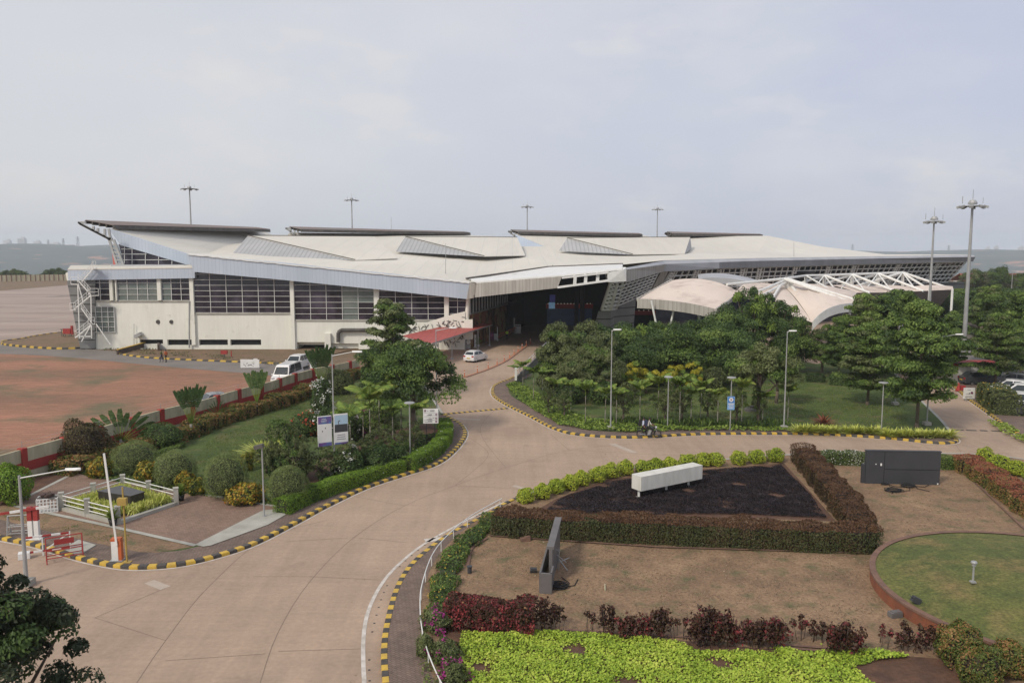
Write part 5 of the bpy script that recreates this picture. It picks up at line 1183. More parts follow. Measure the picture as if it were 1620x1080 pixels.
# white direction board
g = G(682, 711, ZI); t = empty('direction_sign', tuple(g), 'white direction board with purple symbols beside the road', 'sign', rz=.06)
s = g.y / 1300.0; W = 23.5 * s * 1.03; zb = ZAT(g.y, 669.5) - ZI; zt = ZAT(g.y, 646.5) - ZI
mb = MB(); mb.slab([(-W / 2, 0, zb), (W / 2, 0, zb), (W / 2, 0, zt), (-W / 2, 0, zt)], (0, .08, 0)); mb.build('board', ['white'], t)
mb = MB(); mb.tube((-W * .28, .05, 0), (-W * .28, .05, zb + .3), .03, .03, 6); mb.tube((W * .26, .05, 0), (W * .26, .05, zb + .3), .03, .03, 6); mb.build('legs', ['cloth_black'], t)
mb = MB(); hh = zt - zb
def sq(u, v, w, h, m): mb.box((-W / 2 + u * W, -.012, zt - v * hh), (w * W, .012, h * hh), m=m)
for u, v in ((.13, .13), (.87, .40), (.87, .65), (.86, .87)): sq(u, v, .12, .13, 0); mb.box((-W / 2 + u * W, -.02, zt - v * hh), (.035 * W, .012, .06 * hh), m=2)
for u, v, w in ((.30, .13, .08), (.60, .10, .32), (.60, .16, .30), (.72, .40, .06), (.47, .38, .25), (.42, .43, .35), (.68, .62, .14), (.45, .66, .2), (.42, .72, .38), (.45, .83, .28), (.35, .89, .5)): sq(u, v, w, .025, 1)
for v in (.27, .52, .76): sq(.5, v, .9, .008, 1)
mb.build('lettering', ['purple', 'ink', 'white'], t)
# poster panels on the lamp pole
g = G(530, 755, ZI); Y = g.y
t = empty('poster_panel', (g.x, g.y - .15, 0), 'pair of tall printed poster panels fixed to a street lamp in the left garden', 'poster', rz=R(28)); sc_ = Y / 1300 
def zz(py): return ZAT(Y, py)
for nm, x0, x1, bands in (('panel', -1.02, -.10, [(0, .02, 'white'), (.02, .26, 'purp2'), (.26, .88, 'white'), (.88, 1.0, 'purp2')]), ('panel', .05, .98, [(0, .04, 'white'), (.04, .34, 'skyprint'), (.34, .6, 'charcoal'), (.6, .94, 'white'), (.94, 1.0, 'purp2')])):
    M.setdefault('purp2', mat('blue_magenta_print', (0.07, 0.16, 0.36), (0.15, 0.07, 0.24), scale=0.8, rough=.5, r1=(.45, .55)))
    z1, z0 = zz(656) if x0 < 0 else zz(655), zz(703) if x0 < 0 else zz(702.5)
    mb = MB(); mb.slab([(x0, 0, z0), (x1, 0, z0), (x1, 0, z1), (x0, 0, z1)], (0, .09, 0)); pn = mb.build(nm, ['white'], t)
    mb = MB(); ms = []
    for a, b, m in bands:
        if m not in ms: ms.append(m)
        mb.slab([(x0 + .04, -.006, z1 - b * (z1 - z0)), (x1 - .02, -.006, z1 - b * (z1 - z0)), (x1 - .02, -.006, z1 - a * (z1 - z0)), (x0 + .04, -.006, z1 - a * (z1 - z0))], (0, .004, 0), ms.index(m))
    ms.append('ink'); H_ = z1 - z0
    if x0 > 0:
        for v, w in ((.69, .5), (.76, .55), (.83, .6)): mb.box(((x0 + x1) / 2, -.012, z1 - v * H_), (w, .006, .035), m=len(ms) - 1)
        mb.box((x0 + .3, -.012, z1 - .29 * H_), (.05, .006, .25), m=len(ms) - 1); mb.box((x0 + .36, -.012, z1 - .22 * H_), (.1, .006, .06), m=len(ms) - 1)
    else:
        ms.append('white')
        for v, w in ((.09, .3), (.14, .4), (.18, .35)): mb.box(((x0 + x1) / 2 - .05, -.012, z1 - v * H_), (w, .006, .025), m=len(ms) - 1)
        for u, v in ((.5, .4), (.3, .5)): mb.box((x0 + u, -.012, z1 - v * H_), (.05, .006, .1), m=len(ms) - 2)
    mb.build('print', ms, pn)
# blue sign in the central garden
g = G(1154, 680, ZI); Y = g.y - .25; t = empty('blue_sign', (g.x, Y, 0), 'blue information sign with round white symbol in the central garden', 'sign')
w = 11.5 * Y / 1300; z0, z1, zm = ZAT(Y, 648), ZAT(Y, 627), ZAT(Y, 637)
mb = MB(); mb.slab([(-w / 2, 0, z0), (w / 2, 0, z0), (w / 2, 0, z1), (-w / 2, 0, z1)], (0, .05, 0)); mb.build('board', ['lblue_sign'], t)
mb = MB(); mb.slab([(-w * .42, -.01, zm), (w * .42, -.01, zm), (w * .42, -.01, z1 - .04), (-w * .42, -.01, z1 - .04)], (0, .005, 0), 0); mb.tube((0, -.03, (zm + z1) / 2), (0, -.012, (zm + z1) / 2), w * .3, w * .3, 18, 1); mb.box((0, -.035, (zm + z1) / 2), (w * .32, .006, .04), ry=.8, m=2); mb.box((0, -.036, (zm + z1) / 2), (w * .32, .006, .04), ry=-.8, m=2)
mb.box((0, -.02, zm - .07), (w * .85, .01, .06), m=1)
for k, ww in enumerate((.6, .7, .5)): mb.box((0, -.02, zm - .2 - .12 * k), (w * ww, .01, .035), m=1)
mb.build('symbols', ['blue_sign', 'white', 'purple'], t)
mb = MB(); mb.tube((0, .1, 0), (0, .1, z0 + .2), .04, .04, 6); mb.build('post', ['galv'], t)
# car park board
g = G(1533, 632, ZI); Y = g.y; t = empty('car_park_sign', (g.x, Y, 0), 'square white board with a red car picture at the car park entrance', 'sign'); w = 17.5 * Y / 1300; z0, z1 = ZAT(Y, 630.5), ZAT(Y, 613.5)
mb = MB(); mb.slab([(-w / 2, 0, z0), (w / 2, 0, z0), (w / 2, 0, z1), (-w / 2, 0, z1)], (0, .12, 0)); mb.build('board', ['white'], t)
mb = MB(); zc = (z0 + z1) / 2; mb.poly([(w * .1, -.01, zc + .0), (w * .14, -.01, zc + .16), (w * .26, -.01, zc + .17), (w * .34, -.01, zc + .05), (w * .34, -.01, zc - .06), (w * .1, -.01, zc - .06)], 0); mb.poly([(-w * .1, -.01, zc - .08), (-w * .02, -.01, zc + .06), (w * .06, -.01, zc + .06), (w * .06, -.01, zc - .08)], 1)
for v, ww in ((-.28, .6), (-.36, .7), (.3, .3)): mb.box((-.05 * w, -.012, zc + v * w), (w * ww, .006, .03), m=1)
mb.box((-w * .22, -.012, zc - .04), (w * .25, .006, .03), m=1); mb.build('print', ['purple', 'ink'], t)
mb = MB(); mb.box((-w * .3, .1, .15), (.08, .4, .3)); mb.box((w * .3, .1, .15), (.08, .4, .3)); mb.build('legs', ['galv'], t)
# white board by the service road
g = G(395.5, 583, 0); Y = g.y; t = empty('notice_board', (g.x, Y, 0), 'wide white notice board with dark marks beside the service road', 'notice board'); w = 30 * Y / 1300
mb = MB(); mb.slab([(-w / 2, 0, .12), (w / 2, 0, .1), (w / 2, 0, 1.15), (-w / 2, 0, 1.2)], (0, .1, 0)); mb.box((w * .3, .05, 1.22), (.5, .1, .14)); mb.build('board', ['white'], t)
mb = MB(); rr = random.Random(4)
for k in range(16): mb.box((rr.uniform(-.35, .25) * w, -.01, rr.uniform(.25, .9)), (rr.uniform(.06, .2), .008, rr.uniform(.03, .07)))
mb.box((w * .05, -.012, .5), (.26, .008, .1)); mb.build('lettering', ['ink'], t)
mb = MB(); mb.box((-w * .45, .1, .3), (.08, .08, .6)); mb.box((w * .45, .1, .3), (.08, .08, .6)); mb.build('legs', ['galv'], t)
# blue bus-stop style signs under the canopy
g = G(741, 552); t = empty('canopy_sign', tuple(g), 'blue arrow sign over a round white one under the red canopy', 'sign'); zs = lambda py: ZAT(g.y, py)
mb = MB(); mb.box((0, 0, (zs(524.5) + zs(538)) / 2), (.72, .08, zs(524.5) - zs(538))); mb.build('blue_panel', ['blue_sign'], t)
mb = MB(); mb.poly([(-.16, -.05, zs(530)), (.16, -.05, zs(530)), (0, -.05, zs(526))]); mb.box((0, -.05, zs(533)), (.4, .01, .08)); mb.box((0, -.05, zs(536.6)), (.5, .01, .2)); mb.build('symbols', ['white'], t)
mb = MB(); mb.tube((0, -.05, zs(541)), (0, 0, zs(541)), .34, .34, 18); mb.build('round_panel', ['white_metal'], t)
mb = MB(); mb.box((0, 0, .35), (.7, .3, .7)); mb.tube((0, .05, 0), (0, .05, zs(525)), .04, .04, 6); mb.build('stand', ['galv'], t)
g = G(752, 549.5); mb = MB(); mb.box((0, 0, 1.0), (.32, .2, 2.0)); mb.box((0, 0, .05), (.5, .4, .1)); tag(mb.build('totem', ['white'], loc=tuple(g)), 'narrow white totem beside the canopy planter', 'totem')
g = G(819, 527); mb = MB(); mb.box((0, 0, .85), (1.15, .4, 1.5), m=0); mb.box((0, -.21, 1.35), (.9, .02, .18), m=1); mb.box((0, 0, .05), (1.2, .6, .1), m=0); tag(mb.build('white_kiosk', ['white', 'ink'], loc=tuple(g)), 'white box kiosk with a dark line of text at the porch', 'kiosk')
g = G(813.5, 526.5); mb = MB(); mb.tube((0, 0, 0), (0, 0, 2.7), .12, .12, 8); mb.box((0, 0, .2), (.4, .4, .4)); tag(mb.build('porch_post', ['white_metal'], loc=tuple(g)), 'white round post standing left of the white kiosk', 'post')
g = G(820, 515); mb = MB(); mb.box((0, 0, 3.1), (.75, .1, .75), m=0); mb.tube((0, 0, 3.4), (0, 0, 6), .03, .03, 6, 1); mb.tube((0, 0, 0), (0, 0, 2.8), .03, .03, 6, 1); tag(mb.build('small_hanging_sign', ['skyprint', 'galv'], loc=tuple(g)), 'small pale blue square sign above the white kiosk', 'sign')
g = G(777, 538.5); mb = MB(); mb.box((0, 0, .75), (1.0, .12, 1.4), m=0); mb.box((.1, -.07, .9), (.5, .01, .5), m=1); mb.box((0, 0, .04), (1.1, .5, .08), m=0); tag(mb.build('purple_standee', ['purple', 'magenta'], loc=tuple(g)), 'dark purple standing advert panel at the canopy end', 'standee')
g = G(784, 537.5); mb = MB(); mb.box((0, 0, .5), (.7, .3, 1.0)); mb.box((0, 0, 1.02), (.8, .4, .05)); tag(mb.build('white_cabinet', ['white'], loc=tuple(g)), 'low white cabinet right of the purple advert', 'cabinet')
g = G(787, 539); mb = MB(); mb.tube((0, 0, 0), (0, 0, 2.3), .09, .09, 8); mb.box((0, 0, .12), (.3, .3, .24)); tag(mb.build('thin_post', ['white_metal'], loc=tuple(g)), 'thin white post beside the low white cabinet', 'post')

# ============================================================ PLAZA AND GARDEN OBJECTS
# planter with railing round a black plinth
pa, pb, pc, pd = G(98, 806, ZI), G(187, 829, ZI), G(279, 798, ZI), G(195, 776, ZI)
t = empty('planter_fence', tuple(pa), 'low fence of pale posts and white rails round the square planter', 'fence'); q0 = Vector(pa)
posts = [pa, pa.lerp(pb, .5), pb, pc, pb.lerp(pc, .97), pd, pc.lerp(pd, .5), pa.lerp(pd, .5)]
for p in [pa, pa.lerp(pb, .47), pb, pc, pc.lerp(pd, .5), pd, pa.lerp(pd, .5)]:
    q = p - q0; mb = MB(); mb.box((q.x, q.y, .5), (.27, .27, 1.0), rz=.4); mb.box((q.x, q.y, 1.01), (.31, .31, .06), rz=.4); mb.build('fence_post', ['concrete'], t)
mb = MB()
for a, b in ((pa, pb), (pc, pd), (pd, pa)):
    for z in (.35, .6, .85): mb.tube(a - q0 + Vector((0, 0, z)), b - q0 + Vector((0, 0, z)), .028, .028, 6)
mb.build('rail', ['white_metal'], t)
mb = MB()
for a, b in ((pa, pb), (pb, pc), (pc, pd), (pd, pa)): mb.bar(a - q0 + Vector((0, 0, .09)), b - q0 + Vector((0, 0, .09)), .3, .2)
mb.build('plinth_kerb', ['concrete'], t)
ctr = (pa + pb + pc + pd) / 4
def lerp4(u, v): return pa.lerp(pb, u).lerp(pd.lerp(pc, u), v)
mb = MB(); k0 = ZI + .1; gr = [lerp4(u, v) for u, v in ((.42, .30), (.92, .30), (.92, .68), (.42, .68))]
gq = [G(155, 776, ZI + 1.0), G(206, 784, ZI + 1.0), G(228, 777, ZI + 1.0), G(192, 767.5, ZI + 1.0)]
g0 = sum(gq, Vector()) / 4
mb.prism([(p.x, p.y) for p in gq], ZI, ZI + .93, 0); gp2 = [p.lerp(g0, -.04) for p in gq]; mb.prism([(p.x, p.y) for p in gp2], ZI + .93, ZI + 1.0, 0)
tag(mb.build('granite_plinth', ['granite']), 'low black granite plinth in the middle of the square planter', 'plinth')
ring = [lerp4(.03, .05), lerp4(.95, .05), lerp4(.95, .97), lerp4(.03, .97)]
# spider plants planted round it, as ground cover
def ringcover(): 
    lb = LB(77); r = lb.r; n = 9000; U = r.uniform(.03, .97, n); V = r.uniform(.04, .96, n); A4 = [np.array(tuple(q)) for q in (pa, pb, pc, pd)]
    Pp = (A4[0][None] * ((1 - U) * (1 - V))[:, None] + A4[1][None] * (U * (1 - V))[:, None] + A4[2][None] * (U * V)[:, None] + A4[3][None] * ((1 - U) * V)[:, None])
    ins = inside([(p.x, p.y) for p in gp2], Pp[:, 0], Pp[:, 1]) | ((U > .80) & (V < .30)); Pp = Pp[~ins]; n = len(Pp)
    Pp[:, 2] = ZI + .15 + r.uniform(0, .38, n); N_ = r.normal(0, 1, (n, 3)); N_[:, 2] *= .5; lb.leaves(Pp, N_, .42, 0, .16, .2, up=(0, 0, 1)); o = lb.build('spider_plants', ['l_spider']); o['kind'] = 'stuff'
ringcover()
def tuft(name, loc, h, n, lm, label, cat='plant', group=None, seed=1, asp=.12, spread=.6, pot=False, cap=None):
    lb = LB(seed); r = lb.r; d = r.normal(0, 1, (n, 3)); d[:, 2] = np.abs(d[:, 2]) * .8 + .5; d /= np.linalg.norm(d, axis=1)[:, None]
    d[:, :2] *= spread; z0 = .35 if pot else 0; V = []
    for v in d:
        v = Vector(v); s = Vector((-v.y, v.x, 0)).normalized() * h * asp * .5; L = h * r.uniform(.6, 1.1); b = Vector((0, 0, z0)); m_ = b + v * L * .6; e = b + v * L + Vector((v.x, v.y, -.25)) * L * .25
        V += [b - s * .3, m_ - s, e, m_ + s]
    lb.V.append(np.array([tuple(v) for v in V])); lb.I.append(np.zeros(n, int))
    core = None; mats = [lm]
    if pot: core = MB(); core.lathe((0, 0, 0), [(.16, 0), (.24, .4), (.22, .4), (.2, .36)], 12, 1); mats.append('pot' if pot is True else pot)
    o = lb.build(name, mats, None, core, loc); return tag(o, label, cat, group)
tuft('potted_fern', tuple(G(179, 831, ZI)), .8, 90, 'l_palm', 'potted green plant in a black pot at the front corner of the planter', 'potted plant', seed=3, pot=True)
tuft('potted_fern', tuple(G(286, 792, ZI)), .8, 90, 'l_palm', 'potted green plant in a black pot at the right corner of the planter', 'potted plant', seed=4, pot=True)
tuft('potted_palm', tuple(G(756.5, 549)), 1.7, 60, 'l_light', 'leafy plant in a white pot under the red canopy edge', 'potted plant', seed=5, pot='white')
# white crate with junk on top
g = G(77, 808, ZI); t = empty('wire_crate', tuple(g), 'white lattice crate on the plaza paving', 'crate', rz=.35); mb = MB(); W, D, H = 1.05, .7, .8
for x in np.linspace(-W / 2, W / 2, 7):
    for y in (-D / 2, D / 2): mb.box((x, y, H / 2), (.05, .03, H))
for y in np.linspace(-D / 2, D / 2, 5):
    for x in (-W / 2, W / 2): mb.box((x, y, H / 2), (.03, .05, H))
for z in np.linspace(.03, H, 5):
    for y in (-D / 2, D / 2): mb.box((0, y + .002, z), (W, .035, .05))
    for x in (-W / 2, W / 2): mb.box((x + .002, 0, z), (.035, D, .05))
mb.box((0, 0, .02), (W - .05, D - .05, .03)); mb.build('crate_frame', ['white'], t)
mb = MB(); rr = random.Random(6)
mb.box((0, 0, H + .02), (W * .95, D * .9, .03), m=0)
for k in range(9): mb.box((rr.uniform(-.28, .28), rr.uniform(-.18, .18), H + .1 + rr.uniform(0, .06)), (rr.uniform(.15, .35), rr.uniform(.12, .22), rr.uniform(.08, .16)), rz=rr.uniform(0, 3), m=1)
mb.tubes([Vector((-.05, 0, H + .2)), Vector((.1, .05, H + .36)), Vector((.25, 0, H + .2))], .012, 5, 1)
M['junk'] = mat('brown_junk', (.06, .04, .03), (.10, .06, .05), scale=4, rough=.9)
tag(mb.build('tool_pile', ['dark_metal', 'junk'], loc=tuple(g)), 'heap of dark brown tools on top of the white crate', 'tools')
# barrier gate with raised white arm
g = G(184, 886, ZI); t = empty('barrier_gate', tuple(g), 'white and orange barrier cabinet with its striped arm raised upright', 'barrier gate', rz=.12)
mb = MB(); mb.box((0, 0, .52), (.30, .32, 1.0), m=0); mb.box((.22, 0, .50), (.16, .30, .98), m=1); mb.box((.06, 0, 1.06), (.46, .34, .12), m=1); mb.box((.05, 0, .02), (.6, .45, .05), m=2); mb.build('cabinet', ['white', 'orange', 'galv'], t)
zt = ZAT(g.y, 715) - ZI; mb = MB(); n = 10; x0, x1 = .12, -.22
for i in range(n):
    a, b = i / n, (i + 1) / n; mb.bar((x0 + (x1 - x0) * a, -.19, .8 + (zt - .8) * a), (x0 + (x1 - x0) * b, -.19, .8 + (zt - .8) * b), .09, .05, i % 2 if i > 5 else 0)
mb.build('arm', ['white', 'white_metal'], t)
# yellow post with box
g = G(201, 889, ZI); t = empty('yellow_post', tuple(g), 'yellow post with a small yellow box beside the barrier gate', 'post'); zt = ZAT(g.y, 770) - ZI; zm = ZAT(g.y, 792) - ZI
mb = MB(); mb.tube((0, 0, 0), (-.03, 0, zt), .045, .04, 8); mb.box((0, 0, .02), (.4, .3, .04)); mb.build('post', ['yellow_met'], t); mb = MB(); mb.box((-.02, -.1, zm), (.42, .2, .35)); mb.build('box', ['yellow_met'], t)
# left barrier: red white bollard pair with boom
g = G(54, 852, ZI); t = empty('boom_barrier', tuple(g), 'pair of red and white posts carrying a lowered red and white boom', 'boom barrier', rz=.1)
for x in (-.13, .17): mb = MB(); mb.box((x, 0, .5), (.22, .22, 1.0), m=0); mb.box((x, 0, 1.35), (.223, .223, .72), m=1); mb.build('post', ['white', 'red'], t)
mb = MB(); mb.box((0.02, 0, .03), (.8, .5, .06)); mb.build('base', ['white'], t)
mb = MB(); a = Vector((.85, .12, 1.72)); b = Vector((-4.6, -.6, 1.15))
for i in range(9): mb.bar(a.lerp(b, i / 9) + Vector((0, -.16, 0)), a.lerp(b, (i + 1) / 9) + Vector((0, -.16, 0)), .07, .12, [1, 0, 1][i % 2])
mb.build('boom', ['red', 'white'], t)
# barricades
def barricade(px, pyb, W, H, rz, label, m='red', plate=True):
    g = G(px, pyb, 0.02); t = empty('barricade', tuple(g), label, 'barricade', None, rz); mb = MB()
    for sy in (-.28, .28):
        for x in (-W / 2, W / 2): mb.tube((x, sy, 0), (x, sy * .12, H), .03, .03, 6)
        for z in (.25, .6): mb.tube((-W / 2, sy * (1 - .88 * z / H), z), (W / 2, sy * (1 - .88 * z / H), z), .025, .025, 6)
    mb.tube((-W / 2, 0, H), (W / 2, 0, H), .03, .03, 6)
    for x in (-W / 2, W / 2): mb.tube((x, -.2, .3), (x, .2, .3), .02, .02, 6)
    mb.build('frame', [m], t)
    if plate: mb = MB(); mb.box((0, -.05, H * .8), (W * .55, .03, H * .22)); mb.build('plate', [m], t)
barricade(103, 885, 1.55, 1.2, .55, 'red A-frame steel barricade at the kerb near the left street lamp')
barricade(36, 848, 1.3, 1.15, .2, 'pale grey steel barricade behind the red and white boom posts', 'galv', False)
g = G(72, 878, .02); t = empty('striped_gate', tuple(g), 'red and white striped swing gate frame behind the near tree', 'gate', rz=.45); mb = MB()
for z in (.25, 1.0):
    for i in range(5): mb.bar((-.9 + .4 * i, 0, z), (-.5 + .4 * i, 0, z), .06, .09, i % 2)
for x in (-.9, 1.1, -.1): mb.bar((x, 0, 0), (x, 0, 1.05), .06, .06, 1)
mb.bar((-.1, 0, .2), (1.1, 0, 1.0), .05, .05, 1); mb.box((-.9, 0, .15), (.5, .4, .3), m=1); mb.build('frame', ['red', 'white'], t)
g = G(148, 859, ZI); mb = MB(); mb.slab([G(100, 868, ZI + .05), G(124, 853, ZI + .05), G(152, 861, ZI + .05), G(124, 878, ZI + .05)], (0, 0, -.06)); struct('concrete_pad', mb, 'concrete')
# long white box sign on legs
t = empty('white_box_sign', tuple(G(1057, 776, ZI)), 'long plain white box sign on three short legs over the dark bed', 'sign'); b0 = Vector(t.location)
fl = G(1014, 777, .62); fr = G(1111, 757, .62); dv = (fr - fl); nv = Vector((-dv.y, dv.x, 0)).normalized() * .85; hgt = Vector((0, 0, .88))
lo = [fl, fr, fr + nv, fl + nv]
mb = MB(); mb.slab([p - b0 for p in lo], hgt); mb.build('box', ['whitebox'], t)
for f in (.04, .48, .85):
    p = fl.lerp(fr, f) + nv * .5 - b0; mb = MB(); mb.box((p.x, p.y, .25), (.12, .12, .54)); mb.box((p.x, p.y, .0), (.3, .3, .05)); mb.build('leg', ['white_metal'], t)
# charcoal hoarding
z_ = ZI; l = G(1369, 764.5, z_); rg = G(1486, 767, z_); t = empty('charcoal_hoarding', tuple(l), 'large charcoal grey panel wall with small white labels on bare ground', 'hoarding'); b0 = Vector(l)
hh = ZAT(l.y, 713.5) - z_; hh2 = ZAT(rg.y, 715.5) - z_; v = rg - l; H3 = (hh + hh2) / 2
mb = MB(); mb.slab([Vector((0, 0, 0)), v, v + Vector((0, 0, H3)), Vector((0, 0, H3))], (0, .25, 0)); mb.bar(Vector((-.05, .13, H3 + .03)), v + Vector((.05, .13, H3 + .03)), .3, .05); mb.box((-.10, .2, .6), (.2, .2, 1.3)); mb.build('panel', ['charcoal'], t)
mb = MB(); mb.bar(v * .245 + Vector((0, -.01, 0.02)), v * .245 + Vector((0, -.01, H3)), .02, .02); mb.bar(v * .25 + Vector((0, -.012, H3 * .46)), v + Vector((0, -.012, H3 * .46)), .02, .025); mb.build('seam', ['dark'], t)
mb = MB(); mb.box(v * .20 + Vector((0, -.02, H3 * .6)), (.1, .02, .16)); mb.box(v * .13 + Vector((0, -.02, H3 * .61)), (.07, .02, .06)); mb.box(v * .975 + Vector((0, -.02, .08)), (.08, .02, .1)); mb.build('white_label', ['white'], t)
def coil(px, py, r, label, seed, turns=5, tails=2):
    g = G(px, py, ZI); rr = random.Random(seed); mb = MB(); pts = []
    for i in range(turns * 14): a = i * 6.283 / 14; q = r * (.8 + .25 * math.sin(i * .31 + seed)); pts.append(Vector((q * math.cos(a), q * .75 * math.sin(a), .03 + .0015 * i + rr.uniform(0, .02))))
    mb.tubes(pts, .022, 5)
    for k in range(tails): a = rr.uniform(0, 6.28); mb.tubes([pts[0], pts[0] + Vector((math.cos(a), math.sin(a), 0)) * .5, pts[0] + Vector((math.cos(a + .6), math.sin(a + .6), 0)) * 1.1 - Vector((0, 0, .01))], .02, 5)
    tag(mb.build('cable_coil', ['cloth_black'], loc=tuple(g)), label, 'cable coil', 'black cable coils on the dry ground')
coil(1414, 777, .55, 'loose black cable coil on the ground, farthest from the charcoal hoarding', 1)
coil(1437, 770, .45, 'black cable coil close to the foot of the charcoal hoarding, right of the flatter one', 2)
coil(884, 929, .42, 'tangled black cable coil at the foot of the grey wall sign', 5, 7)
coil(1400, 766.5, .25, 'small black cable loop under the door side of the charcoal hoarding', 7, 3)
# grey wall sign seen end-on
t = empty('grey_wall_sign', tuple(G(862, 938, ZI)), 'tall narrow grey stone-clad sign wall seen nearly end-on', 'sign wall'); b0 = Vector(t.location)
e1 = G(865, 938, ZI); e2 = G(881, 872, ZI); d = e2 - e1; d.z = 0; Ht = ZAT(e2.y, 821) - ZI; nrm = Vector((-d.y, d.x, 0)).normalized()
lo1 = e1 - b0; a_ = lo1 + d * .18
mb = MB(); mb.slab([a_, lo1 + d, lo1 + d + Vector((0, 0, Ht)), a_ + Vector((0, 0, Ht))], nrm * -.15); mb.build('wall', ['grey_clad'], t)
mb = MB(); mb.slab([a_ + nrm * .10 + Vector((0, 0, Ht)), lo1 + d + nrm * .10 + Vector((0, 0, Ht)), lo1 + d - nrm * .22 + Vector((0, 0, Ht)), a_ - nrm * .22 + Vector((0, 0, Ht))], (0, 0, .12)); mb.build('coping', ['grey_clad'], t)
mb = MB(); h2 = Ht * .55
p_ = lo1 + nrm * .3; mb.bar(p_ + Vector((0, 0, h2 / 2)), p_ + d * .75 + Vector((0, 0, h2 / 2)), .08, h2); mb.bar(lo1 + Vector((0, 0, h2 / 2)) + nrm * .3, lo1 + Vector((0, 0, h2 / 2)) - nrm * .22, .12, h2); mb.bar(lo1 - nrm * .18 + Vector((0, 0, h2 / 2)), a_ - nrm * .18 + Vector((0, 0, h2 / 2)), .08, h2); mb.build('planter_box', ['grey_clad'], t)
g = G(884, 900, ZI); t = empty('pipe_stand', tuple(g), 'thin pale pipes and struts standing beside the grey wall sign', 'pipes'); mb = MB()
for a, b in (((0, 0, 0), (0, 0, 1.0)), ((-.1, 0, .7), (.35, .1, .3)), ((.0, 0, .5), (.4, -.2, .02)), ((-.1, .1, 0), (.05, .1, .9)), ((0, 0, .9), (-.3, .1, 1.0)), ((.02, 0, .35), (.5, .15, .5))): mb.tube(a, b, .022, .022, 6)
mb.build('pipes', ['teal'] if 'teal' in M else ['galv'], t)
g = G(831, 855, ZI); mb = MB(); mb.box((0, 0, .08), (.5, .25, .16), rz=.2); mb.box((.1, .05, .19), (.3, .2, .06), rz=.5); tag(mb.build('stone_block', ['brickcap'], loc=tuple(g)), 'small pale stone block in front of the dark hedge', 'stone')
g = G(956, 930, ZI); mb = MB(); mb.bar((0, -.3, .03), (.06, .3, .05), .06, .05); mb.bar((0, -.3, .06), (.06, .3, .08), .03, .02); tag(mb.build('timber_offcut', ['wall_cream'], loc=tuple(g)), 'short pale timber offcut lying on the dry lawn', 'timber')
g = G(1416, 975, ZI); mb = MB(); mb.box((0, 0, .1), (.5, .3, .22), rz=.2); mb.box((.05, .02, .22), (.4, .24, .04), rz=.25); tag(mb.build('stone_block', ['grey_clad'], loc=tuple(g)), 'grey stone block against the round brick wall', 'stone')
# guard rail along the garden edge
t = empty('garden_railing', tuple(RL[0]), 'thin white pipe railing curving along the garden edge', 'railing'); b0 = Vector(t.location); mb = MB()
rp = resample(RL, .5)
mb.tubes([p - b0 + Vector((0, 0, .62)) for p in rp], .024, 6); mb.build('top_rail', ['white_metal'], t)
for p in resample(RL, 1.9): mb = MB(); q = p - b0; mb.tube((q.x, q.y, 0.05), (q.x, q.y, .62), .022, .022, 6); mb.build('rail_post', ['white_metal'], t)
# white ramp railing at the drop-off lane
a, b = G(816, 607, 0.1), G(868, 560, .1); t = empty('ramp_railing', tuple(a), 'white railing on a grey parapet beside the drop-off lane', 'railing'); mb = MB(); d = b - a
mb.bar(Vector((0, 0, .3)), d + Vector((0, 0, .9)), .2, .9); mb.build('parapet', ['grey_clad'], t); mb = MB()
for k in range(12): f = k / 11; q = d * f; mb.tube(q + Vector((0, 0, .6 + .5 * f)), q + Vector((0, 0, 1.5 + .5 * f)), .03, .03, 5)
for z in (1.15, 1.5): mb.tube(Vector((0, 0, z)), d + Vector((0, 0, z + .5)), .03, .03, 5)
mb.box((0, 0, 1.1), (.25, .25, 1.4)); mb.build('rails', ['white_metal'], t)
# external steel stair at the left end
YS = YF - 2.2; t = empty('steel_stair', tuple(P(140, 547, YS)), 'white steel zigzag outside staircase at the left end of the terminal', 'staircase'); b0 = Vector(t.location)
def S(px, py, dy=0): return P(px, py, YS + dy) - b0
fl_ = [((119, 534), (146, 512)), ((146, 512), (129, 488)), ((117, 489), (144, 467)), ((144, 467), (124, 444)), ((130, 445), (148, 424))]
for (a, b) in fl_:
    mb = MB()
    for dy in (0, 1.0): mb.bar(S(*a, dy), S(*b, dy), .05, .16); mb.bar(S(a[0], a[1] - 10, dy), S(b[0], b[1] - 10, dy), .05, .05); mb.bar(S(a[0], a[1] - 5, dy), S(b[0], b[1] - 5, dy), .04, .04)
    for k in range(11): f = k / 10; q = S(*a).lerp(S(*b), f); mb.box(q + Vector((0, .5, .03)), (.26, 1.0, .04))
    for k in range(5): f = k / 4; q = S(*a).lerp(S(*b), f); mb.bar(q, q + Vector((0, 0, 1.0)), .04, .04)
    mb.build('flight', ['white_metal'], t)
mb = MB()
for a, b in (((140, 512), (150, 512)), ((140, 467), (156, 467)), ((112, 449), (124, 449)), ((146, 424), (152, 424)), ((111, 490), (120, 490))):
    mb.slab([S(*a, 0), S(*b, 0), S(*b, 1.2), S(*a, 1.2)], (0, 0, -.1)); 
    for z in (.5, 1.0): mb.bar(S(*a) + Vector((0, 0, z)), S(*b) + Vector((0, 0, z)), .05, .05)
    for q in (a, b): mb.bar(S(*q), S(*q) + Vector((0, 0, 1.0)), .05, .05)
mb.build('landing', ['white_metal'], t)
mb = MB()
for a, b in (((123, 444), (126, 535)), ((144, 467), (145, 535)), ((123, 446), (132, 478)), ((145, 512), (129, 540)), ((152, 512), (175, 545)), ((127, 532), (145, 532))): mb.bar(S(*a, 0), S(*b, 0), .13, .13)
mb.build('column', ['white_metal'], t)
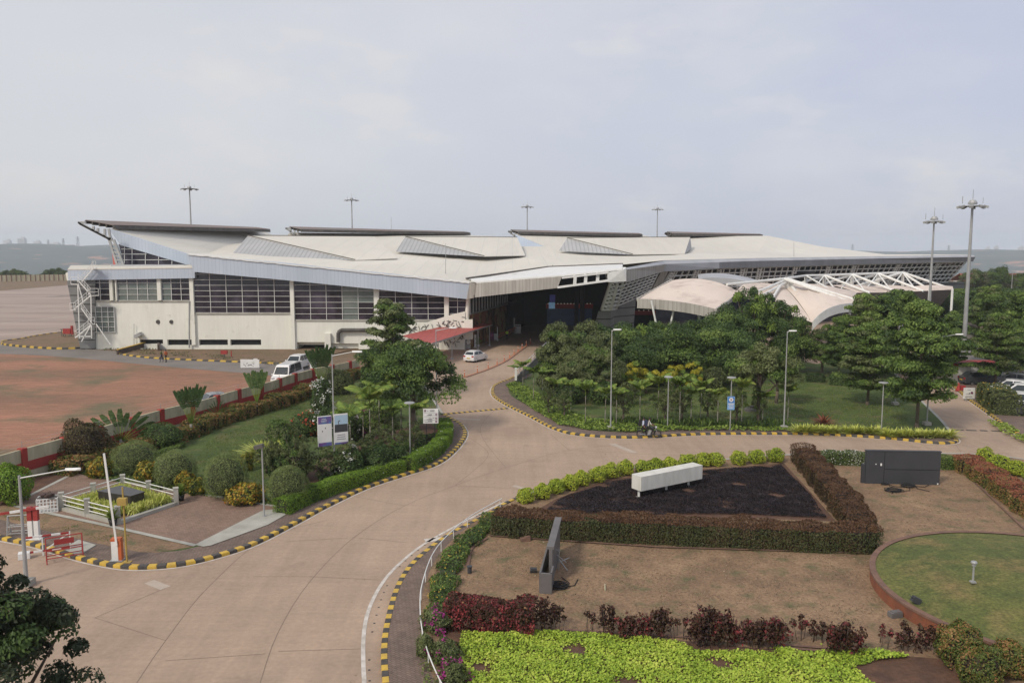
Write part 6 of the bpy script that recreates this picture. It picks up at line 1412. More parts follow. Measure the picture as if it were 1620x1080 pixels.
g = G(109, 532, .2); t = empty('red_cart', tuple(g), 'red fire equipment cart by the foot of the steel stair', 'cart'); mb = MB(); mb.box((-.2, 0, .9), (1.3, .6, .9), m=0); mb.box((.6, 0, 1.1), (.3, .4, 1.5), m=0); mb.tube((-1.2, 0, 0), (-1.2, 0, 1.2), .05, .05, 6, 1); mb.box((-1.2, 0, 1.2), (.4, .2, .12), m=1)
for x in (-.6, .4): mb.ringwheel((x, -.3, .25), .25, .1, .08, 1, 12)
mb.build('body', ['red', 'dark_metal'], t)
g = G(355, 566); t = empty('red_cabinet', tuple(g), 'small red hose cabinet on posts beside the service road', 'cabinet'); mb = MB(); mb.box((0, 0, .8), (.9, .35, .5), m=0); mb.box((0, 0, .3), (.12, .12, .6), m=1); mb.box((1.0, 0, .6), (.12, .12, .8), m=0); mb.build('body', ['red', 'dark_metal'], t)
g = G(496, 585, 0); mb = MB(); mb.box((0, 0, .7), (.75, .5, 1.2)); mb.box((0, 0, .06), (.85, .6, .12)); mb.box((0, 0, 1.33), (.8, .55, .06)); tag(mb.build('white_cabinet', ['white'], loc=tuple(g)), 'white utility cabinet behind the boundary wall right of the vans', 'cabinet')
g = G(1228, 644, ZI); t = None
# low park bench like stack of stones on the lawn
g = G(1191, 650, ZI); mb = MB(); mb.box((0, 0, .12), (1.5, .6, .24), m=0); mb.box((.1, .1, .42), (.9, .5, .12), m=1); mb.box((-.3, .05, .3), (.5, .4, .2), m=0); mb.box((.4, 0, .3), (.3, .4, .16), m=0); tag(mb.build('stone_pile', ['grey_clad', 'dark_metal'], loc=tuple(g)), 'low pile of grey stone slabs on the central lawn', 'stones')
# small white-walled booth with red roof in the car park
t = empty('parking_booth', tuple(G(1545, 603, .06)), 'white parking booth with a red roof edge half hidden by trees', 'booth'); mb = MB(); mb.box((-.8, 0, 1.0), (6, 3, 2.0), m=0); mb.build('wall', ['whitebox'], t); mb = MB(); mb.box((1.2, -1.52, 1.1), (1.3, .06, 1.2)); mb.build('window', ['car_glass'], t); mb = MB(); mb.box((-.8, 0, 2.12), (6.3, 3.3, .22)); mb.build('roof', ['red'], t)
t = empty('far_house', tuple(G(1565, 462, 0)), 'far low house with a reddish roof among the trees at the right', 'house'); mb = MB(); mb.box((0, 0, 2.0), (22, 8, 4)); mb.box((14, 2, 1.5), (8, 6, 3)); mb.build('wall', ['ridge_house'], t); mb = MB(); mb.slab([(-12, -5, 4), (12, -5, 4), (11, 0, 6.5), (-11, 0, 6.5)], (0, 0, .2)); mb.slab([(-11, 0, 6.5), (11, 0, 6.5), (12, 5, 4), (-12, 5, 4)], (0, 0, .2)); mb.build('roof', ['brickwall'], t)
mb = MB()
for x in (-7, -2, 3, 8): mb.box((x, -4.02, 2.2), (1.6, .1, 1.4))
mb.build('window', ['car_glass'], t)
# aircraft tail fin showing above the low roof
f0 = P(184, 425, 250); fv = [P(177.5, 402, 250), P(179.5, 404, 250), P(186.5, 430, 250), P(180, 430, 250)]
t = empty('aircraft', (f0.x, 250, 0), 'orange-red tail fin of a parked aircraft behind the low roof', 'aircraft'); b0 = Vector(t.location); mb = MB(); mb.slab([p - b0 for p in fv], (0, .6, 0)); M['fin'] = mat('tail_red', (.62, .16, .12), rough=.4); mb.build('tail_fin', ['fin'], t)
mb = MB(); prof = [(.2, 0), (1.1, 3), (1.7, 7), (1.9, 12), (1.9, 28), (1.2, 31), (.2, 33)]; mb.lathe((0, 0, 0), prof, 14); mb.v = [(v[2] - 1, v[1], v[0] + 3.2 + max(0, (7 - v[2]) * .12)) for v in mb.v]; mb.build('fuselage', ['white'], t, smooth=True)
mb = MB(); mb.slab([(14, 0, 2.6), (19, 0, 2.6), (23, 15, 3.4), (21.5, 15, 3.4)], (0, 0, .3)); mb.slab([(14, 0, 2.6), (19, 0, 2.6), (23, -15, 3.4), (21.5, -15, 3.4)], (0, 0, .3)); mb.build('wing', ['white'], t)
mb = MB(); 
for x, y in ((17, 2.5), (17, -2.5), (29, 0)): mb.tube((x, y, .0), (x, y, 2.2), .2, .2, 8); mb.ringwheel((x, y, .6), .6, .4, .3, 0, 14)
mb.build('landing_gear', ['dark_metal'], t)
# luggage trolleys parked in a row
tr = None; ta, tb = G(789, 537), G(812, 527.5)
for i in range(9):
    p = ta.lerp(tb, i / 8.0)
    if tr is None:
        tr = empty('luggage_trolley', tuple(p), '', 'trolley', 'luggage trolleys nested in a row at the porch', .6); mb = MB()
        for x in (-.3, .3): mb.tubes([Vector((x, .5, .2)), Vector((x, -.4, .25)), Vector((x, -.5, 1.05))], .03, 6)
        mb.box((0, 0, .22), (.6, .8, .04)); mb.tube((-.3, -.3, .7), (.3, -.3, .7), .02, .02, 6); mb.build('frame', ['chrome'], tr); mb = MB(); mb.tube((-.33, -.5, 1.05), (.33, -.5, 1.05), .05, .05, 8); mb.build('handle', ['orange'], tr); mb = MB(); mb.box((0, .1, .5), (.55, .03, .35)); mb.build('basket', ['orange'], tr); o = tr
    else: o = copy_tree(tr); o.location = p
    o['label'] = ORD[i] + ' metal luggage trolley with orange handle in the porch row, counted from the near end'

# ============================================================ VEHICLES
def wheel(parent, x, y, r=.31, w=.2):
    mb = MB(); mb.ringwheel((x, y, r), r, w, r * .38, 0, 20); t_ = mb.build('tyre', ['tyre'], parent); mb = MB(); mb.tube((x, y - w * .42, r), (x, y + w * .42, r), r * .63, r * .63, 16); mb.tube((x, y - w * .48, r), (x, y + w * .48, r), r * .18, r * .18, 8); mb.build('rim', ['chrome'], t_)
def car(kind, m, label, loc, rz, group=None, plate='plate_y'):
    # x forward, y left; profile extruded, cabin tapered inward
    if kind == 'sedan': L, W, H = 4.2, 1.7, 1.5; body = [(-2.08, .28), (-2.12, .55), (-2.08, .92), (-1.55, 1.02), (-.9, 1.0), (.75, .96), (1.55, .84), (2.0, .68), (2.1, .48), (2.06, .26)]; cab = [(-1.75, 1.0), (-1.2, 1.44), (-.4, 1.5), (.15, 1.46), (.95, .94)]
    elif kind == 'hatch': L, W, H = 3.8, 1.66, 1.52; body = [(-1.88, .28), (-1.92, .6), (-1.88, .98), (-1.3, 1.02), (.7, .98), (1.45, .86), (1.82, .68), (1.92, .45), (1.88, .26)]; cab = [(-1.8, .98), (-1.45, 1.45), (-.4, 1.52), (.15, 1.48), (.95, .95)]
    elif kind == 'suv': L, W, H = 4.6, 1.85, 1.8; body = [(-2.3, .34), (-2.34, .8), (-2.3, 1.12), (-1.5, 1.16), (1.0, 1.12), (1.95, 1.02), (2.25, .8), (2.3, .5), (2.26, .32)]; cab = [(-2.25, 1.12), (-1.95, 1.74), (-.6, 1.82), (.3, 1.76), (1.05, 1.1)]
    else: L, W, H = 5.2, 1.95, 2.3; body = [(-2.6, .34), (-2.62, 1.0), (-2.58, 1.3), (1.5, 1.3), (2.3, 1.05), (2.55, .75), (2.58, .35)]; cab = [(-2.57, 1.28), (-2.45, 2.18), (-1.8, 2.3), (1.0, 2.25), (1.35, 2.15), (1.98, 1.15)]
    t = empty('parked_car' if kind != 'van' else 'parked_van', loc, label, 'car' if kind != 'van' else 'van', group, rz)
    def extr(pts, ws, m_, mb, closed=True):
        n = len(pts); cols = []
        prof = [(w_, s_) for w_, s_ in ws]
        vs = []
        for y, sh in prof:
            cx = sum(p[0] for p in pts) / n; cz = min(p[1] for p in pts)
            for x, z in pts: vs.append((cx + (x - cx) * sh, y, cz + (z - cz) * (1 if sh == 1 else .985)))
        fs = []
        for i in range(len(prof) - 1):
            for k in range(n): fs.append((i * n + k, i * n + (k + 1) % n, (i + 1) * n + (k + 1) % n, (i + 1) * n + k))
        fs += [tuple(range(n)), tuple((len(prof) - 1) * n + k for k in range(n))[::-1]]
        mb.add(vs, fs, m_)
    h = W / 2; mb = MB(); extr(body, [(-h, .97), (-h + .07, 1), (h - .07, 1), (h, .97)], 0, mb)
    # cabin as tapered loft
    n = len(cab); zb = min(p[1] for p in cab); zt = max(p[1] for p in cab); vs = []
    for sg in (-1, 1):
        for x, z in cab: vs.append((x, sg * (h - .07 - .20 * (z - zb) / (zt - zb)), z))
    fs = [(k, k + 1, n + k + 1, n + k) for k in range(n - 1)] + [tuple(range(n))[::-1], tuple(range(n, 2 * n)), (0, n, 2 * n - 1, n - 1)]
    mb.add(vs, fs, 0); b_ = mb.build('body', [m], t)
    mb = MB(); yk = lambda z, e=.012: h - .07 - .20 * (z - zb) / (zt - zb) + e
    def sh_(pts, f):
        c = (sum(p[0] for p in pts) / len(pts), sum(p[1] for p in pts) / len(pts)); return [(c[0] + (p[0] - c[0]) * f, c[1] + (p[1] - c[1]) * f) for p in pts]
    xm = (cab[0][0] + cab[-1][0]) / 2
    def cabz(x):
        for (xa, za), (xb, zb_) in zip(cab, cab[1:]):
            if xa <= x <= xb: return za + (zb_ - za) * (x - xa) / (xb - xa)
        return zb
    for xa, xb in ((cab[0][0] + .28, xm - .04), (xm + .04, cab[-1][0] - .22)):
        za = zb + .05; ta_, tb_ = min(cabz(xa) - .06, zt - .12), min(cabz(xb) - .06, zt - .12)
        pts = [(xa, za), (xb, za), (xb - (.0 if xb < xm + .1 else .1), max(tb_, za + .05)), (xm if False else (xa + xb) / 2, zt - .11), (xa + (.12 if xa < xm - .2 and xa == cab[0][0] + .28 else 0), max(ta_, za + .08))]
        for sg in (-1, 1): q = [(x, sg * yk(z), z) for x, z in pts]; mb.poly(q if sg < 0 else q[::-1])
    # windscreens
    for i0, i1, e in ((n - 1, n - 2, 1), (0, 1, -1)):
        (xa, za), (xb, zb2) = cab[i0], cab[i1]; q = []
        for f, sg in ((.12, -1), (.12, 1), (.88, 1), (.88, -1)):
            x, z = xa + (xb - xa) * f, za + (zb2 - za) * f; q.append((x + e * .012, sg * (yk(z) - .1), z + .012))
        mb.poly(q)
    mb.build('windows', ['car_glass'], t)
    xr, xf = body[1][0], body[-2][0]
    for sg in (-1, 1):
        mb = MB(); mb.box((xr + .04, sg * (h - .2), body[2][1] - .14), (.12, .28, .2)); mb.build('tail_light', ['tail'], t)
        mb = MB(); mb.box((xf - .12, sg * (h - .24), body[-2][1] + .2), (.24, .32, .14)); mb.build('headlight', ['headl'], t)
        mb = MB(); mb.box((cab[-1][0] - .25, sg * (h + .08), zb + .1), (.14, .18, .12)); mb.build('mirror', [m], t)
    mb = MB(); mb.box((xr - .02, 0, .6), (.04, .5, .12)); mb.build('number_plate', [plate], t)
    for x in (-L * .31, L * .32):
        for sg in (-1, 1): wheel(t, x, sg * (h - .1), .31 if kind not in ('suv', 'van') else .36)
    mb = MB(); mb.box((0, 0, .24), (L * .82, W * .8, .12)); mb.build('underbody', ['cloth_black'], t)
    return t
g = G(752, 573); car('hatch', 'car_white', 'white hatchback with yellow number plate on the drop-off lane', (g.x, g.y + 1.2, .02), R(62)).name = 'white_car'
for px, py, rz, kd, m, lb_ in ((455, 600, 84, 'van', 'car_white', 'white van nearest the boundary wall, its windscreen showing'), (469, 578, 80, 'suv', 'car_white', 'tall white vehicle right behind the white van'), (334, 640, 40, 'sedan', 'car_silver', 'silver car whose roof shows over the boundary wall')):
    g = G(px, py + 6, 0); car(kd, m, lb_, (g.x, g.y, .01), R(rz) + R(180))
for i, (px, py, rz, kd, m, lb_) in enumerate(((1550, 608, 0, 'sedan', 'car_dark', 'dark grey saloon car in profile behind the car park hedge'), (1594, 622, 150, 'hatch', 'car_white', 'white car second row behind the car park hedge'), (1610, 634, 150, 'suv', 'car_white', 'white car with sunlit bonnet right of the hedge end'), (1612, 650, 155, 'suv', 'car_white', 'white car nearest the camera in the car park with spare wheel side showing'), (1632, 658, 155, 'sedan', 'car_dark', 'dark car cut by the right edge of the picture'), (1636, 640, 150, 'hatch', 'car_white', 'white car by the right edge behind the dark car'), (1600, 610, 150, 'hatch', 'car_silver', 'silver car farther back in the car park'), (1499, 572, 5, 'sedan', 'car_white', 'white car seen through the trees beyond the exit road'), (1470, 571, 5, 'hatch', 'car_silver', 'silver car seen through the trees left of the white one'))):
    g = G(px, py, .06); car(kd, m, lb_, (g.x, g.y, .06), R(rz), 'cars parked in the car park')
mb = MB(); g = G(1516, 618, .1); mb.lathe((0, 0, 0), [(.3, 0), (.3, .08), (.22, .1), (.1, .8), (.05, .85)], 12); mb.box((.5, .1, .3), (.5, .3, .5)); tag(mb.build('red_barrier', ['red'], loc=tuple(g)), 'small red plastic barrier at the corner of the car park road', 'barrier')

# ============================================================ PEOPLE
def person(name, loc, rz, pose, cols, label, hair='hair', extra=None, height=1.68):
    # cols: dict shirt, trousers, shoes ; pose: joint positions in metres, x forward, y left
    J = {k: Vector(v) for k, v in pose.items()}
    chain = [('pelvis', None, .135, 'trousers'), ('waist', 'pelvis', .125, 'shirt'), ('chest', 'waist', .15, 'shirt'), ('neck', 'chest', .055, 'skin'), ('head', 'neck', .085, 'skin'), ('crown', 'head', .075, 'hair')]
    for s_ in ('l', 'r'):
        chain += [('sh_' + s_, 'chest', .068, 'shirt'), ('el_' + s_, 'sh_' + s_, .045, 'shirt'), ('wr_' + s_, 'el_' + s_, .032, 'skin'), ('ha_' + s_, 'wr_' + s_, .034, 'skin'),
                  ('hip_' + s_, 'pelvis', .09, 'trousers'), ('kn_' + s_, 'hip_' + s_, .062, 'trousers'), ('an_' + s_, 'kn_' + s_, .043, 'trousers'), ('to_' + s_, 'an_' + s_, .042, 'shoes')]
    names = [c[0] for c in chain]; me = bpy.data.meshes.new(name); me.from_pydata([J[n] for n in names], [(names.index(c[1]), i) for i, c in enumerate(chain) if c[1]], [])
    o = bpy.data.objects.new(name, me); COL.objects.link(o); sk = o.modifiers.new('skin', 'SKIN'); sk.use_smooth_shade = True
    for i, c in enumerate(chain):
        r = c[2]; me.skin_vertices[0].data[i].radius = (r * 1.0, r * (1.25 if c[0] in ('chest',) else 1.0)); me.skin_vertices[0].data[i].use_root = (i == 0)
    sb = o.modifiers.new('sub', 'SUBSURF'); sb.levels = 1; sb.render_levels = 1
    dg = bpy.context.evaluated_depsgraph_get(); ev = o.evaluated_get(dg); nm = bpy.data.meshes.new_from_object(ev); o.modifiers.clear(); o.data = nm; bpy.data.meshes.remove(me); nm.name = name
    kinds = ['skin', 'shirt', 'trousers', 'shoes', 'hair']; nm.materials.clear()
    for k in kinds: nm.materials.append(M[{'skin': 'skin', 'hair': hair}.get(k) or cols[k]])
    segs = [(J[c[1]], J[c[0]], kinds.index(c[3])) for c in chain if c[1]]
    for p in nm.polygons:
        best = 1e9; c = p.center
        for a, b, k in segs:
            ab = b - a; t_ = max(0, min(1, (c - a).dot(ab) / (ab.length_squared + 1e-9))); d = (c - (a + ab * t_)).length
            if d < best: best = d; p.material_index = k
    # fingers, nose and ears joined into the same mesh
    mb = MB(); fwd = (J['nose'] - J['head']).normalized()
    mb.tube(J['head'] + fwd * .07 + Vector((0, 0, -.01)), J['head'] + fwd * .115 + Vector((0, 0, -.03)), .016, .01, 5)
    for s_ in ('l', 'r'):
        d = (J['ha_' + s_] - J['wr_' + s_]).normalized(); sd_ = d.cross(Vector((0, 0, 1))); sd_ = sd_.normalized() if sd_.length > .1 else Vector((1, 0, 0)); dn = d.cross(sd_).normalized()
        for k in range(4): b = J['ha_' + s_] + sd_ * (-.024 + .016 * k) + d * .02; m_ = b + d * (.04 + .006 * (k in (1, 2))) ; e = m_ + (d * .6 + dn * .6) * .035; mb.tubes([b, m_, e], [.009, .008, .006], 5)
        b = J['ha_' + s_] - sd_ * .03; mb.tubes([b, b + (d - sd_).normalized() * .035, b + (d * 1.4 - sd_ * .6).normalized() * .065], [.010, .009, .007], 5)
    import bmesh
    bm = bmesh.new(); bm.from_mesh(nm); vv = [bm.verts.new(v) for v in mb.v]
    for f in mb.f:
        try: bm.faces.new([vv[i] for i in f]).material_index = 0
        except ValueError: pass
    bm.to_mesh(nm); bm.free()
    hr = MB(); hc = J['head'] + Vector((0, 0, .055)) - fwd * .02; hr.ball(tuple(hc), .1, 8, 0, (1, .92, .95)); h_ = hr.build('hair', [hair], o, smooth=True)
    o.location = loc; o.rotation_euler = (0, 0, rz); tag(o, label, 'person'); return o
def stand(walk=0.0, arm=0.0):
    p = dict(pelvis=(0, 0, .92), waist=(0.01, 0, 1.08), chest=(.0, 0, 1.32), neck=(.01, 0, 1.47), head=(.03, 0, 1.58), crown=(.02, 0, 1.67), nose=(.13, 0, 1.57))
    for s_, y, w in (('l', 1, walk), ('r', -1, -walk)):
        p['sh_' + s_] = (0, .18 * y, 1.40); p['el_' + s_] = (-.02 - .12 * w, .23 * y, 1.13); p['wr_' + s_] = (.05 - .25 * w + arm, .22 * y, .90 + arm * .6); p['ha_' + s_] = (.07 - .28 * w + arm, .22 * y, .82 + arm * .7)
        p['hip_' + s_] = (0, .10 * y, .88); p['kn_' + s_] = (.04 + .2 * w, .105 * y, .49); p['an_' + s_] = (-.02 + .22 * w, .105 * y, .08); p['to_' + s_] = (.13 + .22 * w, .11 * y, .04)
    return p
g = G(802, 537.5); pg_ = person('person', (g.x, g.y, 0), R(80), stand(.1), dict(shirt='hivis', trousers='cloth_black', shoes='cloth_black'), 'person in a bright yellow-green vest standing on the forecourt near the trolleys')
g = G(256, 572.5); person('person', (g.x, g.y, 0), R(200), stand(.8), dict(shirt='l_dark', trousers='cloth_navy', shoes='cloth_black'), 'person in dark green clothes walking on the service road, the left of a pair')
g = G(263, 573); person('person', (g.x, g.y, 0), R(160), stand(-.7), dict(shirt='orange', trousers='cloth_black', shoes='cloth_black'), 'person in an orange top walking on the service road, the right of a pair')
# motorcycle, x forward = picture right
g = G(1026.5, 692.5); mloc = Vector((g.x, g.y, 0.012)); mrz = R(-3)
t = empty('motorcycle', tuple(mloc), 'black motorcycle ridden by two people along the striped kerb', 'motorcycle', None, mrz)
for nm, x in (('wheel', -.68), ('wheel', .68)):
    mb = MB(); mb.ringwheel((x, 0, .31), .31, .11, .07, 0, 22); w_ = mb.build(nm, ['tyre'], t); mb = MB()
    mb.tube((x, -.05, .31), (x, .05, .31), .05, .05, 8)
    for k in range(5): a = k * 1.2566; mb.bar((x, 0, .31), (x + .24 * math.cos(a), 0, .31 + .24 * math.sin(a)), .03, .04)
    mb.build('rim', ['chrome'], w_)
mb = MB(); mb.tubes([Vector((-.68, .07, .31)), Vector((-.2, .09, .38)), Vector((.2, .07, .4)), Vector((.42, 0, .8))], .03, 6); mb.tubes([Vector((-.68, -.07, .31)), Vector((-.2, -.09, .38)), Vector((.2, -.07, .4)), Vector((.42, 0, .8))], .03, 6); mb.tubes([Vector((-.62, 0, .72)), Vector((-.1, 0, .7)), Vector((.42, 0, .82))], .03, 6); mb.tube((-.55, .1, .36), (-.45, .1, .7), .03, .03, 6); mb.build('frame', ['dark_metal'], t)
mb = MB(); mb.box((.05, 0, .42), (.36, .26, .3)); mb.box((.1, 0, .58), (.2, .2, .16), ry=.3); mb.build('engine', ['galv'], t)
mb = MB(); mb.ball((.2, 0, .82), .2, 10, 0, (1.35, .72, .7)); mb.build('fuel_tank', ['car_dark'], t, smooth=True)
mb = MB(); mb.ball((-.32, 0, .78), .2, 8, 0, (2.0, .65, .38)); mb.box((-.78, 0, .8), (.3, .14, .06), ry=.25); mb.build('seat', ['cloth_black'], t, smooth=False)
mb = MB(); 
for y in (-.08, .08): mb.tube((.68, y, .31), (.44, y, .92), .025, .03, 6)
mb.build('fork', ['chrome'], t)
mb = MB(); mb.tubes([Vector((.3, .36, 1.0)), Vector((.42, .2, 1.02)), Vector((.44, 0, .96)), Vector((.42, -.2, 1.02)), Vector((.3, -.36, 1.0))], .018, 6)
for y in (-.33, .33): mb.tube((.38, y * .8, 1.02), (.42, y * 1.1, 1.2), .01, .01, 4); mb.ball((.42, y * 1.12, 1.22), .055, 6, 0, (.3, 1, .7))
mb.build('handlebar', ['cloth_black'], t)
mb = MB(); mb.ball((.56, 0, .86), .1, 8, 0, (.9, 1, 1)); mb.build('headlight', ['headl'], t, smooth=True)
mb = MB(); mb.tubes([Vector((.2, -.14, .3)), Vector((-.2, -.16, .28)), Vector((-.75, -.17, .36))], [.03, .045, .05], 8); mb.build('exhaust', ['chrome'], t)
for x in (-.68, .68):
    mb = MB(); pts = [Vector((x + .36 * math.cos(a), 0, .31 + .36 * math.sin(a))) for a in ([.3, .8, 1.3, 1.8, 2.3] if x > 0 else [.9, 1.4, 1.9, 2.5, 2.9])]
    for a, b in zip(pts, pts[1:]): mb.bar(a, b, .13, .015)
    mb.build('mudguard', ['car_dark'], t)
def seated(x, lean, reach, headf=.05):
    p = dict(pelvis=(x, 0, .92), waist=(x + lean * .3, 0, 1.06), chest=(x + lean, 0, 1.28), neck=(x + lean * 1.25, 0, 1.43), head=(x + lean * 1.3 + .03, 0, 1.54), crown=(x + lean * 1.3 + .01, 0, 1.63), nose=(x + lean * 1.3 + .14, 0, 1.53))
    for s_, y in (('l', 1), ('r', -1)):
        p['sh_' + s_] = (x + lean, .18 * y, 1.36); p['el_' + s_] = (x + lean + reach * .45, .25 * y, 1.12); p['wr_' + s_] = (x + lean + reach, .27 * y, 1.06); p['ha_' + s_] = (x + lean + reach + .06, .28 * y, 1.05)
        p['hip_' + s_] = (x, .11 * y, .90); p['kn_' + s_] = (x + .38, .19 * y, .72); p['an_' + s_] = (x + .2, .20 * y, .34); p['to_' + s_] = (x + .34, .21 * y, .28)
    return p
def rpos(v): return Matrix.Rotation(mrz, 3, 'Z') @ Vector(v) + mloc
person('person', tuple(mloc), mrz, seated(-.08, .08, .34), dict(shirt='cloth_light', trousers='cloth_black', shoes='cloth_black'), 'person in a pale grey shirt steering the motorcycle')
ps = seated(-.5, .04, .12)
for s_, y in (('l', 1), ('r', -1)): ps['el_' + s_] = (-.47, .26 * y, 1.12); ps['wr_' + s_] = (-.38, .25 * y, .93); ps['ha_' + s_] = (-.33, .24 * y, .88)
person('person', tuple(mloc), mrz, ps, dict(shirt='cloth_blue', trousers='cloth_black', shoes='cloth_black'), 'person in a light blue shirt riding pillion on the motorcycle')
for x, lb_, m in ((-.72, 'black backpack worn by the pillion rider', 'cloth_black'), (-.24, 'dark navy backpack between the two motorcycle riders', 'cloth_navy')):
    mb = MB(); mb.box((0, 0, 1.17), (.2, .32, .46), ry=.08); mb.box((-.11, 0, 1.08), (.08, .26, .24)); mb.box((-.02, 0, 1.42), (.14, .26, .1))
    for y in (-.11, .11): mb.tubes([Vector((.08, y, 1.4)), Vector((.2, y, 1.42)), Vector((.24, y, 1.2)), Vector((.12, y, 1.0))], .018, 5)
    o = mb.build('backpack', [m], loc=tuple(rpos((x, 0, 0)))); o.rotation_euler = (0, 0, mrz); tag(o, lb_, 'backpack')
# ============================================================ TREES AND PLANTS
PR = {
 'dk1': (Proto(round_tree(11, nc=60, lm='l_dark', lm2='l_mid')), 7.5, 4.2), 'dk2': (Proto(round_tree(12, nc=64, lm='l_dark', lm2='l_mid', zs=.9)), 7.5, 4.2), 'md1': (Proto(round_tree(13, nc=60, lm='l_mid', lm2='l_dark')), 7.5, 4.2),
 'ol1': (Proto(round_tree(14, lm='l_olive', lm2='l_mid', cl=(.16, .3), nc=64)), 7.5, 4.2), 'olT': (Proto(round_tree(114, lm='l_olive', lm2='l_mid', nc=60, cl=(.16, .28), trunk_h=.42, low=-.7)), 7.5, 4.2), 'ol2': (Proto(round_tree(15, lm='l_olive', lm2='l_dark', nc=66, cl=(.16, .3), per=260)), 7.5, 4.2),
 'tuft': (Proto(round_tree(16, lm='l_dark', lm2='l_light', nc=90, per=150, cl=(.13, .22), zs=1.0)), 7.5, 4.2),
 'ly1': (Proto(layered_tree(21)), 9.0, 4.5), 'ly2': (Proto(layered_tree(22, tiers=7, lm='l_mid', lm2='l_olive')), 9.0, 4.5), 'ly3': (Proto(layered_tree(23, tiers=5, lm='l_dark', lm2='l_mid')), 9.0, 4.5),
 'thin': (Proto(round_tree(17, h=5, rad=1.8, nc=46, per=85, leaf=.17, lm='l_olive', lm2='l_mid', cl=(.14, .26), trunk_h=.12, low=-.95, zs=1.0)), 5.0, 1.8),
 'yel': (Proto(round_tree(18, h=3.4, rad=1.7, nc=26, per=170, leaf=.2, lm='l_yellow', lm2='l_light', trunk_h=.1, low=-.9)), 3.4, 1.7),
 'yg': (Proto(round_tree(19, h=3.4, rad=1.7, nc=26, per=170, leaf=.2, lm='l_light', lm2='l_yellow', trunk_h=.1, low=-.9)), 3.4, 1.7),
 'dry': (Proto(round_tree(20, h=8, rad=4.5, nc=40, per=120, leaf=.3, lm='l_dry', lm2='l_olive')), 8.0, 4.5),
}
_rt = random.Random(99)
def tree(k, px, pyb, pyt, wpx, label, group=None, z0=ZI, name='broadleaf_tree'):
    pr, h0, r0 = PR[k]; g = G(px, pyb, z0); H = ZAT(g.y, pyt) - z0; rad = wpx / 2 * g.y / F
    if k.startswith('ly'): name = 'layered_tree'
    sx = rad / r0; o = pr.put(name, tuple(g), label, 'tree', group, sx, _rt.uniform(0, 6.28), H / h0); return o
GC = 'dense trees in the middle garden in front of the terminal'
for i, a in enumerate((
    ('ol1', 888, 617, 511, 98, 'grey-green dense tree at the left end of the middle garden'), ('ol2', 930, 607, 505, 104, 'olive tree second from the left in the middle garden, under the leg of the screen'),
    ('ol1', 948, 630, 535, 92, 'lower grey-green tree right behind the left street lamp of the middle garden'), ('ol2', 908, 633, 556, 70, 'small olive tree above the ground cover by the ramp railing'),
    ('dk1', 990, 598, 512, 100, 'dark tree below the left edge of the arched canopy'), ('tuft', 1042, 590, 503, 92, 'tree with bright green tufts below the arched canopy'),
    ('dk2', 1100, 585, 506, 96, 'dark round tree below the right part of the arched canopy'), ('dk1', 1150, 590, 484, 90, 'dark tree left of the tallest tree in the middle'),
    ('tuft', 1190, 578, 446, 90, 'tallest dark tree rising in front of the fabric roofs'), ('tuft', 1226, 580, 468, 84, 'dark tree just right of the tallest one'), ('dk2', 1256, 590, 502, 70, 'dark tufted tree below the white fabric edge'),
    ('dk2', 1070, 608, 520, 105, 'dark tree in the second row behind the yellow bushes'), ('dk1', 1140, 606, 512, 110, 'dark tree in the second row behind the right yellow bush'), ('dk1', 1010, 612, 535, 90, 'dark tree in the second row behind the left yellow bush'),
    ('olT', 1200, 666, 546, 110, 'lighter olive tree with slim dark trunk on the central lawn right of the blue sign'), ('olT', 1228, 638, 560, 80, 'olive tree on two pale trunks at the left of the open lawn'),
    ('ol1', 1300, 590, 520, 70, 'thin tree at the back of the open lawn'))): tree(*a, GC)
GR = 'layered trees on the right side'
for a in (('ly1', 1450, 676, 498, 150, 'big layered tree at the corner of the exit road'), ('ly2', 1372, 640, 520, 120, 'layered tree on the open lawn left of the corner tree'), ('ly1', 1326, 600, 512, 74, 'layered tree below the white fabric edge, right of the dark trees'),
          ('ly2', 1362, 600, 476, 96, 'layered tree right of the grey fabric wall foot'), ('ly3', 1405, 590, 470, 130, 'dark layered tree in front of the grey fabric wall'), ('ly3', 1428, 600, 472, 84, 'dark layered tree behind the corner tree'),
          ('ly1', 1500, 604, 528, 74, 'layered tree arching over the exit road'), ('ly2', 1574, 614, 505, 96, 'layered tree behind the car park board'), ('ly1', 1625, 606, 505, 80, 'layered tree over the parked white cars'),
          ('ly3', 1504, 582, 500, 70, 'dark layered tree left of the tallest floodlight mast'), ('ly2', 1566, 572, 474, 90, 'layered tree right of the tallest floodlight mast'), ('ly1', 1615, 590, 475, 120, 'layered tree at the right edge in the second row'),
          ('ly1', 1458, 572, 486, 60, 'layered tree at the foot of the second floodlight mast')): tree(*a, GR)
rr = random.Random(31); kk = ['ly1', 'dk1', 'ly2', 'dk2', 'ly3', 'md1']
for i in range(12):
    px = 1425 + i * 17 + rr.uniform(-5, 5); pyb = 520 + rr.uniform(-12, 14); tree(kk[i % 6], px, pyb, 462 + rr.uniform(-4, 8), 70 * rr.uniform(.8, 1.2), ORD[i] + ' tree from the left in the green row beyond the car park', 'trees beyond the car park')
for i in range(11):
    px = 1440 + i * 19 + rr.uniform(-5, 5); tree(kk[(i + 2) % 6], px, 497 + rr.uniform(-4, 4), 456 + rr.uniform(-3, 5), 60 * rr.uniform(.9, 1.2), ORD[i] + ' tree from the left in the hazier row behind the car park trees', 'trees behind the car park row')
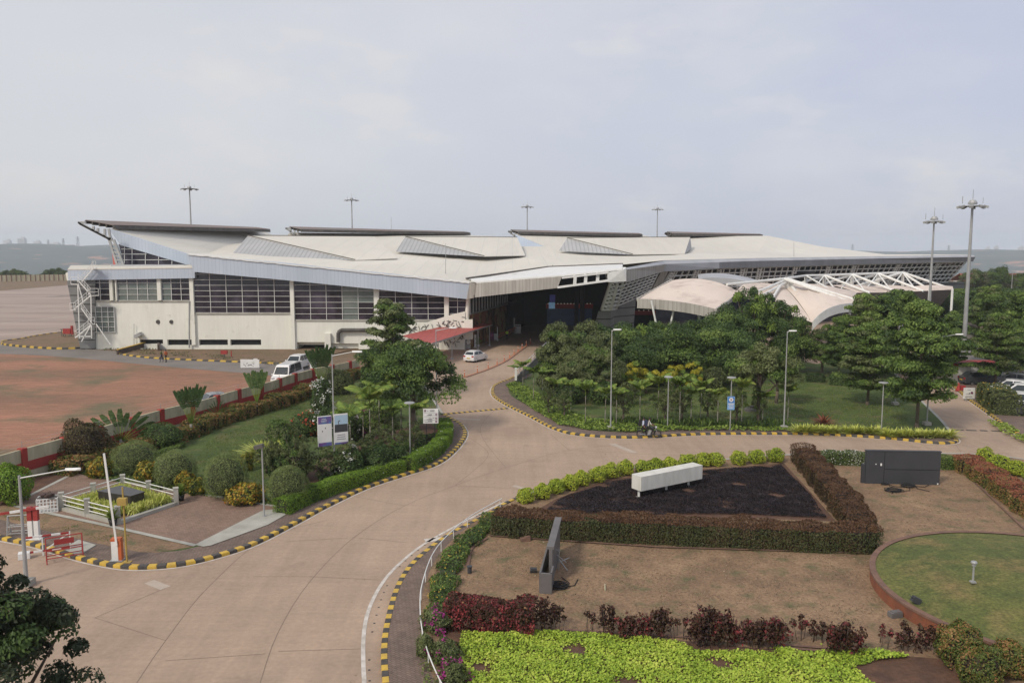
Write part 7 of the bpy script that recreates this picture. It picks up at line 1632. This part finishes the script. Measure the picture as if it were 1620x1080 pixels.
for i, (px, pt, w, k) in enumerate(((1538, 424, 34, 'ol2'), (1553, 430, 30, 'dry'), (1568, 426, 36, 'dk1'), (1583, 422, 26, 'dk2'), (1590, 432, 34, 'dry'), (1606, 436, 30, 'md1'), (1618, 432, 34, 'dk2'), (1634, 430, 34, 'dk1'), (1525, 440, 26, 'dry'))):
    tree(k, px, 468, pt, w * 1.25, ORD[i] + ' far tree in the hazy clump beyond the right end of the terminal', 'far trees beyond the right end of the terminal')
for i, (px, pt, w, k) in enumerate(((2, 430, 12, 'md1'), (12, 427, 12, 'md1'), (22, 425, 14, 'ol1'), (34, 428, 14, 'md1'), (76, 427, 12, 'dk2'), (84, 425, 14, 'dk1'), (92, 424, 14, 'dk2'), (99, 427, 12, 'md1'), (66, 433, 12, 'dk1'), (44, 433, 12, 'ol1'))):
    tree(k, px, 440, pt, w * 1.5, ORD[i] + ' far tree above the airfield wall at the left', 'far trees above the airfield wall')
# left garden trees
PR['rain'] = (Proto(round_tree(41, h=8, rad=5.2, nc=70, per=330, leaf=.26, lm='l_mid', lm2='l_dark', zs=.7, cl=(.16, .27), low=-.85, trunk_h=.2)), 8.0, 5.2)
tree('rain', 655, 682, 543, 150, 'large spreading green tree left of the entrance road', None)
PR['lyL'] = (Proto(layered_tree(42, h=9, rad=3.8, tiers=6, lm='l_olive', lm2='l_mid')), 9.0, 3.8)
PR['lyL'][0].root.name = 'layered_tree'
tree('lyL', 622, 625, 484, 118, 'layered tree with flat tiers in front of the terminal corner', None, name='layered_tree')
tree('md1', 598, 640, 548, 70, 'bushy green tree left of the big spreading tree', None)
# close tree at bottom left
PR['near'] = (Proto(round_tree(51, h=7.8, rad=2.9, nc=120, per=330, leaf=.15, lm='l_near', lm2='l_dark', cl=(.11, .2), zs=.8, low=-.7, asp=.5)), 7.8, 2.9)
nt_ = PR['near'][0].put('broadleaf_tree', (-13.9, 20.3, 0), 'dark leafy tree in the bottom left corner nearest the camera', 'tree', None, .88, 0.4, .97)
# palms
pp_ = [(Proto(areca(61)), 3.6), (Proto(areca(62, 3.6, 8, 2.0)), 3.6), (Proto(areca(63, 3.6, 10, 1.9)), 3.6)]
pal = [(817, 600, 578), (827, 612, 570), (844, 635, 578), (858, 628, 584), (876, 653, 597), (903, 652, 600), (926, 670, 603), (957, 672, 610), (975, 672, 612), (1012, 672, 603), (1040, 668, 592), (1075, 672, 592), (1093, 668, 612), (1108, 664, 600), (1135, 674, 612), (1173, 674, 598), (1206, 668, 618), (1246, 668, 607)]
for i, (px, pb, pt) in enumerate(pal):
    g = G(px, pb, ZI); H = ZAT(g.y, pt) - ZI; pr, h0 = pp_[i % 3]; s_ = H / (h0 + 1.0); pr.put('areca_palm', tuple(g), ORD[i] + ' slender palm from the left along the kerb of the middle garden', 'palm', 'slender palms in the middle garden', 1.0 * max(.85, s_) * .78, _rt.uniform(0, 6), s_)
for i, (px, pb, pt) in enumerate(((556, 730, 650), (575, 700, 640), (586, 712, 622), (600, 690, 610), (622, 712, 640), (635, 680, 600), (608, 640, 575), (660, 700, 640))):
    g = G(px, pb, ZI); H = ZAT(g.y, pt) - ZI; pr, h0 = pp_[(i + 1) % 3]; s_ = H / (h0 + .55); pr.put('areca_palm', tuple(g), ORD[i] + ' palm from the left in the flower bed beside the road hedge', 'palm', 'palms in the left garden bed', max(.8, s_), _rt.uniform(0, 6), s_)
fp = Proto(fan_palm(71)); fp2 = Proto(fan_palm(72, 3.9, 9, 1.1, .36, .20))
def fan(pr, px, pb, pt, label, rz, wide=1.0):
    g = G(px, pb, ZI); H = ZAT(g.y, pt) - ZI; s_ = H / 4.1; pr.put('travellers_palm', tuple(g), label, 'palm', 'fan-shaped palms along the boundary wall', s_ * wide, rz, s_)
fan(fp, 192, 712, 640, 'widest fan-shaped palm in front of the boundary wall, behind the round bushes', .1, 1.35)
fan(fp2, 303, 692, 610, 'fan palm with upright paddles left of the lawn, by the wall', .5, .95)
fan(fp2, 407, 655, 585, 'fan palm with upright paddles beside the boundary wall, middle one', -.3, .9)
fan(fp2, 508, 628, 547, 'fan palm with upright paddles in front of the white vans', .4, .95)
fan(fp, 345, 668, 628, 'low dark fan palm between the two upright ones', 1.0, .9)
fan(fp, 440, 640, 600, 'low dark fan palm by the wall below the vans', 1.3, .9)
# thin young trees of the middle garden
for i, (px, pb, pt, w) in enumerate(((868, 655, 600, 34), (892, 660, 612, 34), (985, 668, 596, 46), (1000, 640, 600, 40), (1052, 668, 600, 46), (1078, 664, 606, 40), (1120, 662, 600, 38), (1165, 668, 600, 44), (1062, 650, 592, 40), (1200, 668, 600, 30))):
    tree('thin', px, pb, pt, w, ORD[i] + ' young loose tree from the left between the slender palms', 'young trees between the palms')
for px, pb, pt, w, k, l in ((997, 625, 572, 34, 'yg', 'yellow-green bush tree, leftmost of the four in the middle garden'), (1022, 622, 577, 32, 'yel', 'bright yellow bush tree, second of the four in the middle garden'), (1063, 618, 573, 34, 'yel', 'bright yellow bush tree, third of the four in the middle garden'), (1096, 620, 573, 30, 'yg', 'green and yellow bush tree, rightmost of the four in the middle garden')): tree(k, px, pb, pt - 2, w * 1.25, l, 'yellow bush trees')
for i, (px, pb, pt, w, k) in enumerate(((432, 760, 668, 46, 'thin'), (470, 765, 660, 60, 'thin'), (422, 748, 705, 50, 'thin'), (508, 760, 700, 66, 'thin'), (548, 758, 690, 56, 'thin'), (585, 745, 670, 56, 'thin'), (620, 735, 675, 46, 'thin'), (655, 712, 660, 44, 'thin'), (610, 700, 640, 60, 'thin'))):
    tree(k, px, pb, pt, w, ORD[i] + ' small loose tree from the left in the dense flower bed', 'small trees in the left flower bed')
# ---- bushes
def B(px, pb, w, h, lm, label, **k):
    g = G(px, pb, ZI); s_ = g.y / F; rx = w / 2 * s_; H = h * s_ * 1.03; g = Vector((g.x, g.y + rx * .55, ZI)); k.setdefault('n', int(2600 * max(.5, min(3, rx * H / 1.6)))); nm = k.pop('name', 'bush')
    return bush(nm, tuple(g), rx, rx, H / 1.85, lm, label, **k)
for i, (px, pb, w, h) in enumerate(((868, 618, 40, 34), (900, 640, 44, 32), (930, 622, 48, 40), (955, 640, 46, 34), (985, 620, 44, 36), (905, 612, 44, 44), (1130, 620, 40, 36), (1150, 612, 44, 40), (1040, 612, 40, 30))):
    B(px, pb, w, h, 'l_dark' if i % 2 else 'l_olive', ORD[i] + ' dark understorey bush between the trunks of the middle garden', group='understorey bushes in the middle garden', name='understorey_bush', n=1500, leaf=.22, seed=300 + i, lump=.18)
for i, (px, pb, w, h, l) in enumerate(((205, 752, 74, 50, 'clipped round bush nearest the wide fan palm'), (272, 771, 66, 56, 'clipped round bush, second from the left behind the planter'), (352, 792, 74, 72, 'largest clipped round bush beside the lamp with the dark box head'), (452, 802, 68, 62, 'clipped round bush at the near end of the bright hedge'))):
    B(px, pb, w, h, 'l_bush', l, group='clipped round bushes', name='round_bush', n=9000, leaf=.10, seed=80 + i, lump=.06, asp=.25)
for i, (px, pb, w, h, l) in enumerate(((153, 757, 34, 30, 'dark croton with yellow tips left of the round bushes'), (231, 763, 34, 32, 'orange-yellow croton between the first two round bushes'), (290, 778, 28, 30, 'dark croton at the foot of the second round bush'), (311, 783, 24, 24, 'small orange croton between the second and third round bushes'), (383, 800, 58, 30, 'wide yellow croton in front of the largest round bush'), (390, 745, 18, 26, 'dark upright shrub behind the largest round bush'))):
    B(px, pb, w, h, 'l_cryel', l, group='croton bushes by the plaza', name='croton_bush', n=1400, leaf=.2, seed=90 + i, lump=.2)
B(8, 800, 62, 62, 'l_hedge', 'dense green clipped bush at the left edge of the plaza', n=5000, leaf=.13, seed=100)
B(122, 738, 82, 66, 'l_olvbrown', 'big brownish green bush in front of the boundary wall', n=7000, leaf=.14, seed=101, lump=.16, core='hcore_br')
B(248, 712, 66, 38, 'l_dark', 'dark green mounded bush behind the lawn hedge', n=4200, leaf=.13, seed=102)
B(530, 625, 52, 40, 'l_olive', 'round dark bush with flat hedge skirt beyond the lawn', n=4200, leaf=.15, seed=103)
B(507, 668, 34, 66, 'l_dark', 'white-flowered bush at the back of the lawn', n=2600, leaf=.16, seed=104, extra=('l_whitefl', 420, .16))
B(512, 690, 40, 40, 'l_dark', 'lower white-flowered bush in front of the taller one', n=2200, leaf=.16, seed=105, extra=('l_whitefl', 300, .15))
B(440, 700, 42, 34, 'l_mid', 'rounded green bush at the left of the flower bed', n=2600, leaf=.14, seed=106)
B(480, 692, 46, 36, 'l_dark', 'bush with orange and pink flowers beside the lawn', n=2200, leaf=.16, seed=107, extra=('l_orange', 260, .15))
B(548, 700, 46, 40, 'l_dark', 'white-flowered bush behind the poster panels', n=2400, leaf=.16, seed=108, extra=('l_whitefl', 200, .15))
B(575, 690, 36, 34, 'l_mid', 'bush with red flowers right of the poster panels', n=2000, leaf=.16, seed=109, extra=('l_magenta', 160, .16))
B(630, 742, 30, 36, 'l_dark', 'dark ball bush with a flat top by the bright hedge', n=2200, leaf=.12, seed=110)
B(548, 762, 54, 50, 'l_dark', 'dark bush with white blossom right of the lamp post', n=3000, leaf=.16, seed=111, extra=('l_whitefl', 160, .15))
B(455, 762, 62, 56, 'l_dark', 'dark dense bush left of the lamp post in the flower bed', n=3400, leaf=.17, seed=112)
B(592, 752, 56, 46, 'l_dark', 'dark bush at the middle of the flower bed', n=3000, leaf=.17, seed=113)
B(600, 668, 60, 34, 'l_mid', 'green bush below the big spreading tree', n=2600, leaf=.2, seed=114)
tuft('spider_bush', tuple(G(418, 726, ZI)), 1.5, 420, 'l_spider', 'variegated yellow-white plant clump on the lawn edge', 'bush', seed=120, spread=1.4)
tuft('spider_bush', tuple(G(440, 722, ZI)), 1.2, 300, 'l_spider', 'smaller variegated clump right beside the larger one', 'bush', seed=121, spread=1.4)
tuft('red_cordyline', tuple(G(1303, 672, ZI)), 1.1, 70, 'l_rust', 'reddish spiky plant on the open lawn near the kerb', 'plant', seed=122, spread=1.2)
for i in range(22):
    px = 1262 + (i % 8) * 8 if i < 8 else 1340 + (i - 8) * 12.5
    if i < 8: px = 1262 + i * 8.5
    py = 684 + (4.5 if px > 1400 else 0) + (px - 1262) * .012
    tuft('spider_clump', tuple(G(px, py, ZI)), .85, 90, 'l_spider', ORD[i] + ' variegated grass clump from the left along the kerb of the open lawn', 'plant', 'variegated clumps along the open lawn', seed=130 + i, spread=1.3)
# wall-side croton hedge
wh = smooth(GP([(95, 752), (150, 735), (240, 710), (300, 690), (345, 672), (400, 655), (440, 643), (490, 625), (540, 606), (570, 594)], ZI), .5)
hedge('croton_hedge', wh, 1.7, 1.15, 'l_croton', 'long mixed croton hedge along the inside of the boundary wall', dens=110, leaf=.17, seed=140, wave=.14, lump=.14, extra=('l_orange', 260, .12))
hedge('low_hedge', smooth(GP([(214, 718), (240, 722), (268, 716), (288, 705)], ZI), .4), .6, .5, 'l_mid', 'short low clipped hedge behind the first round bush', dens=150, leaf=.1, seed=141)
# bright clipped road hedge, five stepped blocks
for i, (seg, h) in enumerate((([(447, 812), (478, 797), (502, 787)], 1.0), ([(502, 788), (540, 774), (574, 764)], 1.0), ([(577, 762), (605, 752), (633, 745)], .95), ([(645, 744), (668, 732), (689, 719)], 1.05), ([(690, 717), (702, 702), (706, 688), (702, 676)], 1.0))):
    hedge('clipped_hedge', smooth(GP(seg, ZI), .4), 1.05, h, 'l_hedge', ORD[i] + ' block of the bright green clipped hedge, counted from the lamp by the plaza', 'hedge', 'bright clipped hedge blocks', dens=260, leaf=.085, seed=150 + i, lump=.03, extra=(('l_whitefl', 70, .07) if i > 1 else None))
# lime balls along the road edge
lim = [(832, 797), (858, 790), (880, 782), (903, 776), (921, 769), (945, 764), (966, 757), (990, 753), (1019, 751), (1038, 748), (1062, 746), (1089, 741), (1113, 739), (1134, 738), (1171, 736), (1199, 734), (1229, 732)]
for i, (px, pb) in enumerate(lim): B(px, pb, 28, 23 - (i > 7) * 2, 'l_limeball', ORD[i] + ' round lime-yellow shrub from the left along the far edge of the dark bed', group='round lime shrubs along the road', name='lime_shrub', n=1500, leaf=.11, seed=160 + i, lump=.12)
for i, (px, pb, w) in enumerate(((1562, 733, 26), (1586, 746, 34), (1614, 754, 34), (1640, 765, 34))): B(px, pb, w, 24, 'l_limeball', ORD[i] + ' round lime-yellow shrub from the left behind the rust-red hedge', group='round lime shrubs behind the rust-red hedge', name='lime_shrub', n=1500, leaf=.11, seed=180 + i, lump=.12)
# brown hedges round the dark bed
hedge('brown_hedge', smooth(GP([(786, 840), (860, 846), (1000, 852), (1120, 858), (1250, 864), (1352, 868), (1376, 866)], ZI), .5), 1.5, 1.35, 'l_greenbr', 'long brown-topped clipped hedge in front of the dark purple bed', dens=230, leaf=.1, seed=190, topm='l_browntop', core='hcore_br', wave=.05)
hedge('brown_hedge', smooth(GP([(1362, 852), (1340, 815), (1312, 782), (1288, 752), (1268, 728)], ZI), .5), 1.5, 1.3, 'l_brown', 'brown clipped hedge running back from the corner beside the dark bed', dens=200, leaf=.09, seed=191, topm='l_browntop', core='hcore_br', wave=.04)
hedge('green_hedge', smooth(GP([(1290, 732), (1330, 733), (1372, 735)], ZI), .5), 1.0, 1.0, 'l_white', 'dark green hedge with small white flowers left of the charcoal hoarding', dens=200, leaf=.10, seed=192, extra=('l_whitefl', 260, .08))
hedge('green_hedge', smooth(GP([(1484, 740), (1500, 740), (1517, 741)], ZI), .5), 1.0, .95, 'l_mid', 'short green hedge right of the charcoal hoarding', dens=200, leaf=.10, seed=193)
hedge('rust_hedge', smooth(GP([(1526, 742), (1565, 765), (1600, 790), (1650, 826)], ZI), .5), 1.6, 1.15, 'l_croton', 'rust-red topped hedge running to the right edge of the picture', dens=190, leaf=.10, seed=194, topm='l_rust', core='hcore_br')
hedge('parking_hedge', smooth(GP([(1564, 634), (1572, 640), (1584, 650), (1592, 657)], ZI), .5), 2.2, 1.9, 'l_olive', 'tall shaggy hedge with yellow flowers in front of the car park', dens=90, leaf=.17, seed=195, lump=.12, extra=('l_yelflower', 160, .16))
for i, (a, b) in enumerate((((1277, 603), (1306, 605)), ((1314, 608), (1345, 610)))): hedge('low_hedge', smooth(GP([a, b], ZI), .5), 1.0, 1.1, 'l_dark', ('left' if i == 0 else 'right') + ' one of two clipped dark hedges at the back of the open lawn', 'hedge', dens=80, leaf=.15, seed=196 + i)
# maroon shrubs along the bottom garden
hedge('maroon_hedge', smooth(GP([(715, 985), (760, 990), (810, 994), (846, 996)], ZI), .4), 1.2, 1.2, 'l_maroon', 'dense dark maroon leafy hedge at the left of the bottom garden', dens=230, leaf=.12, seed=200, core='hcore_br', lump=.10, jit=.8, extra=('l_rust', 60, .12))
for i, (px, pb, w, h, n) in enumerate(((862, 998, 40, 52, 500), (885, 998, 30, 46, 180), (928, 1000, 34, 40, 130), (960, 1003, 34, 58, 380), (1000, 1008, 60, 40, 700), (1040, 1008, 40, 52, 480), (1075, 1010, 40, 44, 200), (1120, 1020, 62, 64, 1500), (1150, 1022, 50, 60, 1000), (1200, 1022, 44, 54, 700), (1224, 1024, 36, 56, 600), (1268, 1014, 24, 44, 260), (1290, 1014, 16, 36, 140), (1303, 1014, 16, 36, 140), (1336, 1034, 60, 56, 1100), (1388, 1020, 40, 40, 140), (1440, 1030, 44, 56, 340), (1475, 1032, 60, 40, 500))):
    g = G(px, pb, ZI); s_ = g.y / F
    lb = LB(210 + i); mb = MB(); r2 = random.Random(i); rx = w / 2 * s_; H = h * s_ * 1.08
    for k in range(max(5, n // 60)):
        x, y = r2.uniform(-rx, rx) * .9, r2.uniform(-.25, .25); hh_ = H * r2.uniform(.55, 1.0) * (1 - .3 * abs(x) / rx); e = (x + r2.uniform(-.08, .08), y, hh_); mb.tubes([Vector((x * .7, y, 0)), Vector(e)], .012, 4, 1)
        q = int(n * .55 / max(5, n // 60)); lb.clump((e[0], e[1], e[2] * .9), .15 + .1 * (n > 400), int(q * 1.2), .14, 0, 1.1, low=-.9, shell=.2, jit=.9, asp=.65)
        if n > 300: lb.clump((e[0], e[1], e[2] * .5), .24, int(q * 1.2), .14, 0, 1.4, low=-.9, shell=.2, jit=.9, asp=.65)
    o = lb.build('maroon_shrub', ['l_maroon', 'bark'], None, mb, tuple(g)); tag(o, ORD[i] + ' maroon-leaved shrub from the left in the loose row above the lime bed', 'shrub', 'maroon shrubs in the loose row')
for px, pb, w, h, l, sd_ in ((1525, 1060, 68, 72, 'orange-tipped croton bush against the round brick wall', 230), (1560, 1090, 80, 66, 'orange-tipped croton bush at the bottom right, nearest the camera', 231), (1608, 1075, 60, 60, 'orange-tipped croton bush at the far right bottom edge', 232)):
    B(px, pb, w, h, 'l_croton', l, group='croton bushes at the bottom right', name='croton_bush', n=3800, leaf=.10, seed=sd_, lump=.14, core='hcore_br')
# bougainvillea and mixed edge planting
for px, pb, w, h, l, sd_, ex in ((690, 1003, 50, 34, 'magenta-flowered bush hanging over the white railing, farther one', 240, 260), (705, 1052, 50, 36, 'green-purple bush between the two magenta bushes', 241, 60), (716, 1090, 44, 42, 'magenta-flowered bush at the bottom edge by the railing', 242, 240), (672, 1040, 26, 34, 'small shaggy bush on the outside of the railing', 243, 0)):
    B(px, pb, w, h, 'l_olive', l, group='bougainvillea bushes by the railing', name='flowering_bush', n=2200, leaf=.09, seed=sd_, lump=.2, extra=(('l_magenta', ex, .09) if ex else None))
hedge('flower_border', smooth(GP([(700, 985), (702, 930), (722, 880), (755, 845), (785, 822)], ZI), .4), 1.0, .42, 'l_mid', 'mixed low flower border with yellow blooms inside the white railing', dens=130, leaf=.11, seed=245, lump=.2, wave=.2, extra=('l_yelflower', 200, .08))
# ---- ground cover that nobody could count
cover('dark_groundcover', [(p.x, p.y) for p in GP([(862, 812), (885, 795), (960, 768), (1060, 752), (1160, 745), (1235, 740), (1280, 786), (1308, 824), (1180, 818), (1000, 818), (900, 816)])], 900, .085, ['l_black'], h=.28, seed=250, thr=-.62, jit=.9, asp=.45)
cover('lime_groundcover', [(p.x, p.y) for p in GP([(715, 1120), (730, 1008), (800, 1012), (850, 1006), (920, 1008), (1000, 1016), (1070, 1022), (1100, 1038), (1180, 1036), (1262, 1042), (1330, 1034), (1440, 1046), (1390, 1052), (1350, 1062), (1420, 1120)])], 520, .10, ['l_lime'], h=.32, seed=251, thr=-.62, jit=.6, asp=.8)
cover('lime_groundcover', [(p.x, p.y) for p in GP([(1215, 1034), (1300, 1028), (1440, 1044), (1430, 1050), (1330, 1042), (1240, 1043)])], 260, .12, ['l_lime'], h=.3, seed=252, thr=.0, asp=.8)
cover('groundcover', [(p.x, p.y) for p in GP([(800, 612), (818, 607), (850, 625), (885, 645), (925, 664), (985, 673), (1050, 678), (1180, 680), (1250, 680), (1250, 685), (1100, 684), (990, 687), (930, 683), (885, 675), (850, 655), (820, 635)])], 95, .22, ['l_lightcov', 'l_mid'], h=.42, seed=253, two=.22, asp=.7)
cover('groundcover', [(p.x, p.y) for p in GP([(1250, 681), (1340, 682), (1450, 690), (1495, 694), (1480, 698), (1400, 691), (1300, 685)])], 40, .22, ['l_grass', 'l_spider'], h=.3, seed=254, two=.3, thr=-.3, tuft=True, asp=.25)
cover('groundcover', [(p.x, p.y) for p in GP([(960, 668), (1250, 674), (1250, 680), (1050, 677), (970, 673)])], 55, .5, ['l_mid', 'l_dark'], h=.6, seed=255, two=.5, tuft=True, asp=.2)
cover('groundcover', [(p.x, p.y) for p in GP([(500, 760), (560, 735), (640, 700), (690, 690), (690, 705), (640, 738), (570, 757), (510, 775)])], 70, .24, ['l_dark', 'l_mid'], h=.5, seed=256, two=.4, thr=-.5)
cover('groundcover', [(p.x, p.y) for p in GP([(1560, 668), (1590, 672), (1620, 690), (1650, 700), (1650, 712), (1620, 703), (1590, 690)])], 70, .22, ['l_lightcov'], h=.3, seed=257, thr=-.4)
cover('groundcover', [(p.x, p.y) for p in GP([(120, 748), (135, 756), (175, 765), (262, 781), (345, 791), (440, 805), (450, 798), (350, 780), (270, 765), (200, 750)])], 60, .2, ['l_grass', 'l_mid'], h=.2, seed=258, two=.4, thr=-.1)
cover('groundcover', [(p.x, p.y) for p in GP([(670, 1090), (660, 1030), (662, 985), (700, 985), (712, 1090)])], 120, .16, ['l_grass', 'l_olive'], h=.3, seed=259, two=.5, thr=-.5, asp=.4)
# grass blades breaking up the lawns
cover('grass', [(p.x, p.y) for p in GP([(300, 745), (330, 700), (470, 640), (560, 610), (600, 640), (500, 680), (430, 740), (400, 790), (300, 770)])], 60, .12, ['l_grass'], h=.07, seed=260, tuft=True, asp=.3)
cover('grass', [(p.x, p.y) for p in GP([(990, 668), (1000, 620), (1250, 605), (1330, 615), (1430, 640), (1440, 688), (1250, 678)])], 24, .16, ['l_grass'], h=.06, seed=261, tuft=True, asp=.4)
rimp = [(RC.x + (RR - .4) * math.cos(a * .2618), RC.y + (RR - .4) * math.sin(a * .2618)) for a in range(24)]
cover('grass', [(p.x, p.y) for p in GP([(20, 812), (160, 838), (240, 856), (250, 872), (150, 858), (60, 836), (0, 820)])], 90, .11, ['l_grass'], h=.05, seed=263, tuft=True, asp=.3, thr=.15)
cover('grass', [(p.x, p.y) for p in GP([(780, 855), (1370, 882), (1390, 930), (1480, 1000), (1100, 1000), (850, 985), (720, 925)])], 40, .07, ['l_dry'], h=.03, z0=.13, seed=264, tuft=True, asp=.3, thr=.0)
M['l_litter'] = leafmat('leaf_litter', [(.10, .06, .035), (.28, .19, .11), (.45, .38, .28)])
cover('leaf_litter', [(p.x, p.y) for p in GP([(780, 855), (1370, 882), (1390, 930), (1480, 1000), (1100, 1000), (850, 985), (720, 925)])], 7, .085, ['l_litter'], h=.02, z0=.13, seed=266, asp=.7, jit=.3)
cover('leaf_litter', [(p.x, p.y) for p in GP([(1310, 740), (1500, 745), (1620, 830), (1500, 838), (1400, 850), (1340, 790)])], 7, .09, ['l_litter'], h=.02, z0=.13, seed=267, asp=.7, jit=.3)
cover('leaf_litter', [(p.x, p.y) for p in GP([(600, 1080), (630, 930), (740, 832), (830, 786), (1000, 745), (1200, 722), (1240, 712), (1000, 705), (900, 712), (700, 800), (560, 900), (520, 1080)])], .5, .09, ['l_litter'], h=.01, z0=.012, seed=268, asp=.7, jit=.2)
cover('weeds', [(p.x, p.y) for p in GP([(120, 548), (180, 546), (470, 575), (430, 578), (300, 566), (200, 560)])], 12, .3, ['l_dry', 'l_grass'], h=.15, z0=.05, seed=265, tuft=True, two=.4, asp=.3, thr=.1)
# ---- things on the horizon
rr = random.Random(8)
for i, (px, w, py, b, d) in enumerate(((8, 14, 386, 392, 5200), (13, 10, 380, 390, 5400), (36, 11, 377, 390, 5000), (60, 10, 382, 390, 5100), (88, 14, 385, 391, 4900), (1562, 6, 392, 402, 5600), (1568, 5, 396, 402, 5200), (1575, 6, 390, 402, 5600), (1588, 8, 397, 402, 5200), (1614, 7, 391, 403, 5000), (1548, 8, 399, 404, 4800), (1535, 6, 397, 403, 5000))):
    p = P(px, b + 6, d); H = ZAT(d, py) - p.z; W = w * d / F; mb = MB(); mb.box((0, 0, H / 2), (W, W * .6, H)); mb.box((W * .15, 0, H + 4), (W * .4, W * .3, 8))
    t = empty('tower_block', tuple(p), ORD[i % 24] + ' faint far building on the hazy skyline from the left', 'building', 'far buildings on the skyline'); mb.build('wall', ['ridge_house'], t)
    mb = MB()
    for z in range(1, int(H / 12)): mb.box((0, -W * .3 - .2, z * 12), (W * .9, .4, 3))
    if mb.v: mb.build('window_band', ['glass_navy'], t)
for i, (px, d, a, b) in enumerate(((101, 3900, 377, 392), (124, 3900, 374, 392), (77, 4200, 379, 391), (1348, 4600, 386, 402), (1500, 4600, 388, 404))):
    p0 = P(px, b + 3, d); H = ZAT(d, a) - p0.z; t = empty('pylon', tuple(p0), ORD[i] + ' faint lattice pylon on the hazy skyline from the left', 'pylon', 'pylons on the skyline'); mb = MB(); w = H * .12
    for sx in (-1, 1):
        for sy in (-1, 1): mb.tube((sx * w, sy * w, 0), (sx * w * .12, sy * w * .12, H), 1.0, .6, 4)
    for k in range(6): z = H * k / 6; q = w * (1 - .88 * k / 6); mb.bar((-q, -q, z), (q * .85, -q * .85, z + H / 6), .8, .8); mb.bar((q, -q, z), (-q * .85, -q * .85, z + H / 6), .8, .8)
    for z in (.7, .82, .93): mb.bar((-w * 1.3, 0, H * z), (w * 1.3, 0, H * z), 1.2, 1.2)
    mb.build('lattice', ['dark_metal'], t)
for i, (px, py, w, d) in enumerate(((38, 393, 14, 3600), (66, 392, 5, 3500), (67, 416, 5, 2900), (112, 391, 8, 3700), (80, 394, 8, 3700), (1563, 411, 14, 3700), (1590, 411, 12, 3900), (1600, 413, 10, 3900), (1540, 417, 5, 3200))):
    p = P(px, py, d); W = w * d / F; t = empty('hillside_house', tuple(p), ORD[i] + ' tiny pale building on the far hillside from the left', 'building', 'pale buildings on the far hills'); mb = MB(); mb.box((0, 0, 0), (W, 30, 14)); mb.build('wall', ['ridge_house'], t); mb = MB(); mb.box((0, 0, 8.5), (W * 1.04, 33, 3)); mb.build('roof', ['brickwall'], t)
# ============================================================ HAZE
mb = MB(); mb.box((0, 3200, 10), (11000, 7300, 230)); hz = mb.build('haze', [], None); hz['kind'] = 'stuff'
vm = bpy.data.materials.new('haze'); vm.use_nodes = True; nt = vm.node_tree; nt.nodes.clear(); vo = nt.nodes.new('ShaderNodeOutputMaterial'); pv = nt.nodes.new('ShaderNodeVolumePrincipled')
pv.inputs['Color'].default_value = (0.86, 0.93, 1.0, 1); pv.inputs['Density'].default_value = 0.00017; pv.inputs['Anisotropy'].default_value = 0.0
nt.links.new(pv.outputs[0], vo.inputs['Volume']); hz.data.materials.append(vm)
# drop what was never placed
for k, (pr, *_a) in PR.items():
    if not pr.used:
        for c in _kids.get(pr.root.name, []): bpy.data.objects.remove(c)
        bpy.data.objects.remove(pr.root)
